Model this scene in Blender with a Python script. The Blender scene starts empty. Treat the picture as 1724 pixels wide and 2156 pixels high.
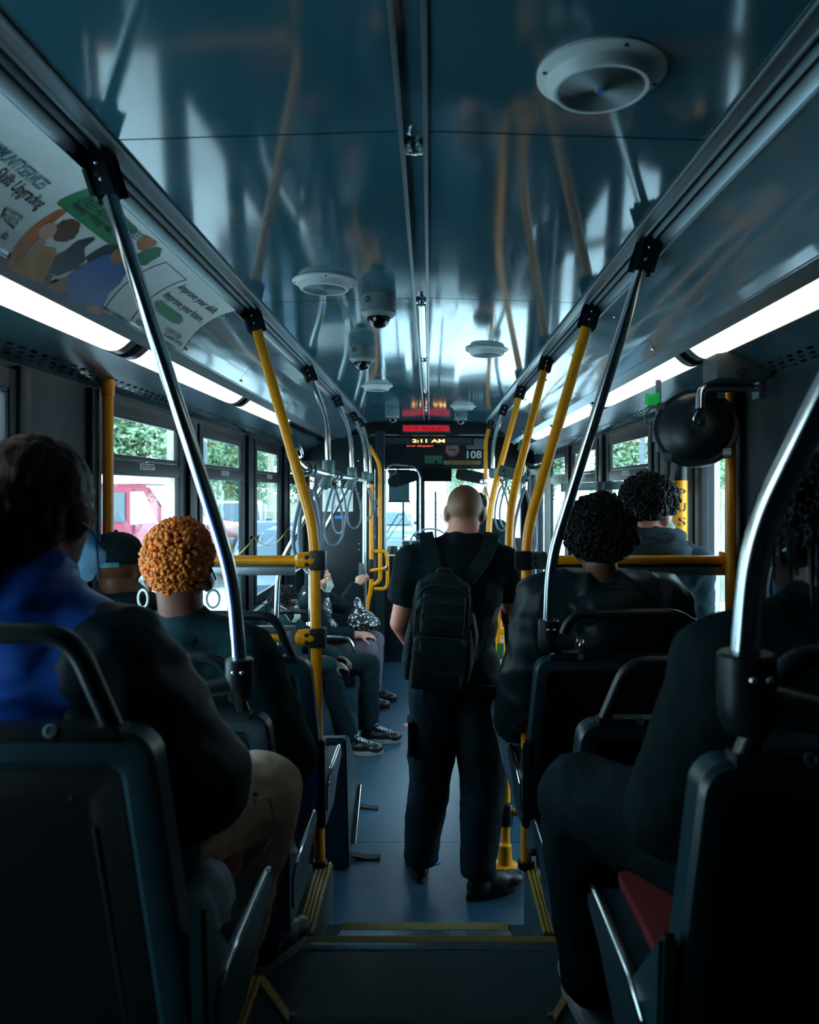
import bpy, bmesh, math, random
from mathutils import Vector, Matrix, noise

random.seed(7)
C = bpy.context.scene.collection
V = Vector
PI = math.pi
# ------------------------------------------------------------------ camera
F_PX, CX, CY, CAMZ = 1600.0, 905.0, 1033.0, 1.75
cam_d = bpy.data.cameras.new('camera')
cam = bpy.data.objects.new('camera', cam_d)
C.objects.link(cam)
cam.location = (0, 0, CAMZ)
cam.rotation_euler = (PI / 2, 0, 0)
cam_d.sensor_fit = 'AUTO'
cam_d.sensor_width = 36.0
cam_d.lens = 36.0 * F_PX / 2156.0
cam_d.shift_x = -(CX - 862.0) / 2156.0
cam_d.shift_y = -(1078.0 - CY) / 2156.0
cam_d.clip_start = 0.05
cam_d.clip_end = 400
cam_d.dof.use_dof = True
cam_d.dof.focus_distance = 3.5
cam_d.dof.aperture_fstop = 4.0
bpy.context.scene.camera = cam
# ------------------------------------------------------------------ overcast sky, exposure
world = bpy.data.worlds.new('overcast_sky')
bpy.context.scene.world = world
world.use_nodes = True
wn = world.node_tree.nodes
wl = world.node_tree.links
bg = wn['Background']
tc = wn.new('ShaderNodeTexCoord')
sep = wn.new('ShaderNodeSeparateXYZ')
ramp = wn.new('ShaderNodeValToRGB')
wl.new(tc.outputs['Generated'], sep.inputs[0])
wl.new(sep.outputs['Z'], ramp.inputs[0])
wl.new(ramp.outputs[0], bg.inputs[0])
ramp.color_ramp.elements[0].position = 0.0
ramp.color_ramp.elements[0].color = (0.72, 0.95, 1.0, 1)
ramp.color_ramp.elements[1].position = 0.6
ramp.color_ramp.elements[1].color = (0.46, 0.76, 1.0, 1)
bg.inputs[1].default_value = 8.0
vs = bpy.context.scene.view_settings
bpy.context.scene.display_settings.display_device = 'sRGB'
vs.view_transform = 'Standard'
vs.look = 'None'
vs.exposure = 0.0
vs.gamma = 1.0
vs.use_curve_mapping = False
sun_d = bpy.data.lights.new('hazy_sun', 'SUN')
sun_d.energy = 3.0
sun_d.angle = math.radians(25)
sun_d.color = (1.0, 0.97, 0.9)
sun = bpy.data.objects.new('hazy_sun', sun_d)
C.objects.link(sun)
sun.rotation_euler = (math.radians(42), 0, math.radians(-35))
cy = bpy.context.scene.cycles
cy.max_bounces = 8
cy.diffuse_bounces = 4
cy.glossy_bounces = 4
cy.transmission_bounces = 4
cy.transparent_max_bounces = 12
cy.sample_clamp_indirect = 6.0
cy.caustics_reflective = False
cy.caustics_refractive = False


def W(px, py, d):
    """a point seen at a place in the photograph, at depth d along the bus"""
    return V(((px - CX) / F_PX * d, d, CAMZ - (py - CY) / F_PX * d))


# ------------------------------------------------------------------ materials
def s2l(c):
    return tuple((v / 12.92 if v <= 0.04045 else ((v + 0.055) / 1.055) ** 2.4) for v in c)


def hexc(h):
    return s2l(tuple(int(h[i:i + 2], 16) / 255 for i in (0, 2, 4)))


MATS = {}


def mat(name, col, rough=0.5, metal=0.0, noise_scale=0, noise_amt=0.0, bump=0.0, bump_scale=60, spec=0.5,
        stretch=(1, 1, 1), emit=None, emit_s=0.0, rough_var=0.0):
    m = bpy.data.materials.new(name)
    m.use_nodes = True
    nt = m.node_tree
    b = nt.nodes['Principled BSDF']
    c = hexc(col) if isinstance(col, str) else col
    b.inputs['Base Color'].default_value = (*c, 1)
    b.inputs['Roughness'].default_value = rough
    b.inputs['Metallic'].default_value = metal
    b.inputs['Specular IOR Level'].default_value = spec
    if emit:
        b.inputs['Emission Color'].default_value = (*(hexc(emit) if isinstance(emit, str) else emit), 1)
        b.inputs['Emission Strength'].default_value = emit_s
    if noise_amt or bump or rough_var:
        t = nt.nodes.new('ShaderNodeTexCoord')
        mp = nt.nodes.new('ShaderNodeMapping')
        mp.inputs['Scale'].default_value = stretch
        nt.links.new(t.outputs['Object'], mp.inputs[0])
        if noise_amt or rough_var:
            n = nt.nodes.new('ShaderNodeTexNoise')
            n.inputs['Scale'].default_value = noise_scale
            n.inputs['Detail'].default_value = 5
            nt.links.new(mp.outputs[0], n.inputs[0])
        if noise_amt:
            r = nt.nodes.new('ShaderNodeValToRGB')
            r.color_ramp.elements[0].position = 0.3
            r.color_ramp.elements[1].position = 0.7
            r.color_ramp.elements[0].color = (*[v * (1 - noise_amt) for v in c], 1)
            r.color_ramp.elements[1].color = (*[min(1, v * (1 + noise_amt)) for v in c], 1)
            nt.links.new(n.outputs[0], r.inputs[0])
            nt.links.new(r.outputs[0], b.inputs['Base Color'])
        if rough_var:
            mr = nt.nodes.new('ShaderNodeMapRange')
            mr.inputs['From Min'].default_value = 0.3
            mr.inputs['From Max'].default_value = 0.7
            mr.inputs['To Min'].default_value = max(0.02, rough - rough_var)
            mr.inputs['To Max'].default_value = rough + rough_var
            nt.links.new(n.outputs[0], mr.inputs[0])
            nt.links.new(mr.outputs[0], b.inputs['Roughness'])
        if bump:
            n2 = nt.nodes.new('ShaderNodeTexNoise')
            n2.inputs['Scale'].default_value = bump_scale
            n2.inputs['Detail'].default_value = 4
            nt.links.new(mp.outputs[0], n2.inputs[0])
            bp = nt.nodes.new('ShaderNodeBump')
            bp.inputs['Strength'].default_value = bump
            bp.inputs['Distance'].default_value = 0.004
            nt.links.new(n2.outputs[0], bp.inputs['Height'])
            nt.links.new(bp.outputs[0], b.inputs['Normal'])
    MATS[name] = m
    return m


def glass_mat(name, tint, refl=1.0):
    m = bpy.data.materials.new(name)
    m.use_nodes = True
    nt = m.node_tree
    nt.nodes.remove(nt.nodes['Principled BSDF'])
    out = nt.nodes['Material Output']
    tr = nt.nodes.new('ShaderNodeBsdfTransparent')
    tr.inputs[0].default_value = (*tint, 1)
    gl = nt.nodes.new('ShaderNodeBsdfGlossy')
    gl.inputs['Roughness'].default_value = 0.02
    lw = nt.nodes.new('ShaderNodeLayerWeight')
    lw.inputs[0].default_value = 0.5
    pw = nt.nodes.new('ShaderNodeMath')
    pw.operation = 'POWER'
    pw.inputs[1].default_value = 5.0
    nt.links.new(lw.outputs['Facing'], pw.inputs[0])
    fr = nt.nodes.new('ShaderNodeMath')
    fr.operation = 'MULTIPLY_ADD'
    fr.inputs[1].default_value = 0.5 * refl
    fr.inputs[2].default_value = 0.03 * refl
    nt.links.new(pw.outputs[0], fr.inputs[0])
    mx = nt.nodes.new('ShaderNodeMixShader')
    nt.links.new(fr.outputs[0], mx.inputs[0])
    nt.links.new(tr.outputs[0], mx.inputs[1])
    nt.links.new(gl.outputs[0], mx.inputs[2])
    nt.links.new(mx.outputs[0], out.inputs[0])
    MATS[name] = m
    return m


mat('ceiling_panel', '2f5964', 0.085, spec=0.7, noise_scale=3, noise_amt=0.08, bump=0.03, bump_scale=2.2, rough_var=0.025)
mat('cove_panel', '5f757c', 0.09, spec=0.8, noise_scale=4, noise_amt=0.1, bump=0.08, bump_scale=4.0, rough_var=0.04)
mat('soffit', '33525a', 0.2, spec=0.55, noise_scale=5, noise_amt=0.1)
mat('aluminium', '8d9da2', 0.32, 0.85, noise_scale=30, noise_amt=0.08, stretch=(1, 0.05, 1))
mat('dark_rail', '1d2b30', 0.35, 0.3)
mat('steel', 'cdd6d8', 0.16, 1.0, noise_scale=40, noise_amt=0.05, stretch=(1, 1, 0.1))
mat('chrome', 'd6dde0', 0.08, 1.0)
mat('yellow_paint', 'f59c06', 0.28, spec=0.5, noise_scale=14, noise_amt=0.1, bump=0.03, bump_scale=90)
mat('black_plastic', '07161c', 0.38, noise_scale=30, noise_amt=0.2, bump=0.08, bump_scale=220)
mat('seat_shell', '15333c', 0.34, spec=0.5, noise_scale=9, noise_amt=0.18, bump=0.06, bump_scale=260)
mat('seat_panel', '02090d', 0.5, spec=0.28, noise_scale=6, noise_amt=0.25, bump=0.1, bump_scale=300)
mat('grey_fitting', '4d666b', 0.4, noise_scale=20, noise_amt=0.1)
mat('wall_panel', '13242b', 0.5, spec=0.3, noise_scale=8, noise_amt=0.15, bump=0.05, bump_scale=200)
mat('frame_black', '07151b', 0.42, spec=0.28, noise_scale=10, noise_amt=0.15)
mat('floor_rubber', '28485a', 0.34, spec=0.5, noise_scale=140, noise_amt=0.25, bump=0.12, bump_scale=240, rough_var=0.08)
mat('upper_rubber', '2a454b', 0.6, spec=0.35, noise_scale=140, noise_amt=0.3, bump=0.15, bump_scale=240)
mat('brass_strip', 'b79a48', 0.45, 0.1, noise_scale=60, noise_amt=0.3, bump=0.25, bump_scale=300)
mat('grip_strip', '8f7a3c', 0.75, 0.0, noise_scale=200, noise_amt=0.4, bump=0.5, bump_scale=500)
mat('white_plastic', 'c9d2cf', 0.4, noise_scale=12, noise_amt=0.05)
mat('dull_grey', '39474a', 0.5, noise_scale=12, noise_amt=0.06)
mat('camera_grey', '7d8b8c', 0.45, noise_scale=12, noise_amt=0.06)
mat('smoked_dome', '070b0d', 0.06, spec=0.8)
mat('lamp_glow', 'fff6dc', 0.4, emit=(1.0, 0.95, 0.80), emit_s=1.15)
mat('lamp_cap', '2a2c28', 0.3, noise_scale=20, noise_amt=0.1)
mat('led_red', '300406', 0.3, emit=(1.0, 0.02, 0.05), emit_s=0.55)
mat('red_reflection_glow', '600406', 0.3, emit=(1.0, 0.12, 0.1), emit_s=1.8)  # glow for the reflected letters of the red sign, not a lamp
mat('led_amber', '603004', 0.3, emit=(1.0, 0.5, 0.14), emit_s=3.5)
mat('led_red_off', '3a0508', 0.4, emit=(1.0, 0.02, 0.05), emit_s=0.08)
mat('led_bezel', '36423f', 0.35, noise_scale=20, noise_amt=0.1)
mat('paper', 'd9e0dc', 0.7, noise_scale=30, noise_amt=0.04)
mat('ink', '0f1a1c', 0.6)
mat('ink_teal', '1c6a6e', 0.6)
mat('ink_blue', '2d6fb0', 0.5)
mat('print_green', '12784a', 0.5, noise_scale=9, noise_amt=0.08)
mat('print_blue', '1f5f9c', 0.5, noise_scale=16, noise_amt=0.2)
mat('print_navy', '0f2436', 0.5, noise_scale=16, noise_amt=0.2)
mat('print_orange', 'b4641c', 0.5, noise_scale=20, noise_amt=0.35)
mat('print_yellow', 'bb7d22', 0.5, noise_scale=20, noise_amt=0.3)
mat('print_brown', '5a3420', 0.5, noise_scale=24, noise_amt=0.4)
mat('print_skin', '9c5f3c', 0.5, noise_scale=30, noise_amt=0.2)
mat('print_pale', 'c89a80', 0.5, noise_scale=30, noise_amt=0.2)
mat('print_maroon', '3c2226', 0.5)
mat('sign_red', 'b8272f', 0.5)
mat('sticker_orange', 'f0743a', 0.5)
mat('sign_green', '0f6b46', 0.5)
mat('sign_lime', 'a9d63a', 0.5)
mat('red_vinyl', '8a1620', 0.5, noise_scale=30, noise_amt=0.15)
mat('red_cushion', '6e1218', 0.75, noise_scale=90, noise_amt=0.25, bump=0.2, bump_scale=300)
mat('strap_grey', '5c6f7c', 0.4)
mat('webbing', '10191d', 0.75, bump=0.3, bump_scale=400)
mat('cord_yellow', 'c9b554', 0.5)
mat('green_lens', '12a03c', 0.15, emit=(0.02, 0.55, 0.12), emit_s=0.25)
mat('mirror', 'e0e6e8', 0.02, 1.0)
# people
mat('skin_fair', 'c98e78', 0.5, noise_scale=14, noise_amt=0.12, bump=0.05, bump_scale=300)
mat('skin_tan', 'a9744f', 0.5, noise_scale=14, noise_amt=0.12, bump=0.05, bump_scale=300)
mat('skin_brown', '6b4230', 0.5, noise_scale=14, noise_amt=0.12, bump=0.05, bump_scale=300)
mat('skin_dark', '3d2720', 0.48, noise_scale=14, noise_amt=0.12, bump=0.05, bump_scale=300)
mat('eye_white', 'd8d4cc', 0.2)
mat('lip', '7c4238', 0.5)
mat('black_cotton', '091c21', 0.85, spec=0.12, noise_scale=40, noise_amt=0.25, bump=0.25, bump_scale=500)
mat('black_twill', '0c2229', 0.8, spec=0.12, noise_scale=40, noise_amt=0.25, bump=0.3, bump_scale=500)
mat('black_nylon', '0a1f25', 0.48, spec=0.25, noise_scale=20, noise_amt=0.2, bump=0.12, bump_scale=90)
mat('pack_nylon', '0e2427', 0.7, spec=0.12, noise_scale=30, noise_amt=0.25, bump=0.4, bump_scale=420)
mat('dark_fleece', '112e32', 0.9, spec=0.12, noise_scale=60, noise_amt=0.25, bump=0.4, bump_scale=500)
mat('charcoal_fleece', '2d3b40', 0.92, spec=0.12, noise_scale=60, noise_amt=0.2, bump=0.4, bump_scale=500)
mat('navy_shell', '0a202a', 0.6, spec=0.25, noise_scale=20, noise_amt=0.2, bump=0.2, bump_scale=80)
mat('blue_nylon', '2263cc', 0.42, noise_scale=12, noise_amt=0.2, bump=0.2, bump_scale=40)
mat('khaki_twill', 'bba48d', 0.85, spec=0.12, noise_scale=60, noise_amt=0.12, bump=0.3, bump_scale=600)
mat('grey_denim', '41545f', 0.85, spec=0.12, noise_scale=60, noise_amt=0.25, bump=0.3, bump_scale=600)
mat('blue_denim', '24427c', 0.85, spec=0.12, noise_scale=60, noise_amt=0.25, bump=0.3, bump_scale=600)
mat('black_denim', '0b1f25', 0.85, spec=0.12, noise_scale=60, noise_amt=0.25, bump=0.3, bump_scale=600)
mat('grey_trouser', '6a6570', 0.85, spec=0.12, noise_scale=60, noise_amt=0.1, bump=0.2, bump_scale=600)
mat('silver_lining', '90a8b4', 0.5, noise_scale=18, noise_amt=0.45, bump=0.2, bump_scale=60, stretch=(1, 1, 0.3))
mat('shoe_black', '0b1013', 0.4, noise_scale=30, noise_amt=0.2, bump=0.2, bump_scale=200)
mat('shoe_white', 'c4ccce', 0.5, noise_scale=30, noise_amt=0.08)
mat('sole_grey', '8d9496', 0.6, noise_scale=30, noise_amt=0.1)
mat('mask_white', 'd2e6e2', 0.8, spec=0.12, noise_scale=30, noise_amt=0.04, bump=0.2, bump_scale=300)
mat('mask_blue', '9cc8dc', 0.8, spec=0.12, noise_scale=30, noise_amt=0.06, bump=0.2, bump_scale=300)
mat('hair_orange', 'c8690f', 0.6, noise_scale=70, noise_amt=0.55)
mat('hair_orange_root', '6b3410', 0.8, spec=0.12, noise_scale=60, noise_amt=0.4)
mat('hair_black', '050c10', 0.55, spec=0.25, noise_scale=60, noise_amt=0.4)
mat('hair_brown', '382011', 0.5, spec=0.25, noise_scale=9, noise_amt=0.5, stretch=(6, 1, 1), bump=0.5, bump_scale=50)
mat('red_fabric', 'a01c34', 0.8, spec=0.12, noise_scale=40, noise_amt=0.2)
mat('cap_teal', '2d6f7c', 0.5)
mat('denim_blue_dark', '16345c', 0.8, spec=0.12, noise_scale=40, noise_amt=0.35)
mat('blue_pattern', '2a5a78', 0.7, spec=0.12, noise_scale=45, noise_amt=0.8)
# outside
mat('asphalt', 'd2d6d4', 0.9, noise_scale=3, noise_amt=0.12)
mat('leaf', '6c8c68', 0.7, noise_scale=1.2, noise_amt=0.5)
mat('leaf_pale', '8aa682', 0.7, noise_scale=1.2, noise_amt=0.45)
mat('bark', '4c453c', 0.9, noise_scale=9, noise_amt=0.3)
mat('timber', '928d7b', 0.9, noise_scale=5, noise_amt=0.3, stretch=(6, 6, 0.6), bump=0.3, bump_scale=20)
mat('dirt', '7d7764', 0.95, noise_scale=2, noise_amt=0.2)
mat('truck_red', '84203a', 0.35, noise_scale=4, noise_amt=0.06)
mat('car_white', 'dfe4e4', 0.3)
mat('car_blue', '1d3a50', 0.25)
mat('car_silver', '6a767c', 0.28, 0.3)
mat('car_glass', '2c4450', 0.08, spec=0.7)
mat('tyre', '15181a', 0.8)
mat('grey_cladding', '5c686c', 0.7, noise_scale=4, noise_amt=0.15)
mat('fence_grey', '3d4a58', 0.6, 0.2)
glass_mat('window_glass', (0.95, 0.985, 0.985))
glass_mat('plexiglass', (0.95, 0.98, 0.985), 0.8)


def bag_pattern():
    m = mat('floral_print', '0b0e10', 0.45)
    nt = m.node_tree
    b = nt.nodes['Principled BSDF']
    t = nt.nodes.new('ShaderNodeTexCoord')
    n = nt.nodes.new('ShaderNodeTexVoronoi')
    n.inputs['Scale'].default_value = 38
    r = nt.nodes.new('ShaderNodeValToRGB')
    r.color_ramp.interpolation = 'CONSTANT'
    r.color_ramp.elements[0].color = (0.75, 0.8, 0.82, 1)
    r.color_ramp.elements[1].position = 0.36
    r.color_ramp.elements[1].color = (0.008, 0.012, 0.014, 1)
    nt.links.new(t.outputs['Object'], n.inputs[0])
    nt.links.new(n.outputs['Distance'], r.inputs[0])
    nt.links.new(r.outputs[0], b.inputs['Base Color'])


bag_pattern()


def scalp_material():
    """close-shaved scalp: short brown stubble over skin, thinning towards the neck"""
    m = mat('skin_shaved', 'c98e78', 0.5, bump=0.08, bump_scale=500)
    nt = m.node_tree
    b = nt.nodes['Principled BSDF']
    t = nt.nodes.new('ShaderNodeTexCoord')
    s = nt.nodes.new('ShaderNodeSeparateXYZ')
    nt.links.new(t.outputs['Object'], s.inputs[0])
    n = nt.nodes.new('ShaderNodeTexNoise')
    n.inputs['Scale'].default_value = 22
    nt.links.new(t.outputs['Object'], n.inputs[0])
    a = nt.nodes.new('ShaderNodeMath')
    a.operation = 'MULTIPLY_ADD'
    a.inputs[1].default_value = 0.05
    nt.links.new(n.outputs[0], a.inputs[0])
    nt.links.new(s.outputs['Z'], a.inputs[2])
    mr = nt.nodes.new('ShaderNodeMapRange')
    mr.inputs['From Min'].default_value = 1.615
    mr.inputs['From Max'].default_value = 1.685
    nt.links.new(a.outputs[0], mr.inputs[0])
    r = nt.nodes.new('ShaderNodeValToRGB')
    r.color_ramp.elements[0].color = (*hexc('e0927c'), 1)
    r.color_ramp.elements[1].color = (*hexc('80563c'), 1)
    e = r.color_ramp.elements.new(0.72)
    e.color = (*hexc('8c6046'), 1)
    nt.links.new(mr.outputs[0], r.inputs[0])
    nt.links.new(r.outputs[0], b.inputs['Base Color'])


scalp_material()
M = MATS


# ------------------------------------------------------------------ mesh helpers
def new_obj(name, me, m, parent=None):
    o = bpy.data.objects.new(name, me)
    C.objects.link(o)
    if m is not None:
        me.materials.clear()
        me.materials.append(M[m] if isinstance(m, str) else m)
    if parent is not None:
        o.parent = parent
        if parent.type == 'EMPTY':
            o.matrix_parent_inverse = Matrix.Translation(-parent.location)
    return o


def obj(name, bm, m, parent=None, smooth=True, angle=38):
    """one mesh object from a bmesh whose vertices are in scene coordinates"""
    me = bpy.data.meshes.new(name)
    bmesh.ops.recalc_face_normals(bm, faces=bm.faces)
    if smooth:
        ca = math.radians(angle)
        for f in bm.faces:
            f.smooth = True
        for e in bm.edges:
            if len(e.link_faces) == 2 and e.calc_face_angle(0) > ca:
                e.smooth = False
    bm.to_mesh(me)
    bm.free()
    return new_obj(name, me, m, parent)


def tag(o, label, cat, group=None):
    o['label'] = label
    o['category'] = cat
    if group:
        o['group'] = group
    return o


def thing(name, label, cat, loc, group=None):
    o = bpy.data.objects.new(name, None)
    C.objects.link(o)
    o.location = V(loc)
    o.empty_display_size = 0.05
    return tag(o, label, cat, group)


def struct(name, bm=None, m=None, parent=None, loc=(0, 0, 0), smooth=True):
    if bm is None:
        o = bpy.data.objects.new(name, None)
        C.objects.link(o)
        o.location = V(loc)
    else:
        o = obj(name, bm, m, parent, smooth)
    if parent is None:
        o['kind'] = 'structure'
    return o


def dup(root, loc, label=None):
    r = root.copy()
    C.objects.link(r)
    r.location = V(loc)
    if label:
        r['label'] = label
    for ch in list(root.children):
        c = ch.copy()
        C.objects.link(c)
        c.parent = r
        for g in list(ch.children):
            d = g.copy()
            C.objects.link(d)
            d.parent = c
    return r


def B():
    return bmesh.new()


def box(bm, lo, hi, bev=0.0):
    lo, hi = V(lo), V(hi)
    r = bmesh.ops.create_cube(bm, size=1)
    vs_ = r['verts']
    for v in vs_:
        v.co = V(((lo.x + hi.x) / 2 + v.co.x * (hi.x - lo.x), (lo.y + hi.y) / 2 + v.co.y * (hi.y - lo.y),
                  (lo.z + hi.z) / 2 + v.co.z * (hi.z - lo.z)))
    if bev:
        es = list({e for v in vs_ for e in v.link_edges})
        bmesh.ops.bevel(bm, geom=es, offset=bev, segments=2, profile=0.7, affect='EDGES')
    return bm


def obox(bm, c, ax, ay, az, sx, sy, sz, bev=0.0):
    """box at c with axes ax, ay, az and full sizes"""
    r = bmesh.ops.create_cube(bm, size=1)
    vs_ = r['verts']
    for v in vs_:
        v.co = V(c) + V(ax) * (v.co.x * sx) + V(ay) * (v.co.y * sy) + V(az) * (v.co.z * sz)
    if bev:
        es = list({e for v in vs_ for e in v.link_edges})
        bmesh.ops.bevel(bm, geom=es, offset=bev, segments=2, profile=0.7, affect='EDGES')
    return bm


def frame_of(t):
    t = t.normalized()
    u = t.cross(V((0, 0, 1)))
    if u.length < 1e-3:
        u = t.cross(V((0, 1, 0)))
    u.normalize()
    return u, u.cross(t).normalized()


def round_path(pts, r=0.1, n=6):
    """polyline with its corners rounded"""
    pts = [V(p) for p in pts]
    out = [pts[0]]
    for i in range(1, len(pts) - 1):
        a, b, c = pts[i - 1], pts[i], pts[i + 1]
        la, lc = (a - b).length, (c - b).length
        k = min(r, la * 0.49, lc * 0.49)
        p, q = b + (a - b).normalized() * k, b + (c - b).normalized() * k
        for j in range(n + 1):
            t = j / n
            out.append(p * (1 - t) ** 2 + b * 2 * t * (1 - t) + q * t * t)
    out.append(pts[-1])
    return out


def tube(bm, pts, r, seg=14, cap=True, closed=False, flat=1.0):
    pts = [V(p) for p in pts]
    n = len(pts)
    rr = r if isinstance(r, (list, tuple)) else [r] * n
    rings = []
    u0 = None
    for i, p in enumerate(pts):
        if closed:
            t = pts[(i + 1) % n] - pts[i - 1]
        else:
            t = pts[min(i + 1, n - 1)] - pts[max(i - 1, 0)]
        t.normalize()
        if u0 is None:
            u0, _ = frame_of(t)
        u = u0 - t * u0.dot(t)
        if u.length < 1e-4:
            u, _ = frame_of(t)
        u.normalize()
        u0 = u
        w = t.cross(u)
        rings.append([bm.verts.new(p + (u * math.cos(a) + w * math.sin(a) * flat) * rr[i])
                      for a in [2 * PI * k / seg for k in range(seg)]])
    m_ = n if closed else n - 1
    for i in range(m_):
        a, b = rings[i], rings[(i + 1) % n]
        for k in range(seg):
            bm.faces.new((a[k], a[(k + 1) % seg], b[(k + 1) % seg], b[k]))
    if cap and not closed:
        bm.faces.new(rings[0])
        bm.faces.new(list(reversed(rings[-1])))
    return bm


def lathe(bm, c, axis, prof, seg=32, cap=True):
    """prof: list of (radius, height along axis)"""
    axis = V(axis).normalized()
    u, w = frame_of(axis)
    rings = []
    for (r, h) in prof:
        if r < 1e-6:
            rings.append([bm.verts.new(V(c) + axis * h)])
        else:
            rings.append([bm.verts.new(V(c) + axis * h + (u * math.cos(a) + w * math.sin(a)) * r)
                          for a in [2 * PI * k / seg for k in range(seg)]])
    for a, b in zip(rings[:-1], rings[1:]):
        for k in range(seg):
            if len(a) == 1 and len(b) == 1:
                continue
            if len(a) == 1:
                bm.faces.new((a[0], b[k], b[(k + 1) % seg]))
            elif len(b) == 1:
                bm.faces.new((a[k], b[0], a[(k + 1) % seg]))
            else:
                bm.faces.new((a[k], a[(k + 1) % seg], b[(k + 1) % seg], b[k]))
    if cap:
        if len(rings[0]) > 1:
            bm.faces.new(rings[0])
        if len(rings[-1]) > 1:
            bm.faces.new(list(reversed(rings[-1])))
    return bm


def ball(bm, c, r, sub=2):
    m4 = Matrix.Translation(V(c)) @ Matrix.Diagonal((*(r if hasattr(r, '__len__') else (r, r, r)), 1))
    bmesh.ops.create_icosphere(bm, subdivisions=sub, radius=1.0, matrix=m4)
    return bm


def extrude_poly(bm, poly, y0, y1, closed=True):
    """extrude an (x, z) outline along y"""
    a = [bm.verts.new((x, y0, z)) for x, z in poly]
    b = [bm.verts.new((x, y1, z)) for x, z in poly]
    n = len(poly)
    for i in range(n if closed else n - 1):
        j = (i + 1) % n
        bm.faces.new((a[i], a[j], b[j], b[i]))
    if closed:
        bm.faces.new(a)
        bm.faces.new(list(reversed(b)))
    return bm


def prism(bm, pts, nrm, th):
    """flat outline given by 3-D points, thickened along nrm"""
    nrm = V(nrm).normalized() * th
    a = [bm.verts.new(V(p)) for p in pts]
    b = [bm.verts.new(V(p) + nrm) for p in pts]
    n = len(a)
    bm.faces.new(a)
    bm.faces.new(list(reversed(b)))
    for i in range(n):
        j = (i + 1) % n
        bm.faces.new((a[i], b[i], b[j], a[j]))
    return bm


def rrect(cx, cy_, w, h, r, n=4):
    out = []
    for (sx, sy, a0) in ((1, 1, 0), (-1, 1, PI / 2), (-1, -1, PI), (1, -1, 1.5 * PI)):
        for k in range(n + 1):
            a = a0 + PI / 2 * k / n
            out.append((cx + sx * (w / 2 - r) + r * math.cos(a), cy_ + sy * (h / 2 - r) + r * math.sin(a)))
    return out


_text_cache = {}


def text_geo(body, size, width=None, shear=0.0, bold=0.0):
    """triangulated lettering in a plane: returns verts [(x, y)], faces"""
    key = (body, size, shear, bold)
    if key not in _text_cache:
        cu = bpy.data.curves.new('lettering', 'FONT')
        cu.body = body
        cu.size = size
        cu.shear = shear
        cu.offset = bold
        cu.resolution_u = 3
        o = bpy.data.objects.new('lettering', cu)
        C.objects.link(o)
        dg = bpy.context.evaluated_depsgraph_get()
        me = bpy.data.meshes.new_from_object(o.evaluated_get(dg))
        vs_ = [(v.co.x, v.co.y) for v in me.vertices]
        fs = [tuple(p.vertices) for p in me.polygons]
        bpy.data.objects.remove(o)
        bpy.data.curves.remove(cu)
        bpy.data.meshes.remove(me)
        _text_cache[key] = (vs_, fs)
    vs_, fs = _text_cache[key]
    if width and vs_:
        x0, x1 = min(v[0] for v in vs_), max(v[0] for v in vs_)
        k = width / max(1e-6, x1 - x0)
        vs_ = [((v[0] - x0) * k, v[1]) for v in vs_]
    return vs_, fs


def lettering(name, body, size, fn, m, parent, width=None, shear=0.0, bold=0.0):
    vs_, fs = text_geo(body, size, width, shear, bold)
    me = bpy.data.meshes.new(name)
    me.from_pydata([tuple(fn(x, y)) for x, y in vs_], [], fs)
    return new_obj(name, me, m, parent)


def plane_map(o, u, v):
    o, u, v = V(o), V(u), V(v)
    return lambda x, y: o + u * x + v * y
# ------------------------------------------------------------------ the bus shell
XC = -0.04


def sx(s, dist):
    return XC + s * dist


def zz(h):
    return CAMZ + h


ZU, ZR, ZS = 0.31, 0.53, 0.165       # upper deck, rear deck, middle step (low floor is 0)
Y0, Y1 = -0.9, 9.3
WALL = 1.22

# floors
bm = B()
box(bm, (sx(-1, WALL), 2.40, -0.09), (sx(1, WALL), 9.4, -0.008))
floor = struct('floor', bm, 'dark_rail')
for a, b in ((2.74, 3.785), (3.789, 6.3), (6.304, 9.35)):
    bm = B()
    box(bm, (sx(-1, WALL), a, -0.02), (sx(1, WALL), b, 0.0))
    obj('floor_sheet', bm, 'floor_rubber', floor)
XL, XR = -0.372, 0.362               # stairwell sides
deck = struct('floor_upper', None, None)
bm = B()
box(bm, (sx(-1, WALL), 1.74, -0.05), (sx(1, WALL), 2.452, ZU))
obj('deck_sheet', bm, 'upper_rubber', deck)
for a, b in ((sx(-1, WALL), XL), (XR, sx(1, WALL))):
    bm = B()
    box(bm, (a, 2.452, -0.05), (b, 2.93, ZU), 0.004)
    obj('side_platform', bm, 'upper_rubber', deck)
bm = B()
box(bm, (XL, 2.452, -0.05), (XR, 2.775, ZS))
obj('step_tread', bm, 'upper_rubber', deck)
rear = struct('floor_rear', None, None)
bm = B()
vs_ = [(-0.415, 1.90), (-0.325, 1.76), (0.285, 1.76), (0.36, 1.90), (sx(1, WALL), 1.90), (sx(1, WALL), Y0),
       (sx(-1, WALL), Y0), (sx(-1, WALL), 1.90)]
prism(bm, [(x, y, ZU - 0.02) for x, y in vs_], (0, 0, 1), ZR - ZU + 0.02)
obj('rear_deck_sheet', bm, 'upper_rubber', rear)

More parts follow.
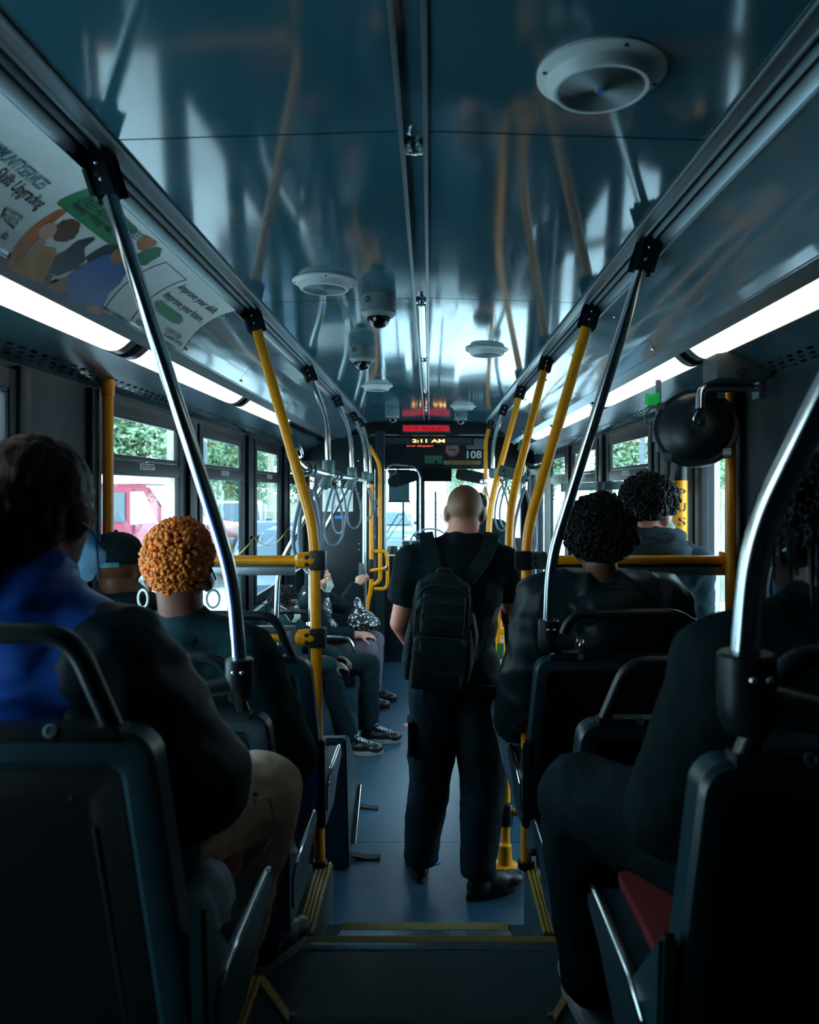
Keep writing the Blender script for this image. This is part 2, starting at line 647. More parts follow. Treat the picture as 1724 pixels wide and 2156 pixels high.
# step nosings and ribbed strips
t1 = struct('trim_1', None, None, loc=(0, 2.42, ZU))
bm = B()
extrude_poly(bm, [(2.382, ZU + 0.001), (2.386, ZU + 0.003), (2.417, ZU + 0.003), (2.417, ZU + 0.001)], -0.44, 0.405)
for v in bm.verts:
    v.co = V((v.co.y, v.co.x, v.co.z))
obj('nosing_lip', bm, 'aluminium', t1)
bm = B()
box(bm, (-0.44, 2.418, ZU + 0.0005), (0.405, 2.452, ZU + 0.0035), 0.001)
obj('grip_insert', bm, 'grip_strip', t1)
t2 = struct('trim_2', None, None, loc=(0, 2.74, ZS))
bm = B()
prism(bm, [(-0.318, 2.73, ZS), (0.284, 2.73, ZS), (0.296, 2.690, ZS), (-0.33, 2.690, ZS)], (0, 0, 1), 0.006)
obj('nosing_lip', bm, 'aluminium', t2)
bm = B()
box(bm, (-0.318, 2.731, ZS), (0.284, 2.778, ZS + 0.007), 0.002)
obj('grip_insert', bm, 'grip_strip', t2)
for i, (xa, xb) in enumerate(((-0.434, -0.376), (0.366, 0.422))):
    t3 = struct('trim_%d' % (3 + i), None, None, loc=((xa + xb) / 2, 2.7, ZU))
    bm = B()
    box(bm, (xa, 2.461, ZU + 0.0005), (xb, 2.93, ZU + 0.004))
    obj('strip_base', bm, 'grip_strip', t3)
    for k in range(4):
        bm = B()
        w = (xb - xa) / 4
        box(bm, (xa + k * w + 0.002, 2.461, ZU + 0.003), (xa + (k + 1) * w - 0.002, 2.93, ZU + 0.010), 0.003)
        obj('rib', bm, 'brass_strip', t3)
for i, (s, xa, xb, cx_) in enumerate(((-1, -0.475, -0.417, -0.325), (1, 0.362, 0.42, 0.285))):
    t3 = struct('trim_%d' % (5 + i), None, None, loc=((xa + xb) / 2, 1.6, ZR))
    for k in range(4):
        bm = B()
        w = (xb - xa) / 4
        box(bm, (xa + k * w + 0.002, 1.2, ZR + 0.0005), (xa + (k + 1) * w - 0.002, 1.898, ZR + 0.010), 0.003)
        obj('rib', bm, 'brass_strip', t3)
    bm = B()
    xe = -0.417 if s < 0 else 0.362
    prism(bm, [(xe, 1.903, ZR + 0.004), (cx_, 1.764, ZR + 0.004), (cx_, 1.735, ZR + 0.004), (xe, 1.868, ZR + 0.004)],
          (0, 0, 1), 0.006)
    obj('grip_insert', bm, 'brass_strip', t3)
    bm = B()
    box(bm, (cx_ - 0.012, 1.758, ZU), (cx_ + 0.012, 1.77, ZR + 0.006), 0.003)
    obj('corner_guard', bm, 'aluminium', t3)

# ceiling
CE_H, CC_H = 0.738, 0.757
XA, XB = -0.0625, -0.0085            # centre channel
ceil = struct('ceiling', None, None, loc=(0, 3.6, zz(CC_H)))
bm = B()
box(bm, (sx(-1, 0.66), Y0, zz(0.775)), (sx(1, 0.66), 8.25, zz(0.80)))
obj('roof_backing', bm, 'dark_rail', ceil)
seams = [Y0, 0.22, 1.6, 2.985, 4.32, 5.69, 7.08, 8.2]
for a, b in zip(seams[:-1], seams[1:]):
    for side in (0, 1):
        bm = B()
        xo = sx(-1, 0.625) if side == 0 else sx(1, 0.625)
        xi = XA if side == 0 else XB
        n = 6
        lo, hi = [], []
        for k in range(n + 1):
            t = k / n
            x = xo + (xi - xo) * t
            h = CE_H + (CC_H - CE_H) * t
            lo.append((x, zz(h)))
            hi.append((x, zz(h + 0.006)))
        extrude_poly(bm, lo + hi[::-1], a + 0.0028, b - 0.0028)
        obj('ceiling_panel', bm, 'ceiling_panel', ceil)
for xa, xb in ((XA - 0.004, XA + 0.006), (XB - 0.006, XB + 0.004)):
    bm = B()
    box(bm, (xa, Y0, zz(CC_H - 0.007)), (xb, 8.2, zz(CC_H + 0.02)), 0.002)
    obj('channel_trim', bm, 'aluminium', ceil)
bm = B()
box(bm, (XA, Y0, zz(CC_H + 0.008)), (XB, 8.2, zz(CC_H + 0.012)))
obj('channel_base', bm, 'ceiling_panel', ceil)

# rail extrusions along both edges of the ceiling, coves, soffits
COVE_T, COVE_B = (0.705, 0.685), (0.91, 0.522)


def cove_xz(t, s, off=0.0):
    """t = 0 at the rail, 1 at the lamp; off is measured into the bus"""
    d = COVE_T[0] + (COVE_B[0] - COVE_T[0]) * t
    h = COVE_T[1] + (COVE_B[1] - COVE_T[1]) * t
    b = 0.030 * 4 * t * (1 - t) - off
    return sx(s, d + 0.62 * b), zz(h + 0.78 * b)


for s, nm in ((-1, 'left'), (1, 'right')):
    rl = struct('trim_%d' % (7 if s < 0 else 8), None, None, loc=(sx(s, 0.66), 3.6, zz(0.72)))
    prof = [((0.622, 0.734), (0.652, 0.724), 'aluminium', 0.010), ((0.652, 0.742), (0.664, 0.728), 'dark_rail', 0.006),
            ((0.664, 0.736), (0.678, 0.714), 'grey_fitting', 0.008), ((0.678, 0.74), (0.690, 0.716), 'dark_rail', 0.005),
            ((0.690, 0.716), (0.709, 0.690), 'aluminium', 0.008)]
    for (d0, h0), (d1, h1), m, th in prof:
        bm = B()
        extrude_poly(bm, [(sx(s, d0), zz(h0)), (sx(s, d1), zz(h1)), (sx(s, d1), zz(h1 + th + 0.02)),
                          (sx(s, d0), zz(h0 + th + 0.02))], Y0, 8.2)
        obj('rail_rib', bm, m, rl)
    for (dd, hh, r) in ((0.6235, 0.732, 0.005), (0.653, 0.722, 0.004), (0.7085, 0.688, 0.006)):
        bm = B()
        tube(bm, [(sx(s, dd), Y0, zz(hh)), (sx(s, dd), 8.2, zz(hh))], r, 8)
        obj('rail_bead', bm, 'aluminium', rl)
    # cove: one curved panel per bay
    cv = struct('wall_cove_' + nm, None, None, loc=(sx(s, 0.8), 3.6, zz(0.6)))
    bays = [Y0, 0.95, 2.9, 3.75, 4.6, 5.6, 7.0, 8.2]
    for a, b in zip(bays[:-1], bays[1:]):
        bm = B()
        lo = [cove_xz(k / 10, s) for k in range(11)]
        hi = [cove_xz(k / 10, s, -0.006) for k in range(11)]
        extrude_poly(bm, lo + hi[::-1], a + 0.002, b - 0.002)
        obj('cove_panel', bm, 'cove_panel', cv)
        for t in (0.16, 0.9):
            x, z = cove_xz(t, s, 0.003)
            bm = B()
            ball(bm, (x, a + 0.02, z), 0.006, 1)
            obj('screw', bm, 'chrome', cv)
    bm = B()
    lo = [cove_xz(k / 10, s, -0.009) for k in range(11)]
    hi = [cove_xz(k / 10, s, -0.02) for k in range(11)]
    extrude_poly(bm, lo + hi[::-1], Y0, 8.2)
    obj('cove_backing', bm, 'dark_rail', cv)
    bm = B()
    extrude_poly(bm, [(sx(s, 0.907), zz(0.525)), (sx(s, 0.948), zz(0.496)), (sx(s, 0.952), zz(0.502)),
                      (sx(s, 0.952), zz(0.54)), (sx(s, 0.907), zz(0.545))], Y0, 8.2)
    obj('cove_edge', bm, 'aluminium', cv)
    # soffit between lamp and window head
    sf = struct('wall_soffit_' + nm, None, None, loc=(sx(s, 1.14), 3.6, zz(0.43)))
    bm = B()
    extrude_poly(bm, [(sx(s, 1.048), zz(0.470)), (sx(s, 1.12), zz(0.444)), (sx(s, 1.225), zz(0.385)),
                      (sx(s, 1.225), zz(0.42)), (sx(s, 1.12), zz(0.475)), (sx(s, 1.048), zz(0.50))], Y0, 8.2)
    obj('soffit_panel', bm, 'soffit', sf)
    bm = B()
    box(bm, (sx(s, 0.94) if s > 0 else sx(s, 1.05), Y0, zz(0.525)), (sx(s, 1.05) if s > 0 else sx(s, 0.94), 8.2, zz(0.545)))
    obj('lamp_channel', bm, 'dark_rail', sf)
    # vent slots
    bm = B()
    y = 0.9
    while y < 7.4:
        for row, (d0, d1) in enumerate(((1.155, 1.165), (1.172, 1.182), (1.189, 1.199))):
            ya = y + 0.022 * row
            for d in (d0,):
                ha = 0.444 + (d0 - 1.12) / 0.105 * (0.385 - 0.444) - 0.001
                hb = 0.444 + (d1 - 1.12) / 0.105 * (0.385 - 0.444) - 0.001
                q = [(sx(s, d0), ya, zz(ha)), (sx(s, d0), ya + 0.034, zz(ha)), (sx(s, d1), ya + 0.034, zz(hb)),
                     (sx(s, d1), ya, zz(hb))]
                bm.faces.new([bm.verts.new(p) for p in q])
        y += 0.066
    o = obj('vent_slots', bm, 'smoked_dome', sf)
    o['kind'] = 'stuff'

# lamps
SEG = {-1: [(1.12, 2.57), (2.63, 4.08), (4.14, 5.45)], 1: [(1.25, 2.72), (2.78, 4.25), (4.31, 5.72), (5.78, 6.95)]}
for s in (-1, 1):
    for i, (a, b) in enumerate(SEG[s]):
        L = thing('ceiling_lamp', 'x', 'lamp', (sx(s, 1.0), (a + b) / 2, zz(0.52)), 'fluorescent strip lamps above the windows')
        side = 'left' if s < 0 else 'right'
        L['label'] = ['nearest lit strip lamp above the windows on the %s wall',
                      'second lit strip lamp from the camera on the %s wall',
                      'third lit strip lamp from the camera on the %s wall',
                      'farthest short lit strip lamp at the front of the %s wall'][i] % side
        if s < 0 and i == 2:
            L['label'] = 'farthest lit strip lamp on the left wall behind the yellow pole'
        arc = []
        for k in range(13):
            t = k / 12
            d = 0.950 + 0.096 * t
            h = 0.500 - 0.030 * t - 0.020 * math.sin(PI * t)
            arc.append((sx(s, d), zz(h)))
        for nme, ya, yb, m in (('diffuser', a + 0.05, b - 0.05, 'lamp_glow'), ('end_cap', a, a + 0.049, 'lamp_cap'),
                               ('end_cap', b - 0.049, b, 'lamp_cap')):
            bm = B()
            top = [(x, z + 0.004) for x, z in arc]
            if nme == 'diffuser':
                extrude_poly(bm, arc + [(sx(s, 1.046), zz(0.52)), (sx(s, 0.950), zz(0.52))], ya, yb)
            else:
                extrude_poly(bm, [(x, z - 0.0015) for x, z in arc] + [(sx(s, 1.046), zz(0.522)), (sx(s, 0.950), zz(0.522))], ya, yb)
            obj(nme, bm, m, L)

# side walls with their windows
Z_SILL, Z_LT, Z_UB, Z_UT = 0.98, 1.812, 1.893, 2.055
Z_HEAD = 2.16
LW = [(0.70, 2.27), (2.88, 3.80), (4.17, 5.07), (5.48, 6.33), (6.78, 7.50), (7.95, 9.0)]
RW = [(4.06, 4.98), (5.36, 6.24), (6.58, 7.36)]
DOOR = (2.90, 3.90)
FDOOR = (7.75, 9.0)


def wall(s, nm, holes):
    """holes: (y0, y1, z0, z1) openings"""
    bm = B()
    xa, xb = sorted((sx(s, WALL), sx(s, WALL + 0.016)))
    ys = Y0
    for (a, b, z0, z1) in sorted(holes):
        box(bm, (xa, ys, 0), (xb, a, Z_HEAD))
        if z0 > 0:
            box(bm, (xa, a, 0), (xb, b, z0))
        box(bm, (xa, a, z1), (xb, b, Z_HEAD))
        ys = b
    box(bm, (xa, ys, 0), (xb, Y1, Z_HEAD))
    return struct('wall_' + nm, bm, 'wall_panel', smooth=False)


wall(-1, 'left', [(a, b, Z_SILL, Z_UT) for a, b in LW])
wall(1, 'right', [(a, b, Z_SILL, Z_UT) for a, b in RW] + [(DOOR[0], DOOR[1], 0, 2.0), (FDOOR[0], FDOOR[1], 0, 2.05)])
# wall ribs (pillars standing proud between the windows)
for s, nm, spans in ((-1, 'left', [(2.30, 2.36), (2.79, 2.85), (3.93, 4.05), (5.2, 5.35), (6.47, 6.63)]),
                     (1, 'right', [(1.2, 1.25), (2.1, 2.15), (5.12, 5.22), (6.36, 6.46)])):
    for i, (a, b) in enumerate(spans):
        bm = B()
        x0, x1 = sorted((sx(s, WALL), sx(s, WALL - 0.022)))
        box(bm, (x0, a, 0.35), (x1, b, 2.13), 0.006)
        struct('trim_%d' % (20 + i + (0 if s < 0 else 10)), bm, 'frame_black')

WN = [0]


def window(s, a, b, n, two=True):
    t = struct('window_%d' % n, None, None, loc=(sx(s, WALL), (a + b) / 2, 1.5))
    def memb(name, ya, yb, za, zb, xi=0.0, m='frame_black'):
        bm = B()
        p, q = sorted((sx(s, WALL + 0.012), sx(s, WALL - 0.012 + xi * 0.5)))
        box(bm, (p, ya, za), (q, yb, zb), 0.005)
        return obj(name, bm, m, t)
    memb('frame_jamb', a - 0.05, a + 0.012, Z_SILL - 0.05, Z_UT + 0.06)
    memb('frame_jamb', b - 0.012, b + 0.05, Z_SILL - 0.05, Z_UT + 0.06)
    memb('frame_head', a + 0.012, b - 0.012, Z_UT, Z_UT + 0.06)
    memb('frame_sill', a + 0.012, b - 0.012, Z_SILL - 0.05, Z_SILL + 0.012)
    memb('transom', a + 0.012, b - 0.012, Z_LT, Z_UB - 0.018)
    memb('sash_rail', a + 0.014, b - 0.014, Z_UB - 0.016, Z_UB + 0.004, 0.008)
    memb('sash_rail', a + 0.014, b - 0.014, Z_UT - 0.012, Z_UT + 0.012, 0.008)
    memb('sash_stile', a + 0.012, a + 0.03, Z_UB, Z_UT - 0.012, 0.006)
    memb('sash_stile', b - 0.03, b - 0.012, Z_UB, Z_UT - 0.012, 0.006)
    memb('latch', (a + b) / 2 - 0.05, (a + b) / 2 + 0.05, Z_UT + 0.014, Z_UT + 0.034, -0.012 * 0 + 0.012)
    for za, zb in ((Z_SILL, Z_LT), (Z_UB, Z_UT)):
        bm = B()
        xm = sx(s, WALL + 0.003)
        box(bm, (xm - 0.003, a, za), (xm + 0.003, b, zb))
        obj('pane', bm, 'window_glass', t)
    # small white notice on the transom with two lines of print
    yc = a + 0.52 * (b - a)
    xs = sx(s, WALL - 0.0135)
    bm = B()
    q = sorted((xs, sx(s, WALL - 0.0120)))
    box(bm, (q[0], yc - 0.085, Z_LT + 0.030), (q[1], yc + 0.085, Z_LT + 0.056))
    st = obj('notice', bm, 'paper', t)
    bm = B()
    rnd = random.Random(n)
    for row, zc in enumerate((Z_LT + 0.048, Z_LT + 0.038)):
        y = yc - 0.078
        while y < yc + 0.065:
            w = rnd.uniform(0.008, 0.03)
            xx = sx(s, WALL - 0.0138)
            bm.faces.new([bm.verts.new(p) for p in ((xx, y, zc - 0.0035), (xx, min(y + w, yc + 0.08), zc - 0.0035),
                                                    (xx, min(y + w, yc + 0.08), zc + 0.0035), (xx, y, zc + 0.0035))])
            y += w + 0.006
    obj('print', bm, 'ink', st)
    return t


for i, (a, b) in enumerate(LW[:5]):
    window(-1, a, b, i + 1)
for i, (a, b) in enumerate(RW):
    window(1, a, b, i + 6)
# the driver's side window beyond the partition
t = struct('window_9', None, None, loc=(sx(-1, WALL), 8.5, 1.5))
for ya, yb, za, zb in ((7.9, 7.97, .93, 2.1), (8.98, 9.05, .93, 2.1), (7.97, 8.98, 2.04, 2.1), (7.97, 8.98, .93, 1.0)):
    bm = B()
    box(bm, (sx(-1, WALL + 0.05), ya, za), (sx(-1, WALL - 0.015), yb, zb), 0.005)
    obj('frame_member', bm, 'frame_black', t)
bm = B()
box(bm, (sx(-1, WALL + 0.03), 7.95, 0.98), (sx(-1, WALL + 0.024), 9.0, 2.055))
obj('pane', bm, 'window_glass', t)

# outward end walls
bm = B()
box(bm, (sx(-1, WALL), Y0 - 0.06, 0.2), (sx(1, WALL), Y0, 2.6))
struct('wall_rear', bm, 'wall_panel', smooth=False)
# roof shell over coves, closes the corners
for s, nm in ((-1, 'left'), (1, 'right')):
    bm = B()
    extrude_poly(bm, [(sx(s, 1.30), zz(0.38)), (sx(s, 1.30), zz(0.56)), (sx(s, 0.9), zz(0.82)), (sx(s, 0.62), zz(0.83)),
                      (sx(s, 0.62), zz(0.80)), (sx(s, 0.88), zz(0.79)), (sx(s, 1.26), zz(0.55)), (sx(s, 1.26), zz(0.38))],
                 Y0 - 0.06, 9.45)
    struct('ceiling_shell_' + nm, bm, 'dark_rail', smooth=False)
bm = B()
box(bm, (sx(-1, 1.0), 8.2, zz(0.80)), (sx(1, 1.0), 9.45, zz(0.83)))
struct('ceiling_front', bm, 'dark_rail', smooth=False)

# rear door in the right wall: two glazed leaves with yellow push bars
xd = sx(1, WALL + 0.03)
for k, (a, b) in enumerate(((2.93, 3.385), (3.415, 3.87))):
    dl = struct('door_%d' % (k + 1), None, None, loc=(xd, (a + b) / 2, 0))

    def dm(name, ya, yb, za, zb, m='frame_black', dx=0.03):
        bm = B()
        box(bm, (xd - dx, ya, za), (xd + dx, yb, zb), 0.006)
        return obj(name, bm, m, dl)
    dm('stile', a, a + 0.075, 0.02, 1.99)
    dm('stile', b - 0.075, b, 0.02, 1.99)
    dm('top_rail', a + 0.075, b - 0.075, 1.88, 1.99)
    dm('bottom_rail', a + 0.075, b - 0.075, 0.02, 0.16)
    dm('pane', a + 0.075, b - 0.075, 0.16, 1.88, 'window_glass', 0.003)
    yb_ = a + 0.07 if k == 1 else b - 0.05
    bm = B()
    tube(bm, [(xd - 0.115, yb_, 0.75), (xd - 0.115, yb_, 1.80)], 0.034, 16)
    pb = obj('push_bar', bm, 'yellow_paint', dl)
    bm = B()
    tube(bm, [(xd - 0.115, yb_, 1.795), (xd - 0.115, yb_, 2.12)], 0.037, 16)
    tube(bm, [(xd - 0.115, yb_, 0.80), (xd - 0.02, yb_, 0.80)], 0.012, 10)
    obj('bar_sleeve', bm, 'black_plastic', dl)
    for j, ch in enumerate('PUSH'):
        zc = 1.722 - 0.062 * j
        for sgn in (-1,):
            def fm(x, y, zc=zc, yb_=yb_):
                ang = (x - 0.018) / 0.0348
                return V((xd - 0.115 + 0.0348 * math.sin(ang), yb_ - 0.0348 * math.cos(ang), zc + y))
            lettering('letter', ch, 0.052, fm, 'ink', pb, width=0.036, bold=0.001)
bm = B()
box(bm, (xd - 0.06, 2.86, 2.0), (xd + 0.04, 3.94, 2.13), 0.01)
box(bm, (xd - 0.045, 2.855, 0.0), (xd + 0.04, 2.925, 2.0), 0.008)
box(bm, (xd - 0.045, 3.875, 0.0), (xd + 0.04, 3.945, 2.0), 0.008)
struct('trim_40', bm, 'frame_black')
# front passenger door, glazed, in the right wall
for k, (a, b) in enumerate(((7.78, 8.36), (8.39, 8.97))):
    dl = struct('door_%d' % (k + 3), None, None, loc=(xd, (a + b) / 2, 0))
    for nme, ya, yb, za, zb, m, dx in (('stile', a, a + .07, .02, 2.03, 'frame_black', .03), ('stile', b - .07, b, .02, 2.03, 'frame_black', .03),
                                       ('top_rail', a + .07, b - .07, 1.93, 2.03, 'frame_black', .03),
                                       ('bottom_rail', a + .07, b - .07, .02, .16, 'frame_black', .03),
                                       ('pane', a + .07, b - .07, .16, 1.93, 'window_glass', .003)):
        bm = B()
        box(bm, (xd - dx, ya, za), (xd + dx, yb, zb), 0.006 if m != 'window_glass' else 0)
        obj(nme, bm, m, dl)

# front end: header, windscreen
hd = struct('wall_front', None, None, loc=(0, 8.4, 2.2))
for nme, lo, hi, m in (('header_panel', (sx(-1, 0.95), 8.2, zz(0.60)), (sx(1, 0.95), 8.26, zz(0.80)), 'frame_black'),
                       ('sign_bulkhead', (sx(-1, 1.22), 8.62, zz(0.245)), (sx(1, 1.22), 8.68, zz(0.82)), 'frame_black'),
                       ('lower_panel', (sx(-1, 1.22), 9.18, 0.0), (sx(1, 1.22), 9.26, 0.93), 'wall_panel'),
                       ('header_shelf', (sx(-1, 1.22), 8.2, zz(0.602)), (sx(1, 1.22), 8.66, zz(0.612)), 'frame_black')):
    bm = B()
    box(bm, lo, hi, 0.004)
    obj(nme, bm, m, hd)
for a, b in ((-0.64, -0.335), (0.315, 0.58)):
    bm = B()
    tube(bm, [(a, 8.19, zz(0.604)), (b, 8.19, zz(0.604))], 0.006, 8)
    obj('header_bead', bm, 'aluminium', hd)
ws = struct('window_10', None, None, loc=(0, 9.3, 1.5))
for xa, xb in ((sx(-1, 1.20), -0.155), (-0.075, sx(1, 1.20))):
    bm = B()
    prism(bm, [(xa, 9.24, 0.93), (xb, 9.30, 0.93), (xb, 9.24, 2.3), (xa, 9.18, 2.3)], (0, 1, 0), 0.006)
    obj('pane', bm, 'window_glass', ws)
for nme, xa, xb, za, zb in (('corner_post', sx(-1, 1.27), sx(-1, 1.14), 0.9, 2.35), ('corner_post', sx(1, 1.14), sx(1, 1.27), 0.9, 2.35),
                            ('centre_post', -0.168, -0.062, 0.9, 2.35), ('frame_sill', sx(-1, 1.22), sx(1, 1.22), 0.88, 0.95),
                            ('frame_head', sx(-1, 1.22), sx(1, 1.22), 2.28, 2.6)):
    bm = B()
    box(bm, (xa, 9.2, za), (xb, 9.32, zb), 0.01)
    obj(nme, bm, 'frame_black', ws)
# ------------------------------------------------------------------ poles and rails
RH = 0.706                            # the clamps sit this far above the camera


def clamp_top(t, p, q, s, small=False):
    """dark bracket that grips the ceiling rail at p; the tube leaves towards q"""
    d = (V(q) - V(p)).normalized()
    u = V((0, 1, 0))
    w = d.cross(u).normalized()
    bm = B()
    obox(bm, V(p) + d * 0.022, w, u, d, 0.044, 0.044, 0.078, 0.012)
    obox(bm, V(p) - d * 0.018 + w * 0.0, w, u, d, 0.050, 0.075, 0.022, 0.006)
    k = obj('ceiling_clamp', bm, 'black_plastic', t)
    for h in (0.008, 0.042):
        bm = B()
        ball(bm, V(p) + d * h - u * 0.022, 0.0065, 2)
        obj('bolt', bm, 'chrome', k)


def band(t, p, d, r, L, m, name='collar', seg=18):
    d = V(d).normalized()
    bm = B()
    lathe(bm, V(p) - d * L / 2, d, [(r * 0.92, 0), (r, 0.004), (r, L - 0.004), (r * 0.92, L)], seg)
    return obj(name, bm, m, t)


def pole(name, label, pts, r, m, s=0, bend=0.12, group=None, base=None, clamp=True):
    pts = [V(p) for p in pts]
    t = thing(name, label, 'pole', pts[-1], group)
    path = round_path(pts, bend, 8)
    bm = B()
    tube(bm, path, r, 20)
    obj('pole_tube', bm, m, t)
    if clamp:
        clamp_top(t, pts[0], pts[1], s)
    return t


R_Y, R_S = 0.0205, 0.0175


def seat_elbow(t, p, side, r=0.034, reach=0.085):
    """black socket at the foot of a silver pole, with a chrome-banded stub to the seat handle"""
    p = V(p)
    bm = B()
    lathe(bm, p, (0, 0, -1), [(r * 0.9, 0), (r, 0.004), (r, 0.062), (r * 0.94, 0.085), (r * 0.7, 0.102), (0, 0.108)], 24)
    e = obj('elbow_socket', bm, 'black_plastic', t)
    d = V((side * 0.86, -0.25, -0.12)).normalized()
    bm = B()
    tube(bm, [p + V((0, 0, -0.062)), p + V((0, 0, -0.062)) + d * reach], [r * 0.8, r * 0.62], 18)
    obj('socket_stub', bm, 'black_plastic', e)
    for k in (reach, reach + 0.02):
        band(t, p + V((0, 0, -0.062)) + d * k, d, r * 0.62, 0.014, 'chrome', 'chrome_band')
    for k in (-1, 1):
        bm = B()
        ball(bm, p + V((k * 0.010 + 0.004, -r * 0.97, -0.028)), 0.0058, 2)
        obj('bolt', bm, 'chrome', e)


# silver poles standing on the seat handles
pA = V((sx(-1, 0.672), 1.635, zz(RH)))
t = pole('grab_pole', 'silver pole slanting down in front of the advertisement to the left seat handle',
         [pA, (-0.478, 1.84, 1.545), (-0.464, 1.85, 1.338)], R_S, 'steel', -1, 0.16)
seat_elbow(t, (-0.464, 1.85, 1.342), -1)
pB = V((sx(1, 0.672), 2.2, zz(RH)))
t = pole('grab_pole', 'silver pole beside the person with black curly hair, standing on a seat handle',
         [pB, (0.382, 2.405, 1.53), (0.376, 2.41, 1.338)], R_S, 'steel', 1, 0.16)
seat_elbow(t, (0.376, 2.41, 1.342), 1)
pC = V((sx(1, 0.672), 0.62, zz(RH)))
t = pole('grab_pole', 'nearest thick silver pole on the right, its black elbow on the nearest seat handle',
         [pC, (0.408, 0.955, 1.69), (0.400, 0.965, 1.54)], R_S + 0.0005, 'steel', 1, 0.16)
seat_elbow(t, (0.402, 0.965, 1.545), 1, 0.036, 0.09)

# yellow floor-to-ceiling poles at the step
YB = ZU + 0.01
pl = V((sx(-1, 0.672), 3.05, zz(RH)))
tl = pole('grab_pole', 'yellow pole at the left side of the step with a grey-green bracket halfway up',
          [pl, (-0.448, 2.94, 1.60), (-0.42, 2.905, 0.31)], R_Y, 'yellow_paint', -1, 0.10)
pr = V((sx(1, 0.672), 2.98, zz(RH)))
tr = pole('grab_pole', 'yellow pole at the right side of the step beside the black seat back',
          [pr, (0.372, 2.93, 1.585), (0.367, 2.90, 0.31)], R_Y, 'yellow_paint', 1, 0.10)
band(tr, (0.367, 2.90, 0.325), (0, 0, 1), 0.032, 0.03, 'black_plastic', 'base_flange')
band(tl, (-0.42, 2.905, 0.325), (0, 0, 1), 0.030, 0.026, 'black_plastic', 'base_flange')
band(tl, W(615, 934, 3.0), (V(pl) - V((-0.448, 2.94, 1.60))), 0.031, 0.055, 'grey_fitting', 'bracket')
# yellow clamp low on the left pole
bm = B()
obox(bm, (-0.437, 2.89, 0.545), (1, 0, 0), (0, 1, 0), (0, 0, 1), 0.075, 0.05, 0.07, 0.012)
k = obj('lower_bracket', bm, 'yellow_paint', tl)
for h in (0.53, 0.56):
    bm = B()
    ball(bm, (-0.452, 2.866, h), 0.007, 1)
    obj('bolt', bm, 'ink', k)

# further yellow poles along the right
p2 = V((sx(1, 0.672), 4.12, zz(RH)))
t2_ = pole('grab_pole', 'second yellow pole on the right, carrying the grey clamp of the strap rail',
           [p2, (0.392, 3.75, 1.66), (0.352, 3.55, 0.02)], R_Y, 'yellow_paint', 1, 0.18)
band(t2_, W(1103, 940, 3.95), p2 - V((0.392, 3.75, 1.66)), 0.030, 0.055, 'grey_fitting', 'bracket')
bm = B()
lathe(bm, (0.350, 3.545, 0.0), (0, 0, 1), [(0.062, 0), (0.062, 0.006), (0.034, 0.014), (0.031, 0.10), (0.026, 0.105)], 24)
obj('base_flange', bm, 'yellow_paint', t2_)
band(t2_, (0.3555, 3.56, 0.235), (0, 0, 1), 0.034, 0.10, 'black_plastic', 'tee_fitting')
bm = B()
tube(bm, [(0.36, 3.56, 0.245), (0.43, 3.55, 0.245)], 0.017, 14)
obj('tee_stub', bm, 'yellow_paint', t2_)
p3 = V((sx(1, 0.672), 5.25, zz(RH)))
t3_ = pole('grab_pole', 'third yellow pole on the right, just beside the bald head',
           [p3, (0.405, 5.2, 1.63), (0.385, 5.15, 0.0)], R_Y, 'yellow_paint', 1, 0.18)
p4 = V((sx(1, 0.672), 7.85, zz(RH)))
pole('grab_pole', 'farthest yellow pole on the right, in front of the white number 108',
     [p4, (0.575, 7.85, 2.28), (0.575, 7.85, 0.0)], R_Y, 'yellow_paint', 1, 0.1)
p5 = V((sx(1, 0.672), 6.43, zz(RH)))
p5t = pole('grab_pole', 'thin silver pole on the right above the strap rail',
           [p5, (0.535, 6.43, 2.17), (0.53, 6.43, 1.90)], R_S, 'steel', 1, 0.12)
band(p5t, (0.53, 6.43, 1.90), (0, 0, 1), 0.033, 0.08, 'grey_fitting', 'tee_fitting')
# left row of silver poles above the strap rail
for d, lab in ((4.43, 'nearest silver pole above the strap rail on the left, behind the yellow pole'),
               (5.78, 'second silver pole above the left strap rail'),
               (7.02, 'third silver pole above the left strap rail, over the dark partition'),
               (7.62, 'last silver pole above the left strap rail, beside the curved yellow tube')):
    p = V((sx(-1, 0.672), d, zz(RH)))
    t = pole('grab_pole', lab, [p, (-0.60, d, 2.17), (-0.592, d, 1.90)], R_S, 'steel', -1, 0.12)
    band(t, (-0.592, d, 1.885), (0, 0, 1), 0.036, 0.085, 'grey_fitting', 'tee_fitting')

# strap rails
RZ = 1.845
t = thing('strap_rail', 'horizontal silver rail on the left with grey loops hanging from it', 'rail', (-0.592, 5.5, RZ))
bm = B()
tube(bm, round_path([(-0.575, 3.12, 1.90), (-0.588, 3.5, RZ + 0.015), (-0.592, 4.4, RZ), (-0.592, 7.75, RZ), (-0.64, 7.95, RZ)], 0.1), 0.0175, 16)
obj('rail_tube', bm, 'steel', t)
bm = B()
tube(bm, round_path([W(622, 934, 2.99), W(632, 940, 3.03), W(639, 965, 3.08), (-0.575, 3.12, 1.90)], 0.03), 0.006, 8)
obj('rail_hook', bm, 'steel', t)
t = thing('strap_rail', 'horizontal silver rail on the right with grey loops above the bald head', 'rail', (0.53, 6, RZ))
bm = B()
tube(bm, round_path([(0.50, 4.06, RZ + 0.03), (0.53, 4.3, RZ), (0.53, 7.8, RZ)], 0.1), 0.0175, 16)
obj('rail_tube', bm, 'steel', t)
bm = B()
obox(bm, W(1078, 998, 4.02), (0.96, 0, -0.28), (0, 1, 0), (0.28, 0, 0.96), 0.15, 0.05, 0.06, 0.014)
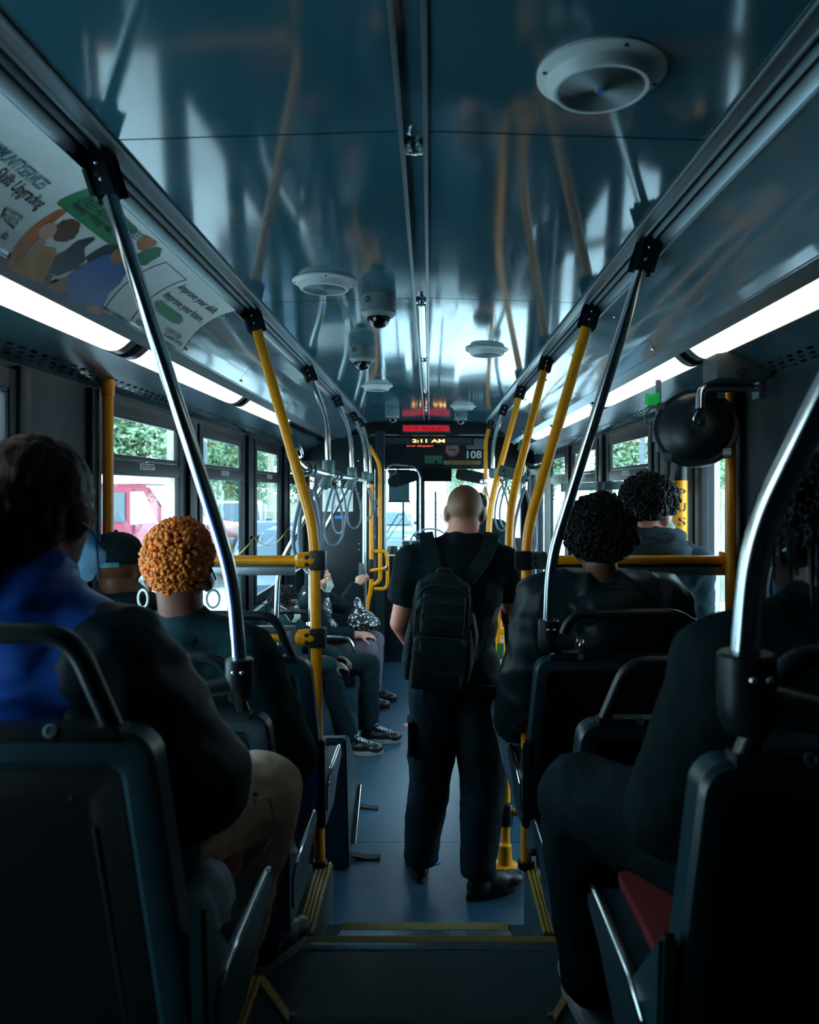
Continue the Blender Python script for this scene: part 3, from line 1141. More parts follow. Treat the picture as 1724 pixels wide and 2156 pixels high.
k = obj('rail_clamp', bm, 'grey_fitting', t)
for px in (1061, 1063):
    bm = B()
    ball(bm, W(px, 991 + (px - 1061) * 6, 3.99), 0.008, 1)
    obj('bolt', bm, 'ink', k)
# thin hook rod beside it
bm = B()
tube(bm, round_path([W(1098, 947, 3.93), W(1094, 958, 3.93), W(1106, 985, 3.93), W(1100, 1001, 3.95)], 0.03), 0.005, 8)
obj('rail_hook', bm, 'steel', t)

# loops of grey strap
def make_strap():
    t = thing('hand_strap', 'x', 'strap', (0, 0, 0), 'grey loop straps hanging from the overhead rails')
    bm = B()
    pts = []
    L, wd = 0.30, 0.062
    n = 36
    for k in range(n):
        a = k / n * 2 * PI
        z = -L / 2 - 0.055 + math.cos(a) * L / 2
        w = wd * math.sin(a) * (0.25 + 0.75 * (0.5 - 0.5 * math.cos(a)) ** 0.7)
        pts.append((w, 0.01 * math.sin(a * 2), z))
    tube(bm, pts, 0.0068, 8, closed=True)
    obj('loop', bm, 'strap_grey', t)
    bm = B()
    tube(bm, [(0.022 * math.cos(a), 0.0, 0.022 * math.sin(a)) for a in [2 * PI * k / 16 for k in range(16)]], 0.006, 8, closed=True)
    obj('hanger_ring', bm, 'grey_fitting', t)
    bm = B()
    obox(bm, (0, 0, -0.045), (1, 0, 0), (0, 1, 0), (0, 0, 1), 0.022, 0.018, 0.045, 0.004)
    obj('ferrule', bm, 'chrome', t)
    return t


proto = make_strap()
first = True
for x, y, z, rz, k, lab in ((-0.588, 3.62, RZ + 0.012, 0.5, 1.3, 'large loop strap hanging right behind the left yellow pole'),
                            (-0.59, 3.75, RZ + 0.01, -0.4, 1.45, 'loop strap half hidden by the left yellow pole, lower than its neighbour'),
                            (-0.592, 4.68, RZ, 0.3, 1.22, 'longest loop strap in front of the white paper on the partition'),
                            (-0.592, 4.95, RZ, -0.2, 1.05, 'loop strap beside the longest one, over the left edge of the white paper'),
                            (-0.592, 5.95, RZ, 0.2, 1.1, 'loop strap at the right edge of the white paper'),
                            (-0.592, 7.1, RZ, 0.2, 1.05, 'loop strap on the silver floor pole in front of the partition'),
                            (-0.592, 7.3, RZ, -0.1, 1.0, 'last loop strap on the left, over the straight yellow tube'),
                            (0.53, 4.25, RZ, 0.3, 1.35, 'large loop strap on the right beside the second yellow pole'),
                            (0.53, 5.25, RZ, 0.1, 1.0, 'loop strap right of the bald head, in front of the trees'),
                            (0.53, 5.6, RZ, -0.2, 1.1, 'loop strap right of the bald head, behind the third yellow pole'),
                            (0.53, 7.3, RZ, 0.2, 0.95, 'farthest loop strap on the right, touching the bald head')):
    o = proto if first else dup(proto, (0, 0, 0))
    first = False
    o.location = (x, y, z)
    o.rotation_euler = (0, 0, rz)
    o.scale = (k, k, k)
    o['label'] = lab

# silver frames beside the side-facing seats on the left
for d, lab in ((4.43, 'slanting silver bar from the strap rail to the nearer side seat on the left'),
               (5.78, 'slanting silver bar from the strap rail to the farther side seat on the left')):
    t = thing('grab_bar', lab, 'rail', (-0.9, d, 0.9))
    bm = B()
    tube(bm, round_path([(-0.595, d, 1.83), (-0.885, d, 1.30), (-0.905, d, 0.45)], 0.12), 0.0165, 16)
    obj('bar_tube', bm, 'steel', t)
    band(t, V((-0.605, d, 1.805)), (0.29, 0, 0.53), 0.031, 0.09, 'grey_fitting', 'fitting')
t = thing('grab_pole', 'upright silver pole behind the left yellow pole with a small chrome foot', 'pole', (-0.655, 4.3, 0.9))
bm = B()
tube(bm, [(-0.655, 4.2, 1.36), (-0.655, 4.2, 1.0)], 0.0165, 16)
obj('pole_tube', bm, 'steel', t)
band(t, (-0.655, 4.2, 1.37), (0, 0, 1), 0.024, 0.03, 'grey_fitting', 'collar')
band(t, (-0.655, 4.2, 1.0), (0, 0, 1), 0.030, 0.05, 'chrome', 'foot')
bm = B()
tube(bm, round_path([(-0.655, 4.2, 0.99), (-0.66, 4.2, 0.40), (-0.66, 4.2, 0.0)], 0.05), 0.0165, 12)
obj('seat_stub', bm, 'black_plastic', t)

t = thing('grab_pole', 'silver pole from the strap rail to the floor, gripped by a seated woman', 'pole', (-0.597, 6.92, 0))
bm = B()
tube(bm, [(-0.595, 6.92, RZ), (-0.597, 6.92, 0.0)], 0.0175, 16)
obj('pole_tube', bm, 'steel', t)
bm = B()
obox(bm, (-0.628, 6.92, 0.99), (1, 0, 0), (0, 1, 0), (0, 0, 1), 0.04, 0.04, 0.20, 0.012)
obj('stop_button_box', bm, 'grey_fitting', t)
t = thing('grab_pole', 'straight yellow tube with a red stop button before the dark partition', 'pole', (-0.575, 7.45, 0.3))
bm = B()
tube(bm, round_path([(-0.575, 7.45, RZ - 0.03), (-0.575, 7.45, 0.78), (-0.62, 7.45, 0.62), (-0.62, 7.45, 0.0)], 0.1), 0.0215, 16)
obj('pole_tube', bm, 'yellow_paint', t)
bm = B()
obox(bm, (-0.575, 7.42, 0.985), (1, 0, 0), (0, 1, 0), (0, 0, 1), 0.055, 0.06, 0.19, 0.012)
k = obj('stop_button_box', bm, 'black_plastic', t)
bm = B()
lathe(bm, (-0.575, 7.39, 0.97), (0, -1, 0), [(0.017, 0), (0.017, 0.006), (0.011, 0.011), (0, 0.012)], 16)
obj('button', bm, 'sign_red', k)
t = thing('grab_pole', 'curved yellow tube running down the edge of the dark partition', 'pole', (-0.5, 7.6, 0.8))
bm = B()
tube(bm, round_path([(sx(-1, 0.66), 7.75, zz(0.70)), (-0.60, 7.62, 2.18), (-0.50, 7.6, 2.02), (-0.497, 7.6, 0.84), (-0.60, 7.6, 0.80)], 0.09), 0.0205, 16)
obj('pole_tube', bm, 'yellow_paint', t)
t = thing('grab_loop', 'yellow loop handle bent out from the partition beside the driver area', 'handle', (-0.45, 7.35, 1.0))
bm = B()
tube(bm, round_path([(-0.54, 7.35, 1.165), (-0.425, 7.35, 1.165), (-0.41, 7.35, 1.10), (-0.41, 7.35, 0.86), (-0.425, 7.35, 0.80), (-0.54, 7.35, 0.80)], 0.07), 0.017, 14)
obj('handle_tube', bm, 'yellow_paint', t)
bm = B()
tube(bm, [(-0.57, 7.37, 0.975), (-0.43, 7.35, 1.0)], 0.016, 14)
obj('cross_tube', bm, 'yellow_paint', t)
bm = B()
obox(bm, (-0.415, 7.345, 1.0), (1, 0, 0), (0, 1, 0), (0, 0, 1), 0.036, 0.04, 0.05, 0.01)
obj('tee_fitting', bm, 'chrome', t)

# yellow crash rails with their clear panels
def rail_frame(name, label, s, x0, x1, y, z, group):
    t = thing(name, label, 'rail', ((x0 + x1) / 2, y, z), group)
    bm = B()
    tube(bm, [(x0, y, z), (x1, y, z)], R_Y - 0.002, 18)
    obj('rail_tube', bm, 'yellow_paint', t)
    return t


for s, x0, x1, xw in ((-1, -0.445, -1.24, 0), (1, 0.372, 1.165, 0)):
    y = 2.93
    side = 'left' if s < 0 else 'right'
    for z, up in ((1.482, True), (1.185, False)):
        if s > 0 and not up:
            continue
        t = rail_frame('crash_rail', '%s yellow crossbar on the %s between pole and wall' % ('upper' if up else 'lower', side) if s < 0 else
                       'yellow crossbar in front of the person in the grey hood', s, x0, x1, y, z, 'yellow crossbars at the step')
        xk = x0 - s * 0.002
        bm = B()
        lathe(bm, (xk + s * 0.075, y - 0.004, z), (-s, 0, 0), [(0.018, 0), (0.030, 0.012), (0.033, 0.05), (0.030, 0.075), (0.012, 0.10), (0, 0.103)], 20)
        if s > 0:
            bm.free()
            bm = B()
            obox(bm, (xk + 0.045, y - 0.004, z), (1, 0, 0), (0, 1, 0), (0, 0, 1), 0.066, 0.056, 0.066, 0.010)
        k = obj('pole_clamp', bm, 'yellow_paint' if s < 0 else 'dull_grey', t)
        bm = B()
        obox(bm, (xk - s * 0.012, y - 0.002, z), (1, 0, 0), (0, 1, 0), (0, 0, 1), 0.062, 0.062, 0.074, 0.008)
        obj('clamp_block', bm, 'black_plastic', t)
        for h in (-0.014, 0.014):
            bm = B()
            ball(bm, (xk + s * 0.028, y - 0.035, z + h), (0.009, 0.005, 0.009), 2)
            obj('bolt', bm, 'ink', k)
        if s > 0:
            bm = B()
            obox(bm, (x1 - 0.01, y, z), (1, 0, 0), (0, 1, 0), (0, 0, 1), 0.07, 0.055, 0.07, 0.014)
            obj('wall_clamp', bm, 'yellow_paint', t)
    g = thing('divider_panel', 'clear panel hanging below the upper yellow crossbar on the %s, framed in grey' % side, 'panel',
              ((x0 + x1) / 2, y, 1.3))
    xa, xb = sorted((x0 + s * 0.075, x1 - s * 0.03))
    zb_, zt_ = (1.205, 1.45)
    if s > 0:
        zb_ = 0.80
    bm = B()
    box(bm, (xa, y - 0.004, zb_), (xb, y + 0.004, zt_))
    obj('clear_sheet', bm, 'plexiglass', g)
    for nme, za, zc in (('top_channel', zt_ - 0.026, zt_ + 0.006), ('bottom_channel', zb_ - 0.012, zb_ + 0.024)):
        bm = B()
        box(bm, (xa, y - 0.011, za), (xb, y + 0.011, zc), 0.004)
        obj(nme, bm, 'aluminium', g)
    bm = B()
    box(bm, (xa, y - 0.012, zt_ + 0.006), (xb, y + 0.012, zt_ + 0.016))
    obj('gasket', bm, 'black_plastic', g)
    bm = B()
    box(bm, (xa, y - 0.010, ZU + 0.02), (xb, y + 0.010, zb_ - 0.05 if s < 0 else zb_ - 0.02), 0.008)
    obj('modesty_sheet', bm, 'wall_panel', g)
    bm = B()
    box(bm, (xa - 0.0 if s < 0 else xa, y - 0.02, ZU + 0.02), (xa + 0.03, y + 0.02, zt_), 0.004) if s > 0 else \
        box(bm, (xb - 0.03, y - 0.02, ZU + 0.02), (xb, y + 0.02, zt_ - 0.24), 0.004)
    obj('edge_post', bm, 'aluminium', g)

# wall-side posts
for s, px, lab in ((-1, 232, 'yellow post against the left wall in front of the window'), (1, 1562, 'yellow post against the right wall beside the rear door')):
    x = sx(s, WALL - 0.045)
    t = thing('grab_pole', lab, 'pole', (x, 2.87, ZU))
    bm = B()
    tube(bm, [(x, 2.87, zz(0.40)), (x, 2.87, ZU)], 0.0195, 16)
    obj('pole_tube', bm, 'yellow_paint', t)
    band(t, (x, 2.87, zz(0.39)), (0, 0, 1), 0.024, 0.06, 'yellow_paint', 'collar')

# barrier behind the bald man's right arm
t = thing('barrier_frame', 'yellow tube barrier beside the bald man, above the green and white notice', 'rail', (0.44, 4.1, 0.6))
for nme, a, b in (('frame_tube', (0.372, 4.1, 1.205), (1.13, 4.1, 1.205)), ('frame_tube', (0.372, 4.1, 0.99), (1.13, 4.1, 0.99)),
                  ('frame_tube', (0.372, 4.1, 1.22), (0.372, 4.1, 0.0)), ('frame_tube', (0.46, 4.1, 1.32), (0.50, 4.1, 0.99))):
    bm = B()
    tube(bm, [a, b], 0.0185 if a[2] != 1.32 else 0.009, 14)
    obj(nme, bm, 'yellow_paint', t)
bm = B()
ball(bm, (0.50, 4.08, 0.985), 0.012, 2)
obj('bolt', bm, 'ink', t)
t = thing('notice_board', 'green and white notice panel below the yellow barrier at the man\'s right hip', 'sign', (0.6, 4.1, 0.6))
bm = B()
box(bm, (0.36, 4.085, 0.35), (1.13, 4.10, 0.955), 0.012)
k = obj('board', bm, 'paper', t)
bm = B()
box(bm, (0.36, 4.081, 0.845), (1.13, 4.0865, 0.93), 0.002)
obj('green_band', bm, 'sign_green', t)
for j, (row, w) in enumerate(((0.79, 0.11), (0.765, 0.10))):
    bm = B()
    x = 0.375
    rnd = random.Random(j)
    while x < 0.42 + w:
        ww = rnd.uniform(0.01, 0.03)
        box(bm, (x, 4.0835, row - 0.006), (x + ww, 4.0855, row + 0.006))
        x += ww + 0.006
    obj('print', bm, 'ink', t)
bm = B()
lathe(bm, (0.455, 4.086, 0.655), (0, -1, 0), [(0.07, 0), (0.07, 0.003), (0, 0.0035)], 28)
obj('green_disc', bm, 'sign_green', t)
bm = B()
prism(bm, [(0.42, 4.082, 0.655), (0.455, 4.082, 0.685), (0.455, 4.082, 0.665), (0.49, 4.082, 0.665), (0.49, 4.082, 0.645), (0.455, 4.082, 0.645), (0.455, 4.082, 0.625)], (0, -1, 0), 0.002)
obj('white_arrow', bm, 'paper', t)
# stop request boxes on the right poles
for (px, py, d, lab, w, h) in ((1103, 1252, 2.87, 'grey-green button box on the yellow pole beside the man\'s elbow', 0.05, 0.125),
                               (1063, 1290, 3.62, 'small dark button box on the second yellow pole on the right', 0.034, 0.11)):
    p = W(px, py, d)
    t = thing('stop_button', lab, 'button box', p)
    bm = B()
    prism(bm, [(p.x - w / 2, p.y - 0.03, p.z - h * 0.36), (p.x + w * 0.1, p.y - 0.03, p.z - h / 2), (p.x + w / 2, p.y - 0.03, p.z - h / 2),
               (p.x + w / 2, p.y - 0.03, p.z + h / 2), (p.x, p.y - 0.03, p.z + h / 2), (p.x - w / 2, p.y - 0.03, p.z + h * 0.28)], (0, 1, 0), 0.06)
    bmesh.ops.bevel(bm, geom=list(bm.edges), offset=0.005, segments=2, affect='EDGES')
    obj('housing', bm, 'grey_fitting' if w > 0.04 else 'black_plastic', t)
    bm = B()
    obox(bm, (p.x - w * 0.46, p.y, p.z), (1, 0, 0), (0, 1, 0), (0, 0, 1), 0.012, 0.035, 0.045, 0.004)
    obj('button', bm, 'sign_red', t)
# yellow bell cord along the left windows
t = thing('bell_cord', 'thin yellow pull cord sagging across the left windows', 'cord', (sx(-1, WALL - 0.03), 5, 1.35))
hooks = [(2.9, 1.40), (3.99, 1.43), (5.275, 1.425), (6.55, 1.43), (7.3, 1.40)]
pts = []
for (a, za), (b, zb) in zip(hooks[:-1], hooks[1:]):
    for k in range(12):
        u = k / 12
        pts.append((sx(-1, WALL - 0.035), a + (b - a) * u, za + (zb - za) * u - 0.10 * 4 * u * (1 - u) * (b - a) / 1.3))
bm = B()
tube(bm, pts, 0.0035, 6)
obj('cord_line', bm, 'cord_yellow', t)
for a, za in hooks[1:-1]:
    bm = B()
    box(bm, (sx(-1, WALL), a - 0.012, za - 0.012), (sx(-1, WALL - 0.04), a + 0.012, za + 0.01), 0.003)
    obj('cord_clip', bm, 'black_plastic', t)
t = thing('bell_cord', 'thin pale pull cord drooping by the right front window', 'cord', (sx(1, WALL - 0.03), 6.2, 1.5))
bm = B()
pts = []
for k in range(15):
    u = k / 14
    pts.append((sx(1, WALL - 0.035), 6.9 - 2.0 * u, 1.52 - 0.10 * 4 * u * (1 - u)))
tube(bm, pts, 0.0035, 6)
obj('cord_line', bm, 'cord_yellow', t)
# ------------------------------------------------------------------ seats
def seat(label, s, d, zpan, xt, xb, xo, handle=True, base_z=None, ztop=None, drop=0.13):
    """double bus seat facing forward. s: side, d: depth of the backrest's top, xt / xb: aisle edge at top / bottom, xo: wall end"""
    ztop = ztop or zpan + 0.43
    t = thing('bus_seat', label, 'seat', ((xt + xo) / 2, d + 0.2, base_z))
    zb = zpan - drop

    def mp(u, v, w):
        """u: 0 aisle .. 1 wall, v: 0 bottom .. 1 top, w: forward"""
        fl = max(0.0, 1 - v) ** 1.3
        xa = xt + (xb - xt) * fl
        x = xa + (xo - xa) * u
        y = d + (1 - v) * 0.105 + w + 0.03 * (v ** 6)
        return V((x, y, zb + (ztop - zb) * v))
    width = abs(xo - xt)
    H = ztop - zb

    def outline(inset, r, n=5):
        w_, h_ = width - 2 * inset, H - 2 * inset
        pts = rrect(0.5 * width, 0.5 * H, w_, h_, max(r - inset * 0.4, 0.008), n)
        return [(p[0] / width, p[1] / H) for p in pts]
    bm = B()
    loops = [(0.0, 0.055), (0.0, 0.012), (0.006, 0.002), (0.020, 0.0), (0.040, 0.004), (0.052, 0.020), (0.060, 0.022)]
    rings = []
    for inset, w in loops:
        rings.append([bm.verts.new(mp(u, v, w)) for u, v in outline(inset, 0.045)])
    n = len(rings[0])
    for a, b in zip(rings[:-1], rings[1:]):
        for k in range(n):
            bm.faces.new((a[k], a[(k + 1) % n], b[(k + 1) % n], b[k]))
    fr = [bm.verts.new(mp(u, v, 0.055)) for u, v in outline(0.0, 0.045)]
    bm.faces.new(rings[0])
    shell = obj('backrest', bm, 'seat_shell', t, angle=30)
    # recessed dark back panel with a fold down each side
    bm = B()
    rings = []
    for inset, w in ((0.056, 0.020), (0.075, 0.023), (0.095, 0.023), (0.105, 0.028)):
        rings.append([bm.verts.new(mp(u, v, w)) for u, v in outline(inset, 0.045)])
    for a, b in zip(rings[:-1], rings[1:]):
        for k in range(n):
            bm.faces.new((a[k], a[(k + 1) % n], b[(k + 1) % n], b[k]))
    bm.faces.new(list(reversed(rings[-1])))
    obj('back_panel', bm, 'seat_panel', t, angle=50)
    # raised fold lines
    for u0, u1 in ((0.125, 0.118), (0.875, 0.882)):
        bm = B()
        pr_ = [(-.016, .0285), (-.010, .027), (-.004, .0245), (.004, .0245), (.010, .027), (.016, .0285)]
        va = [bm.verts.new(mp(u0 + du * .5, 0.80, w_)) for du, w_ in pr_]
        vb = [bm.verts.new(mp(u1 + du, 0.08, w_)) for du, w_ in pr_]
        for k in range(5):
            bm.faces.new((va[k], va[k + 1], vb[k + 1], vb[k]))
        obj('panel_fold', bm, 'seat_panel', t)
    for u, v in ((0.16, 0.86), (0.84, 0.86)):
        bm = B()
        ball(bm, mp(u, v, 0.026), (0.006, 0.003, 0.006), 1)
        obj('rivet', bm, 'black_plastic', t)
    # cushions on the passenger side
    for nme, m, v0, v1 in (('back_cushion', 'red_cushion', 0.16, 0.92),):
        bm = B()
        rings = []
        for inset, w in ((0.0, 0.054), (0.004, 0.072), (0.03, 0.085)):
            rings.append([bm.verts.new(mp(0.06 + 0.88 * u, v0 + (v1 - v0) * v, w)) for u, v in outline(inset, 0.06)])
        for a, b in zip(rings[:-1], rings[1:]):
            for k in range(n):
                bm.faces.new((a[k], a[(k + 1) % n], b[(k + 1) % n], b[k]))
        bm.faces.new(rings[-1])
        obj(nme, bm, m, t)
    xs = sorted((xb + s * 0.0, xo))
    y0, y1 = d + 0.10, d + 0.52
    bm = B()
    prof = [(y0, zpan - 0.10), (y0, zpan - 0.005), (y0 + 0.04, zpan + 0.012), (y1 - 0.05, zpan + 0.008), (y1, zpan - 0.02), (y1 - 0.01, zpan - 0.05), (y0 + 0.2, zpan - 0.09)]
    a = [bm.verts.new((xs[0], y, z)) for y, z in prof]
    b = [bm.verts.new((xs[1], y, z)) for y, z in prof]
    k_ = len(prof)
    for i in range(k_):
        bm.faces.new((a[i], a[(i + 1) % k_], b[(i + 1) % k_], b[i]))
    bm.faces.new(a)
    bm.faces.new(list(reversed(b)))
    bmesh.ops.bevel(bm, geom=list(bm.edges), offset=0.008, segments=2, affect='EDGES')
    obj('seat_pan', bm, 'seat_shell', t)
    bm = B()
    box(bm, (xs[0] + (0.055 if s > 0 else 0.03), y0 + 0.04, zpan), (xs[1] - (0.03 if s > 0 else 0.055), y1 - 0.02, zpan + 0.03), 0.014)
    obj('seat_cushion', bm, 'red_cushion', t)
    # bright worn edge along the aisle end of the pan
    bm = B()
    tube(bm, round_path([(xb + s * 0.006, y0 + 0.03, zpan - 0.012), (xb + s * 0.004, y0 + 0.10, zpan + 0.010), (xb + s * 0.004, y1 - 0.06, zpan + 0.010),
                         (xb + s * 0.012, y1 - 0.01, zpan - 0.01)], 0.03), 0.009, 10)
    obj('edge_trim', bm, 'steel', t)
    # side wing joining pan and back at the aisle
    bm = B()
    prof = [(d + 0.05, zpan + 0.17), (d + 0.075, zpan - 0.14), (d + 0.30, zpan - 0.15), (d + 0.5, zpan - 0.045), (d + 0.5, zpan - 0.005), (d + 0.2, zpan + 0.0)]
    prism(bm, [(xb + s * 0.004, y, z) for y, z in prof], (s, 0, 0), 0.026)
    bmesh.ops.bevel(bm, geom=list(bm.edges), offset=0.006, segments=2, affect='EDGES')
    obj('side_wing', bm, 'seat_shell', t)
    # pedestal
    bm = B()
    xm = xb + s * 0.30
    box(bm, (xm - 0.05, d + 0.15, base_z), (xm + 0.05, d + 0.40, zpan - 0.08), 0.01)
    obj('pedestal', bm, 'black_plastic', t)
    bm = B()
    xg = sorted((xm, xo))
    box(bm, (xg[0], d + 0.22, zpan - 0.13), (xg[1], d + 0.30, zpan - 0.085), 0.006)
    obj('support_beam', bm, 'black_plastic', t)
    if handle:
        yh = d + 0.028
        f = s
        x_ = [xt + f * 0.055, xt + f * 0.115, xt + f * 0.46, xt + f * 0.52, xt + f * 0.64, xt + f * 0.70]
        bm = B()
        tube(bm, round_path([(x_[0], yh + 0.02, ztop - 0.015), (x_[1], yh, ztop + 0.145), (x_[2], yh - 0.005, ztop + 0.150), (x_[3], yh, ztop + 0.108),
                             (x_[4], yh, ztop + 0.104), (x_[5], yh + 0.02, ztop - 0.015)], 0.05, 8), 0.0155, 14)
        hd_ = obj('grab_handle', bm, 'black_plastic', t)
        bm = B()
        box(bm, tuple(min(a, b) for a, b in zip((x_[0] - f * 0.01, yh - 0.002, ztop - 0.012), (x_[5], yh + 0.04, ztop + 0.012))),
            tuple(max(a, b) for a, b in zip((x_[0] - f * 0.01, yh - 0.002, ztop - 0.012), (x_[5], yh + 0.04, ztop + 0.012))), 0.008)
        obj('handle_base', bm, 'black_plastic', hd_)
        for xx in (x_[0] + f * 0.09, x_[5] - f * 0.08):
            bm = B()
            lathe(bm, (xx, yh - 0.0, ztop + 0.006), (0, -1, 0.3), [(0.010, 0.0), (0.010, 0.0035), (0.006, 0.004), (0.005, 0.002), (0, 0.002)], 16)
            obj('screw', bm, 'aluminium', hd_)
    return t


SEATS = {}
SEATS['LA'] = seat('nearest black bus seat back on the left, behind the woman in the blue jacket', -1, 1.06, 0.98, -0.398, -0.325, sx(-1, WALL - 0.05), base_z=ZR, ztop=1.400, drop=0.30)
SEATS['LB'] = seat('black bus seat under the woman with orange curls', -1, 1.86, 0.76, -0.402, -0.352, sx(-1, WALL - 0.05), base_z=ZU, ztop=1.19)
SEATS['LC'] = seat('black bus seat at the left edge of the step, in front of the orange curls', -1, 2.46, 0.76, -0.392, -0.345, sx(-1, WALL - 0.05), base_z=ZU, ztop=1.195)
SEATS['RA'] = seat('nearest black bus seat back on the right, with the thick silver pole on its handle', 1, 0.985, 0.98, 0.362, 0.31, sx(1, WALL - 0.05), base_z=ZR, ztop=1.385, drop=0.30)
SEATS['RB'] = seat('black bus seat on the right half hidden by the nearest dark passenger', 1, 1.80, 0.76, 0.36, 0.312, sx(1, WALL - 0.05), base_z=ZU, ztop=1.19)
SEATS['RC'] = seat('black bus seat on the right in front of the person with black curly hair', 1, 2.46, 0.76, 0.348, 0.305, sx(1, WALL - 0.05), base_z=ZU, ztop=1.20)

# folded seat units on the low floor just past the step, left
t = thing('folding_seat', 'low dark seat base with a bright edge past the step on the left', 'seat', (-0.6, 3.55, 0))
bm = B()
prism(bm, [(-0.372, 3.5, 0.0), (-0.372, 3.62, 0.0), (-0.345, 3.74, 0.36), (-0.372, 3.52, 0.62), (-0.385, 3.46, 0.62)], (-1, 0, 0), 0.75)
bmesh.ops.bevel(bm, geom=list(bm.edges), offset=0.01, segments=2, affect='EDGES')
obj('seat_base', bm, 'seat_shell', t)
bm = B()
tube(bm, [(-0.362, 3.60, 0.075), (-0.348, 3.72, 0.31)], [0.014, 0.017], 10)
obj('edge_trim', bm, 'steel', t)
bm = B()
box(bm, (-1.1, 3.64, 0.30), (-0.38, 3.76, 0.40), 0.02)
obj('seat_cushion', bm, 'red_cushion', t)
# side-facing bench along the left wall
t = thing('side_bench', 'row of sideways seats along the left wall under the boy and the woman', 'seat', (-1.0, 5.4, 0))
for a, b in ((4.62, 5.50), (5.54, 6.62)):
    bm = B()
    box(bm, (sx(-1, WALL - 0.02), a, 0.36), (-0.74, b, 0.44), 0.02)
    obj('seat_pan', bm, 'seat_shell', t)
    bm = B()
    box(bm, (sx(-1, WALL - 0.08), a + 0.03, 0.44), (-0.76, b - 0.03, 0.465), 0.012)
    obj('seat_cushion', bm, 'red_cushion', t)
    bm = B()
    box(bm, (sx(-1, WALL - 0.005), a, 0.44), (sx(-1, WALL - 0.075), b, 0.93), 0.02)
    obj('backrest', bm, 'seat_shell', t)
    bm = B()
    box(bm, (sx(-1, WALL - 0.02), a + 0.1, 0.0), (-0.85, b - 0.1, 0.36), 0.01)
    obj('seat_base', bm, 'wall_panel', t)
bm = B()
tube(bm, round_path([(-0.80, 5.52, 0.43), (-0.80, 5.52, 0.66), (-0.78, 5.52, 0.69), (-0.58, 5.52, 0.68), (-0.54, 5.52, 0.56), (-0.56, 5.52, 0.43)], 0.08), 0.013, 12)
obj('armrest', bm, 'steel', t)
bm = B()
tube(bm, round_path([(-0.93, 4.58, 0.93), (-0.93, 4.58, 1.02), (-0.72, 4.58, 1.02), (-0.70, 4.58, 0.93)], 0.05), 0.014, 12)
obj('grab_handle', bm, 'black_plastic', t)
# webbing belts on the floor
for i, (x0, y0, x1, y1, lab) in enumerate(((-0.48, 4.20, -0.283, 4.18, 'black webbing strap lying on the blue floor, the farther of two'),
                                           (-0.40, 3.62, -0.236, 3.615, 'black webbing strap lying on the blue floor, the nearer of two'))):
    bm = B()
    n = 10
    lo = []
    for k in range(n + 1):
        u = k / n
        x, y = x0 + (x1 - x0) * u, y0 + (y1 - y0) * u
        z = 0.010 + 0.006 * math.sin(u * 5 + i)
        lo.append((x, y, z))
    va = [[bm.verts.new((x, y + dy, z + dz)) for dy, dz in ((-0.022, -0.004), (-0.022, 0.004), (0.022, 0.004), (0.022, -0.004))] for x, y, z in lo]
    for a, b in zip(va[:-1], va[1:]):
        for k in range(4):
            bm.faces.new((a[k], a[(k + 1) % 4], b[(k + 1) % 4], b[k]))
    bm.faces.new(va[0])
    bm.faces.new(va[-1][::-1])
    tag(obj('webbing_strap', bm, 'webbing', None), lab, 'strap', 'webbing straps on the floor')
for (px, py, d, lab) in ((914, 1809, 3.607, 'orange and blue floor sticker beside the man\'s left shoe'), (850, 1526, 5.68, 'small orange floor sticker in the aisle left of the man\'s legs')):
    p = W(px, py, d) + V((0.07 if d > 5 else -0.025, 0, 0))
    t = thing('floor_sticker', lab, 'sticker', (p.x, p.y, 0))
    bm = B()
    lathe(bm, (p.x - 0.01, p.y, 0.0), (0, 0, 1), [(0.062, 0.0006), (0.062, 0.0016), (0, 0.0016)], 32)
    obj('disc', bm, 'sticker_orange', t)
    bm = B()
    lathe(bm, (p.x + 0.012, p.y - 0.015, 0.0016), (0, 0, 1), [(0.036, 0.0), (0.045, 0.0006), (0, 0.0006)], 24)
    obj('inner_disc', bm, 'ink_blue', t)
# wheel housings on the low floor by the front
for s, lab in ((-1, 'dark wheel housing by the front on the left'), (1, 'dark wheel housing by the front door on the right')):
    bm = B()
    xa, xb = sorted((sx(s, WALL), sx(s, 0.62)))
    box(bm, (xa, 6.75, 0), (xb, 7.55, 0.40), 0.02)
    tag(obj('wheel_housing', bm, 'wall_panel'), lab, 'housing')
# grey housing on the right beyond the barrier
bm = B()
box(bm, (0.355, 4.35, 0.0), (1.15, 4.9, 0.36), 0.015)
tag(obj('equipment_box', bm, 'floor_rubber'), 'low teal box on the floor right of the man\'s legs', 'housing')
# ------------------------------------------------------------------ ceiling fixtures
def ceil_h(x):
    if x < XA:
        t = (x - sx(-1, 0.625)) / (XA - sx(-1, 0.625))
    else:
        t = (sx(1, 0.625) - x) / (sx(1, 0.625) - XB)
    return zz(CE_H + (CC_H - CE_H) * max(0, min(1, t))) - 0.0005


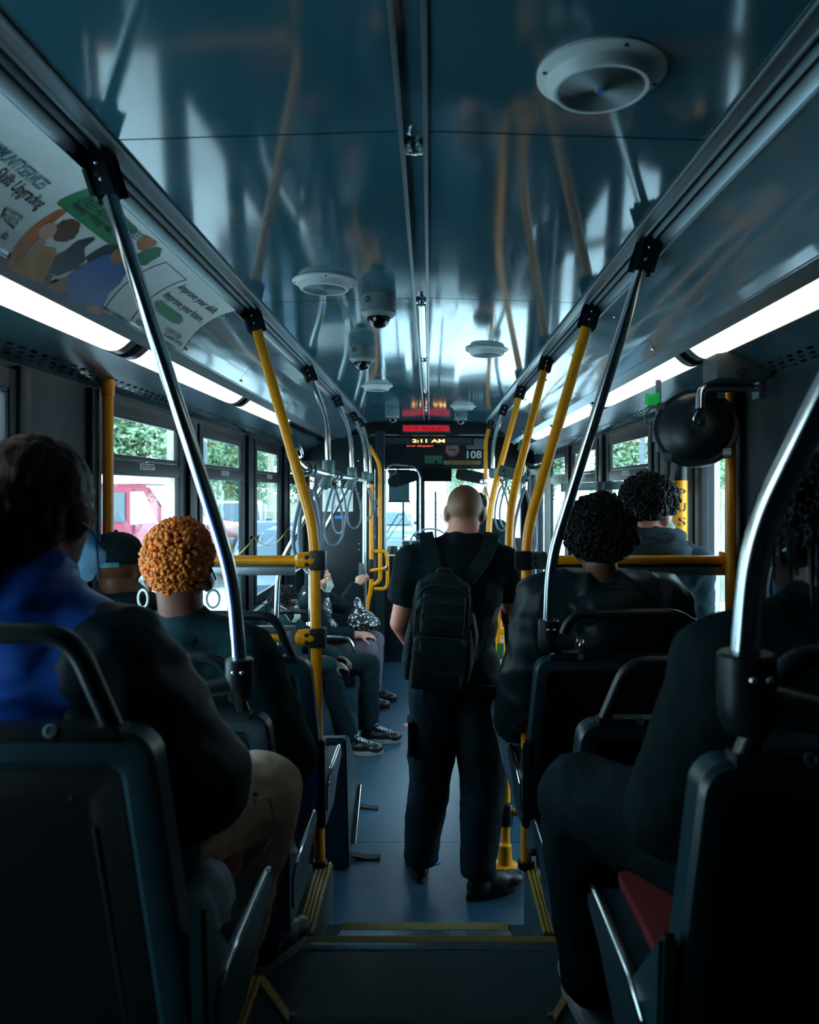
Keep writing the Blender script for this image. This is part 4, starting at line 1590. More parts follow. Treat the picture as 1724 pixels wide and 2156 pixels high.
for (px, py, d, lab) in ((1265, 152, 1.36, 'large round white ceiling speaker nearest the camera, on the right'),
                         (683, 592, 2.71, 'round white ceiling speaker on the left behind the nearest camera dome'),
                         (1025, 735, 4.02, 'round white ceiling speaker right of the channel, seen edge-on'),
                         (793, 812, 5.42, 'round white ceiling speaker on the left beyond both camera domes'),
                         (975, 853, 6.72, 'farthest round white ceiling speaker above the right camera dome')):
    x = (px - CX) / F_PX * d
    c = V((x, d, ceil_h(x)))
    t = thing('ceiling_speaker', lab, 'speaker', c, 'round speakers in the ceiling')
    dn = (0, 0, -1)
    bm = B()
    lathe(bm, c, dn, [(0.114, -0.004), (0.114, 0.004), (0.110, 0.007), (0.098, 0.009), (0.093, 0.014), (0.089, 0.026), (0.084, 0.031), (0.078, 0.031), (0.076, 0.028)], 48, cap=False)
    obj('flange_ring', bm, 'white_plastic', t)
    prof = [(0.079, 0.029)]
    for k in range(14):
        r = 0.075 - k * 0.0045
        prof += [(r, 0.0305), (r - 0.0014, 0.0275), (r - 0.0030, 0.0275)]
    prof += [(0.010, 0.031), (0, 0.031)]
    bm = B()
    lathe(bm, c, dn, prof, 40, cap=False)
    obj('grille', bm, 'camera_grey', t)
    bm = B()
    lathe(bm, c, dn, [(0.0085, 0.030), (0.0085, 0.033), (0, 0.0335)], 16)
    obj('badge', bm, 'ink_blue', t)
    for a in (0.2, 1.8, 3.3, 4.9):
        bm = B()
        lathe(bm, c + V((0.104 * math.cos(a), 0.104 * math.sin(a), 0)), dn, [(0.004, 0.007), (0.004, 0.0095), (0, 0.0098)], 8)
        obj('screw', bm, 'ink', t)

for (px, py, d, r, lab) in ((797, 632, 2.94, 0.068, 'nearest grey dome camera hanging from the ceiling left of the channel'),
                            (763, 728, 3.94, 0.068, 'second grey dome camera on the left side of the ceiling'),
                            (826, 862, 7.0, 0.066, 'small far dome camera left of the red stop sign'),
                            (970, 868, 7.25, 0.062, 'small far dome camera right of the red stop sign')):
    x = (px - CX) / F_PX * d
    c = V((x, d, ceil_h(x)))
    t = thing('dome_camera', lab, 'camera', c, 'dome cameras on the ceiling')
    dn = (0, 0, -1)
    k = r / 0.068
    bm = B()
    lathe(bm, c, dn, [(0.066 * k, -0.006), (0.068 * k, 0.004), (0.068 * k, 0.050 * k), (0.066 * k, 0.052 * k)], 40)
    obj('housing', bm, 'camera_grey', t)
    bm = B()
    lathe(bm, c, dn, [(0.068 * k, 0.0535 * k), (0.068 * k, 0.068 * k), (0.058 * k, 0.080 * k), (0.047 * k, 0.083 * k)], 40)
    obj('trim_ring', bm, 'camera_grey', t)
    bm = B()
    lathe(bm, c, dn, [(0.046 * k, 0.078 * k)] + [(0.045 * k * math.cos(a), 0.083 * k + 0.042 * k * math.sin(a)) for a in [PI / 2 * q / 8 for q in range(8)]] + [(0, 0.125 * k)], 32)
    obj('dome_cover', bm, 'smoked_dome', t)
    bm = B()
    tube(bm, [c + V((-0.036 * k + 0.010 * math.cos(a), -0.0675 * k, -0.028 + 0.010 * math.sin(a))) for a in [2 * PI * q / 14 for q in range(14)]], 0.0016, 5, closed=True)
    tube(bm, [c + V((-0.041 * k, -0.0675 * k, -0.036)), c + V((-0.031 * k, -0.0675 * k, -0.020))], 0.0016, 5)
    obj('seal_mark', bm, 'ink', t)
# chrome studs and clear light tubes in the centre channel
for i, d in enumerate((1.66, 3.03, 4.36, 5.73, 7.1)):
    c = V(((XA + XB) / 2, d, zz(CC_H + 0.008)))
    t = thing('channel_latch', ['nearest chrome latch in the ceiling channel', 'second chrome latch along the ceiling channel, at the head of the clear tube',
                                'third chrome latch along the ceiling channel', 'fourth chrome latch along the ceiling channel',
                                'farthest chrome latch in the ceiling channel'][i], 'latch', c, 'latches in the ceiling channel')
    bm = B()
    lathe(bm, c, (0, 0, -1), [(0.016, 0), (0.016, 0.012), (0.011, 0.02), (0.011, 0.028), (0, 0.03)], 20)
    obj('stud', bm, 'chrome', t)
    bm = B()
    obox(bm, c + V((0, 0.03, -0.004)), (1, 0, 0), (0, 1, 0), (0, 0, 1), 0.040, 0.05, 0.008, 0.003)
    obj('plate', bm, 'steel', t)
for a, b, lab in ((3.10, 4.30, 'clear light cover in the ceiling channel, nearer one'), (4.43, 5.66, 'clear light cover in the ceiling channel, farther one')):
    bm = B()
    xm = (XA + XB) / 2
    extrude_poly(bm, [(xm - 0.019, zz(CC_H + 0.008)), (xm - 0.015, zz(CC_H - 0.004)), (xm, zz(CC_H - 0.008)), (xm + 0.015, zz(CC_H - 0.004)), (xm + 0.019, zz(CC_H + 0.008))], a, b)
    tag(obj('light_cover', bm, 'steel'), lab, 'light cover')

# ------------------------------------------------------------------ advertisement on the left cove
def ad_dt(px, py):
    r = (CX - px) / (CY - py)
    t = 0.5
    for _ in range(40):
        x, z = cove_xz(t, -1, 0.004)
        f = -x / (z - CAMZ) - r
        t -= f * 0.25
        t = max(-0.3, min(1.4, t))
    x, z = cove_xz(t, -1, 0.004)
    return (z - CAMZ) * F_PX / (CY - py), t


CL = 0.27                              # arc length of the cove


def on_cove(d, t, off):
    x, z = cove_xz(t, -1, off)
    return V((x, d, z))


AD = thing('advertisement', 'long white advertising card with photo of two people on the left cove', 'poster', on_cove(2.0, 0.5, 0.003))
bm = B()
n = 14
rows = []
for k in range(n + 1):
    t = -0.02 + 0.965 * k / n
    rows.append([bm.verts.new(on_cove(d, t, off)) for d, off in ((0.98, 0.0035), (2.885, 0.0035), (2.885, 0.0022), (0.98, 0.0022))])
for a, b in zip(rows[:-1], rows[1:]):
    for k in range(4):
        bm.faces.new((a[k], a[(k + 1) % 4], b[(k + 1) % 4], b[k]))
bm.faces.new(rows[0])
bm.faces.new(rows[-1][::-1])
obj('card', bm, 'paper', AD)


def ad_poly(name, pts, m, off, px=True):
    """printed shape on the card"""
    q = [ad_dt(*p) for p in pts] if px else pts
    bm = B()
    vs_ = [bm.verts.new((p[0], p[1], 0)) for p in q]
    f = bm.faces.new(vs_)
    bmesh.ops.triangulate(bm, faces=[f])
    for _ in range(2):
        bmesh.ops.subdivide_edges(bm, edges=[e for e in bm.edges if e.calc_length() > 0.04], cuts=1, use_grid_fill=False)
        bmesh.ops.triangulate(bm, faces=bm.faces)
    for v in bm.verts:
        v.co = on_cove(v.co.x, v.co.y, off)
    return obj(name, bm, m, AD)


def blob(cx_, cy_, rx, ry, rot=0, n=22, wob=0.0):
    rnd = random.Random(int(cx_ * 7 + cy_))
    out = []
    for k in range(n):
        a = 2 * PI * k / n
        r = 1 + rnd.uniform(-wob, wob)
        x, y = rx * r * math.cos(a), ry * r * math.sin(a)
        out.append((cx_ + x * math.cos(rot) - y * math.sin(rot), cy_ + x * math.sin(rot) + y * math.cos(rot)))
    return out


def cz(x, y):
    """pixel of the enlarged view to photograph pixel"""
    return (x * 0.29, 200 + y * 0.29)


def czp(*pts):
    return [cz(*p) for p in pts]


ad_poly('printed_shape', czp((50, 1245), (110, 1100), (230, 960), (420, 835), (520, 830), (420, 900), (330, 980), (240, 1090), (150, 1200), (110, 1265)), 'print_orange', 0.0042)
ad_poly('printed_shape', czp((80, 1270), (160, 1180), (270, 1100), (400, 1115), (410, 1170), (385, 1240), (330, 1330), (300, 1370), (180, 1320)), 'print_yellow', 0.0045)
ad_poly('printed_shape', blob(*cz(480, 985), 31, 22, -0.6, wob=0.09), 'print_brown', 0.0048)
ad_poly('printed_shape', blob(*cz(345, 985), 21, 15, -0.5, wob=0.03), 'print_pale', 0.0050)
ad_poly('printed_shape', blob(*cz(285, 1075), 16, 8, -0.5, wob=0.03), 'print_pale', 0.0050)
ad_poly('printed_shape', czp((350, 1290), (400, 1170), (480, 1130), (560, 1060), (680, 1030), (690, 1050), (610, 1110), (620, 1200), (560, 1260), (420, 1315)), 'print_navy', 0.0046)
ad_poly('printed_shape', czp((620, 1180), (760, 1090), (880, 1075), (880, 1150), (760, 1190), (640, 1220)), 'print_navy', 0.0046)
ad_poly('printed_shape', czp((490, 1480), (480, 1330), (560, 1260), (760, 1160), (930, 1150), (960, 1230), (870, 1370), (790, 1440), (740, 1560), (640, 1530)), 'print_blue', 0.0049)
ad_poly('printed_shape', czp((340, 1390), (430, 1340), (490, 1330), (490, 1420), (420, 1440)), 'print_skin', 0.0051)
ad_poly('printed_shape', czp((620, 1540), (700, 1525), (745, 1545), (725, 1595), (640, 1570)), 'print_skin', 0.0052)
ad_poly('printed_shape', blob(*cz(860, 1165), 14, 20, 0.9, wob=0.03), 'print_skin', 0.0051)
ad_poly('printed_shape', czp((990, 1060), (1060, 1015), (1140, 1065), (1130, 1090), (1040, 1135), (1000, 1120)), 'print_skin', 0.0046)
ad_poly('printed_shape', czp((960, 1240), (1000, 1150), (1130, 1100), (1175, 1115), (1160, 1170), (1060, 1235)), 'sign_green', 0.0047)
ad_poly('printed_shape', czp((330, 1330), (360, 1300), (390, 1320), (360, 1360)), 'print_navy', 0.0052)
ad_poly('speech_bubble', czp((410, 790), (430, 765), (620, 685), (650, 682), (740, 730), (990, 965), (1000, 990), (960, 1010), (820, 1085), (790, 1085)), 'print_green', 0.0052)
ad_poly('badge', czp((0, 885), (35, 815), (170, 890), (95, 975)), 'print_maroon', 0.0046)
ad_poly('address_blob', czp((1120, 1500), (1170, 1490), (1220, 1530), (1320, 1600), (1330, 1640), (1300, 1665), (1250, 1655), (1170, 1600), (1130, 1560)), 'print_green', 0.0046)


def ad_text(body, p0, p1, size, m, off=0.0056, shear=0.2, bold=0.0006, longer=1.0):
    d0, t0 = ad_dt(*p0)
    d1, t1 = ad_dt(*p1)
    if longer > 1:
        t0 = t1
        d0 = d1 - (d1 - d0) * longer

    def fn(x, y):
        u = x / max(1e-6, d1 - d0)
        return on_cove(d0 + x, t0 + (t1 - t0) * u - y / CL, off)
    return lettering('print_line', body, size, fn, m, AD, width=d1 - d0, shear=shear, bold=bold)


ad_text('COMMUNITYSERVICES', (0, 330), cz(285, 690), 0.044, 'ink_teal', 0.0048, 0.15, 0.0004, 17 / 12)
ad_text('Adult Skills Upgrading', (0, 382), cz(275, 830), 0.046, 'ink', 0.0048, 0.12, 0.0004, 22 / 13.3)
ad_text('ONTARIO', cz(2, 890), cz(110, 952), 0.028, 'paper', 0.0058, 0, 0.0006)
ad_text('EMPLOYMENT', cz(30, 845), cz(145, 910), 0.012, 'paper', 0.0058, 0, 0.0002)
ad_text('FREE ADULT CLASSES', cz(560, 765), cz(985, 1050), 0.038, 'ink', 0.0060, 0.2, 0.0003)
ad_text('Reading \u2022 Writing \u2022 Math', cz(505, 795), cz(800, 1005), 0.032, 'ink', 0.0060, 0.2, 0.0002)
ad_text('Improve your skills.', cz(1285, 1400), cz(1545, 1590), 0.042, 'ink', 0.0048, 0.15, 0.0004)
ad_text('Improve your future.', cz(1180, 1460), cz(1450, 1650), 0.042, 'ink', 0.0048, 0.15, 0.0004)
ad_text('upgrading', cz(985, 1645), cz(1070, 1705), 0.026, 'ink', 0.0048, 0.2, 0.0002)
ad_text('Location in East,', cz(1195, 1700), cz(1310, 1772), 0.027, 'ink', 0.0048, 0.15, 0.0002)
ad_text('& Central Toronto', cz(1185, 1745), cz(1312, 1822), 0.027, 'ink', 0.0048, 0.15, 0.0002)
ad_text('da', cz(0, 1035), cz(40, 1055), 0.03, 'ink', 0.0048, 0.1, 0.0002)
# outlined empty box beside the photo
da, ta = ad_dt(*cz(1205, 1213))
db, tb = ad_dt(*cz(1352, 1340))
dc, tc_ = ad_dt(*cz(940, 1650))
for q in (((da, ta), (db, tb)), ((db, tb), (dc, tc_)), ((dc, tc_), (da - 0.03, tc_)), ((da - 0.03, tc_), (da, ta))):
    (d0, t0), (d1, t1) = q
    bm = B()
    tube(bm, [on_cove(d0 + (d1 - d0) * k / 8, t0 + (t1 - t0) * k / 8, 0.0040) for k in range(9)], 0.0014, 4)
    obj('outline', bm, 'ink', AD)

# papers on the dark partition, and the partition itself
YP = 7.62
t = thing('partition', 'black partition wall behind the driver on the left, with screws and papers', 'partition', (-0.9, YP, 0))
bm = B()
box(bm, (sx(-1, WALL - 0.002), YP, 0.0), (-0.555, YP + 0.03, 2.28), 0.004)
obj('panel', bm, 'black_plastic', t)
bm = B()
box(bm, (-0.553, YP - 0.02, 0.0), (-0.455, YP + 0.10, 2.36), 0.03)
obj('edge_column', bm, 'wall_panel', t)
for px, py in ((754, 970), (755, 1039), (756, 1145), (756, 1158)):
    p = W(px, py, YP - 0.002)
    bm = B()
    ball(bm, p, (0.008, 0.003, 0.008), 1)
    obj('screw', bm, 'chrome', t)


def flat_sheet(name, px0, py0, px1, py1, d, m, parent, th=0.003):
    a, b = W(px0, py1, d), W(px1, py0, d)
    bm = B()
    box(bm, (a.x, d - th, a.z), (b.x, d, b.z))
    return obj(name, bm, m, parent)


def scribble(px0, py0, px1, py1, d, rows, m, parent, seed=1, fill=0.8):
    """lines of tiny print too small to read"""
    rnd = random.Random(seed)
    a, b = W(px0, py1, d), W(px1, py0, d)
    bm = B()
    h = (b.z - a.z) / rows
    for r in range(rows):
        zc = b.z - (r + 0.5) * h
        x = a.x
        xe = a.x + (b.x - a.x) * rnd.uniform(fill, 1)
        while x < xe:
            w = rnd.uniform(0.25, 1.0) * h * 2.2
            x2 = min(x + w, xe)
            bm.faces.new([bm.verts.new(p) for p in ((x, d, zc - h * 0.22), (x2, d, zc - h * 0.22), (x2, d, zc + h * 0.22), (x, d, zc + h * 0.22))])
            x = x2 + h * 0.45
    return obj('print', bm, m, parent)


p = W(711, 1052, YP - 0.003)
k = thing('notice_sheet', 'white printed paper sheet taped to the dark partition', 'paper', p)
flat_sheet('sheet', 679, 1028, 743, 1077, YP - 0.002, 'paper', k)
scribble(685, 1034, 738, 1072, YP - 0.0055, 13, 'camera_grey', k, 5)
p = W(716, 1090, YP - 0.003)
k = thing('small_label', 'small blue label below the white paper on the partition', 'label', p)
flat_sheet('sheet', 705, 1086, 728, 1092, YP - 0.002, 'ink_blue', k)
p = W(796, 1068, YP - 0.025)
k = thing('column_sticker', 'pair of white upright stickers on the dark column by the curved yellow tube', 'sticker', p)
flat_sheet('sheet', 793, 1050, 800, 1063, YP - 0.021, 'camera_grey', k)
flat_sheet('sheet', 794, 1068, 800, 1087, YP - 0.021, 'paper', k)
a = W(798.6, 1086, YP - 0.0255)
lettering('print', 'OSCO', 0.028, plane_map(a, (0, 0, 1), (-1, 0, 0)), 'ink', k, width=0.08)

# ------------------------------------------------------------------ display signs at the front
t = thing('stop_sign_display', 'red lit display reading STOP REQUEST under the ceiling', 'display', W(897, 902, 8.17))
a = W(849, 908, 8.165)
b = W(945, 896, 8.165)
bm = B()
box(bm, (a.x - 0.018, 8.155, a.z - 0.014), (b.x + 0.018, 8.198, b.z + 0.014), 0.004)
obj('casing', bm, 'led_bezel', t)
bm = B()
box(bm, (a.x, 8.150, a.z), (b.x, 8.158, b.z))
obj('lit_field', bm, 'led_red', t)
w = b.x - a.x
lettering('letters', 'STOP REQUEST', 0.058, plane_map((a.x + 0.012, 8.149, a.z + 0.010), (1, 0, 0), (0, 0, 1)), 'led_red_off', t, width=w - 0.024, bold=0.0006)

YT = 8.45
t = thing('time_display', 'long grey display bar with amber time digits below the red sign', 'display', W(899, 927, YT))
a, b = W(804, 934, YT), W(993, 921, YT)
bm = B()
box(bm, (a.x - 0.02, YT, a.z - 0.012), (b.x + 0.02, YT + 0.15, b.z + 0.004), 0.004)
obj('casing', bm, 'frame_black', t)
bm = B()
box(bm, (a.x, YT - 0.004, a.z), (b.x, YT + 0.002, b.z))
obj('screen', bm, 'led_bezel', t)
c0 = W(868, 931.5, YT - 0.006)
lettering('digits', '2:11 AM', 0.05, plane_map(c0, (1, 0, 0), (0, 0, 1)), 'led_amber', t, width=0.36, bold=0.0008)
YK = 8.615
c0 = W(856, 940.5, YK - 0.004)
t = thing('stop_sign_reflection', 'reflection of the red sign, made as glowing letters under the time display', 'display', c0)
bm = B()
box(bm, (c0.x - 0.03, YK - 0.002, c0.z - 0.012), (c0.x + 0.34, YK + 0.004, c0.z + 0.05))
obj('screen', bm, 'smoked_dome', t)  # dark backing added behind the reflected letters
lettering('letters', 'STOP REQUEST', 0.04, plane_map(c0, (1, 0, 0), (0, 0, 1)), 'red_reflection_glow', t, width=0.31, bold=0.0004)  # red sign's reflection built as separate glowing letters
# placards on the bulkhead
c = W(952, 946, YK - 0.003)
t = thing('no_smoking_sign', 'round no smoking sign with a red ring below the time display', 'sign', c)
bm = B()
lathe(bm, c, (0, -1, 0), [(0.082, -0.003), (0.082, 0.0), (0, 0.0)], 36)
obj('disc', bm, 'camera_grey', t)
bm = B()
tube(bm, [c + V((0.075 * math.cos(a), -0.001, 0.075 * math.sin(a))) for a in [2 * PI * q / 36 for q in range(36)]], 0.008, 6, closed=True)
obj('ring', bm, 'sign_red', t)
bm = B()
obox(bm, c + V((0, -0.001, -0.005)), (1, 0, 0.0), (0, 1, 0), (0, 0, 1), 0.085, 0.002, 0.016)
obox(bm, c + V((-0.035, -0.001, 0.02)), (0.8, 0, 0.5), (0, 1, 0), (-.5, 0, .8), 0.04, 0.002, 0.007)
obj('cigarette', bm, 'ink', t)
bm = B()
obox(bm, c + V((0, -0.003, 0)), (0.707, 0, -0.707), (0, 1, 0), (0.707, 0, 0.707), 0.14, 0.003, 0.014)
obj('slash', bm, 'sign_red', t)
k = thing('notice_sheet', 'grey printed notice above the white number 108', 'paper', W(1003, 935, YK))
flat_sheet('sheet', 982, 924, 1027, 945, YK - 0.001, 'camera_grey', k)
scribble(984, 926, 1025, 943, YK - 0.0045, 8, 'ink', k, 8)
k = thing('fleet_number', 'white number 108 on the dark bulkhead', 'number', W(998, 957, YK))
c0 = W(982.5, 964.5, YK - 0.002)
lettering('digits', '108', 0.118, plane_map(c0, (1, 0, 0), (0, 0, 1)), 'paper', k, width=0.17, bold=0.003)
k = thing('placard', 'green printed placard right of the driver mirror\'s top', 'sign', W(912, 967, YK))
flat_sheet('plate', 894, 959, 931, 976, YK - 0.001, 'sign_green', k)
scribble(896, 961, 929, 974, YK - 0.0045, 4, 'grey_fitting', k, 3)
k = thing('warning_strip', 'long dull yellow strip of print under the number 108', 'sign', W(972, 973, YK))
flat_sheet('plate', 934, 970, 1012, 978, YK - 0.001, 'grip_strip', k)
scribble(940, 971.5, 1008, 976.5, YK - 0.0045, 1, 'ink', k, 4)

# ------------------------------------------------------------------ driver's area
t = thing('driver_screen', 'clear screen in a rounded silver frame behind the driver\'s place', 'panel', W(850, 1060, 7.9))
a, b = W(812, 1170, 7.9), W(884, 977, 7.9)
bm = B()
pts = [(a.x, 7.9, a.z), (a.x, 7.9, b.z - 0.05), (a.x + 0.06, 7.9, b.z), (b.x - 0.07, 7.9, b.z - 0.02), (b.x, 7.9, b.z - 0.10), (b.x, 7.9, 1.05)]
tube(bm, round_path(pts, 0.06), 0.009, 10)
obj('frame_tube', bm, 'steel', t)
bm = B()
box(bm, (a.x, 7.896, a.z), (b.x, 7.902, b.z - 0.03))
obj('clear_sheet', bm, 'plexiglass', t)
for px in (828, 861):
    bm = B()
    c = W(px, 983, 7.89)
    obox(bm, c, (1, 0, 0), (0, 1, 0), (0, 0, 1), 0.02, 0.02, 0.04, 0.004)
    obj('clip', bm, 'frame_black', t)
t = thing('driver_gate', 'dark teal gate panel with a no standing notice, left of the bald man', 'gate', W(850, 1250, 7.8))
a, b = W(800, 1365, 7.8), W(905, 1170, 7.8)
bm = B()
box(bm, (a.x, 7.78, 0.0), (b.x, 7.92, b.z), 0.012)
obj('panel', bm, 'wall_panel', t)
bm = B()
box(bm, (a.x + 0.02, 7.755, a.z - 0.02), (b.x - 0.25, 7.785, a.z + 0.5), 0.02)
obj('fare_box', bm, 'black_plastic', t)
flat_sheet('notice_board', 829, 1186, 843, 1214, 7.777, 'paper', t)
flat_sheet('notice_head', 829, 1180, 843, 1186, 7.777, 'ink_blue', t)
c = W(836, 1199, 7.772)
bm = B()
tube(bm, [c + V((0.026 * math.cos(a_), 0, 0.04 * math.sin(a_))) for a_ in [2 * PI * q / 24 for q in range(24)]], 0.0045, 6, closed=True)
obj('red_ring', bm, 'sign_red', t)
bm = B()
obox(bm, c, (1, 0, 0), (0, 1, 0), (0, 0, 1), 0.014, 0.002, 0.05)
ball(bm, c + V((0, 0, 0.03)), (0.007, 0.001, 0.007), 1)
obj('figure_mark', bm, 'ink', t)
flat_sheet('caution_label', 828, 1345, 860, 1361, 7.777, 'sign_lime', t)
lettering('letters', 'CAUTION', 0.05, plane_map(W(830, 1357, 7.770), (1, 0, 0), (0, 0, 1)), 'ink', t, width=0.15, bold=0.001)
t = thing('caution_sticker', 'lime caution sticker on the dark box at the end of the wheel housing', 'sticker', W(800, 1351, 7.74))
flat_sheet('sheet', 797, 1344, 804, 1361, 7.742, 'sign_lime', t)
t = thing('sun_visor', 'dark oval sun visor hanging above the left windscreen', 'visor', W(845, 1008, 8.9))
bm = B()
c = W(848, 1008, 8.9)
prism(bm, [c + V((0.96, 0, 0.28)) * x + V((-0.28, 0, 0.96)) * y for x, y in rrect(0, 0, 0.37, 0.14, 0.065, 6)], (0, 1, 0), 0.02)
obj('shade', bm, 'frame_black', t)
bm = B()
tube(bm, [c + V((-0.1, 0, 0.05)), c + V((0.10, 0, 0.32))], 0.008, 8)
obj('arm', bm, 'frame_black', t)
t = thing('roller_blind', 'grey blind pulled down over the left half of the windscreen', 'blind', W(842, 1035, 9.05))
a, b = W(818, 1056, 9.05), W(862, 992, 9.05)
bm = B()
box(bm, (a.x, 9.05, a.z), (b.x, 9.056, b.z), 0.001)
obj('blind_cloth', bm, 'soffit', t)
bm = B()
tube(bm, [(a.x - 0.01, 9.053, a.z), (b.x + 0.01, 9.053, a.z)], 0.010, 8)
tube(bm, [(a.x - 0.01, 9.053, b.z), (b.x + 0.01, 9.053, b.z)], 0.022, 10)
obj('blind_rods', bm, 'frame_black', t)
t = thing('driver_mirror', 'wide interior mirror above the windscreen reflecting the aisle', 'mirror', W(920, 1000, 8.4))
a, b = W(886, 1014, 8.4), W(951, 985, 8.4)
bm = B()
box(bm, (a.x, 8.4, a.z), (b.x, 8.43, b.z), 0.02)
obj('casing', bm, 'frame_black', t)
bm = B()
prism(bm, [(x, 8.3985, z) for x, z in rrect((a.x + b.x) / 2, (a.z + b.z) / 2, b.x - a.x - 0.02, b.z - a.z - 0.02, 0.02)], (0, -1, 0), 0.001)
obj('mirror_glass', bm, 'mirror', t)
bm = B()
tube(bm, [((a.x + b.x) / 2, 8.43, b.z - 0.03), ((a.x + b.x) / 2, 8.5, b.z + 0.08), ((a.x + b.x) / 2, 8.62, b.z + 0.08)], 0.010, 8)
obj('arm', bm, 'frame_black', t)
t = thing('roof_visor', 'dark padded visor above the right windscreen', 'visor', W(995, 1002, 8.9))
bm = B()
c = W(993, 1003, 8.9)
prism(bm, [c + V((0.97, 0, -0.2)) * x + V((0.2, 0, 0.97)) * y for x, y in rrect(0, 0, 0.38, 0.14, 0.05, 6)], (0, 1, 0), 0.03)
obj('shade', bm, 'frame_black', t)
bm = B()
tube(bm, [c + V((0.0, 0, 0.04)), c + V((0.0, 0, 0.3))], 0.008, 8)
obj('arm', bm, 'frame_black', t)
t = thing('dashboard', 'dashboard under the windscreen with two gauge pods', 'dashboard', (-0.2, 9.0, 0.95))
bm = B()
prism(bm, [(-0.70, 8.7, 0.82), (-0.70, 9.17, 0.94), (-0.70, 9.17, 0.7), (-0.70, 8.75, 0.6)], (1, 0, 0), 1.4)
bmesh.ops.bevel(bm, geom=list(bm.edges), offset=0.02, segments=2, affect='EDGES')
obj('top_panel', bm, 'paper', t)
for px in (826, 852):
    bm = B()
    c = W(px, 1158, 8.9)
    lathe(bm, c - V((0, 0, 0.05)), (0, 0, 1), [(0.06, 0), (0.065, 0.06), (0.05, 0.10), (0, 0.115)], 16)
    obj('gauge_pod', bm, 'black_plastic', t)
bm = B()
c = W(868, 1143, 8.95)
box(bm, (c.x - 0.12, 8.9, c.z - 0.08), (c.x + 0.12, 9.0, c.z + 0.03), 0.02)
obj('instrument_hood', bm, 'led_bezel', t)
t = thing('steering_wheel', 'steering wheel rim behind the bald man\'s left shoulder', 'steering wheel', W(908, 1140, 8.6))
c = W(905, 1142, 8.6)
bm = B()
ax_u, ax_v = V((1, 0, 0)), V((0, 0.75, 0.66))
tube(bm, [c + ax_u * 0.22 * math.cos(a_) + ax_v * 0.22 * math.sin(a_) for a_ in [2 * PI * q / 32 for q in range(32)]], 0.011, 8, closed=True)
obj('rim', bm, 'camera_grey', t)
bm = B()
for a_ in (0.5, 2.6, 4.7):
    tube(bm, [c, c + ax_u * 0.22 * math.cos(a_) + ax_v * 0.22 * math.sin(a_)], 0.010, 6)
tube(bm, [c, c + V((0, 0.25, -0.25))], 0.03, 10)
obj('spokes', bm, 'black_plastic', t)
t = thing('fare_reader', 'black card reader on a post right of the bald man\'s shoulder', 'card reader', W(1086, 1140, 8.0))
c = W(1087, 1146, 8.0)
bm = B()
box(bm, (c.x - 0.045, 7.97, c.z - 0.07), (c.x + 0.045, 8.05, c.z + 0.07), 0.01)
obj('reader', bm, 'black_plastic', t)
bm = B()
box(bm, (c.x - 0.09, 7.95, 0.0), (c.x + 0.12, 8.2, c.z - 0.12), 0.02)
tube(bm, [(c.x, 8.02, c.z - 0.13), (c.x, 8.02, c.z - 0.05)], 0.012, 8)
obj('stand', bm, 'black_plastic', t)
for (xb, xt_, lab, dirx) in ((-0.30, -0.33, 'wiper blade outside the left half of the windscreen', -1), (0.07, 0.07, 'upright wiper blade outside the windscreen left of the bald head', 1)):
    t = thing('wiper', lab, 'wiper', (xb, 9.42, 0.95))
    bm = B()
    tube(bm, [(xt_, 9.40, 1.12), (xt_, 9.40, 1.74)], 0.013, 8)
    obj('blade', bm, 'frame_black', t)
    bm = B()
    tube(bm, [(xt_ + dirx * 0.40, 9.44, 0.92), (xt_ + dirx * 0.06, 9.42, 1.46), (xt_, 9.41, 1.45)], 0.007, 6)
    tube(bm, [(xt_ + dirx * 0.36, 9.44, 0.92), (xt_, 9.42, 1.42)], 0.005, 6)
    tube(bm, [(xt_ + dirx * 0.38, 9.45, 0.93), (xt_ + dirx * 0.38, 9.24, 0.90)], 0.02, 8)
    obj('arm', bm, 'frame_black', t)
    
# ------------------------------------------------------------------ right side: convex mirror, speaker box, lamp
t = thing('convex_mirror', 'black back of a round convex mirror hanging by the rear door', 'mirror', W(1462, 900, 2.75))
c = W(1464, 900, 2.78)
ax = V((-0.36, -0.90, 0.25)).normalized()
bm = B()
lathe(bm, c, ax, [(0.148, -0.02), (0.150, 0.0), (0.146, 0.010), (0.132, 0.012), (0.125, 0.020), (0.105, 0.042), (0.07, 0.060), (0.03, 0.068), (0, 0.070)], 40, cap=False)
obj('back_shell', bm, 'black_plastic', t)
bm = B()
lathe(bm, c, -ax, [(0.147, 0.015), (0.13, 0.035), (0.09, 0.055), (0.045, 0.066), (0, 0.069)], 40, cap=False)
obj('mirror_glass', bm, 'mirror', t)
u_, w_ = frame_of(ax)
for a_ in (0.6, 2.2, 3.9, 5.4):
    bm = B()
    q = c + (u_ * math.cos(a_) + w_ * math.sin(a_)) * 0.148
    obox(bm, q, u_, w_, ax, 0.02, 0.02, 0.026, 0.004)
    obj('clip', bm, 'aluminium', t)
k1, k2, k3 = W(1585, 815, 2.70), W(1474, 817, 2.66), W(1473, 862, 2.64)
bm = B()
tube(bm, round_path([(sx(1, WALL), 2.72, k1.z), k2, k3], 0.05, 8), 0.0155, 16)
obj('bracket_tube', bm, 'steel', t)
bm = B()
prism(bm, [W(1468, 862, 2.635), W(1479, 862, 2.635), W(1487, 880, 2.645), W(1487, 899, 2.655), W(1459, 899, 2.655), W(1459, 880, 2.645)], (0, 1, 0), 0.012)
bmesh.ops.bevel(bm, geom=list(bm.edges), offset=0.003, segments=1, affect='EDGES')
obj('bracket_plate', bm, 'steel', t)
bm = B()
ball(bm, W(1474, 889, 2.645), (0.011, 0.010, 0.011), 2)
obj('bolt', bm, 'black_plastic', t)
bm = B()
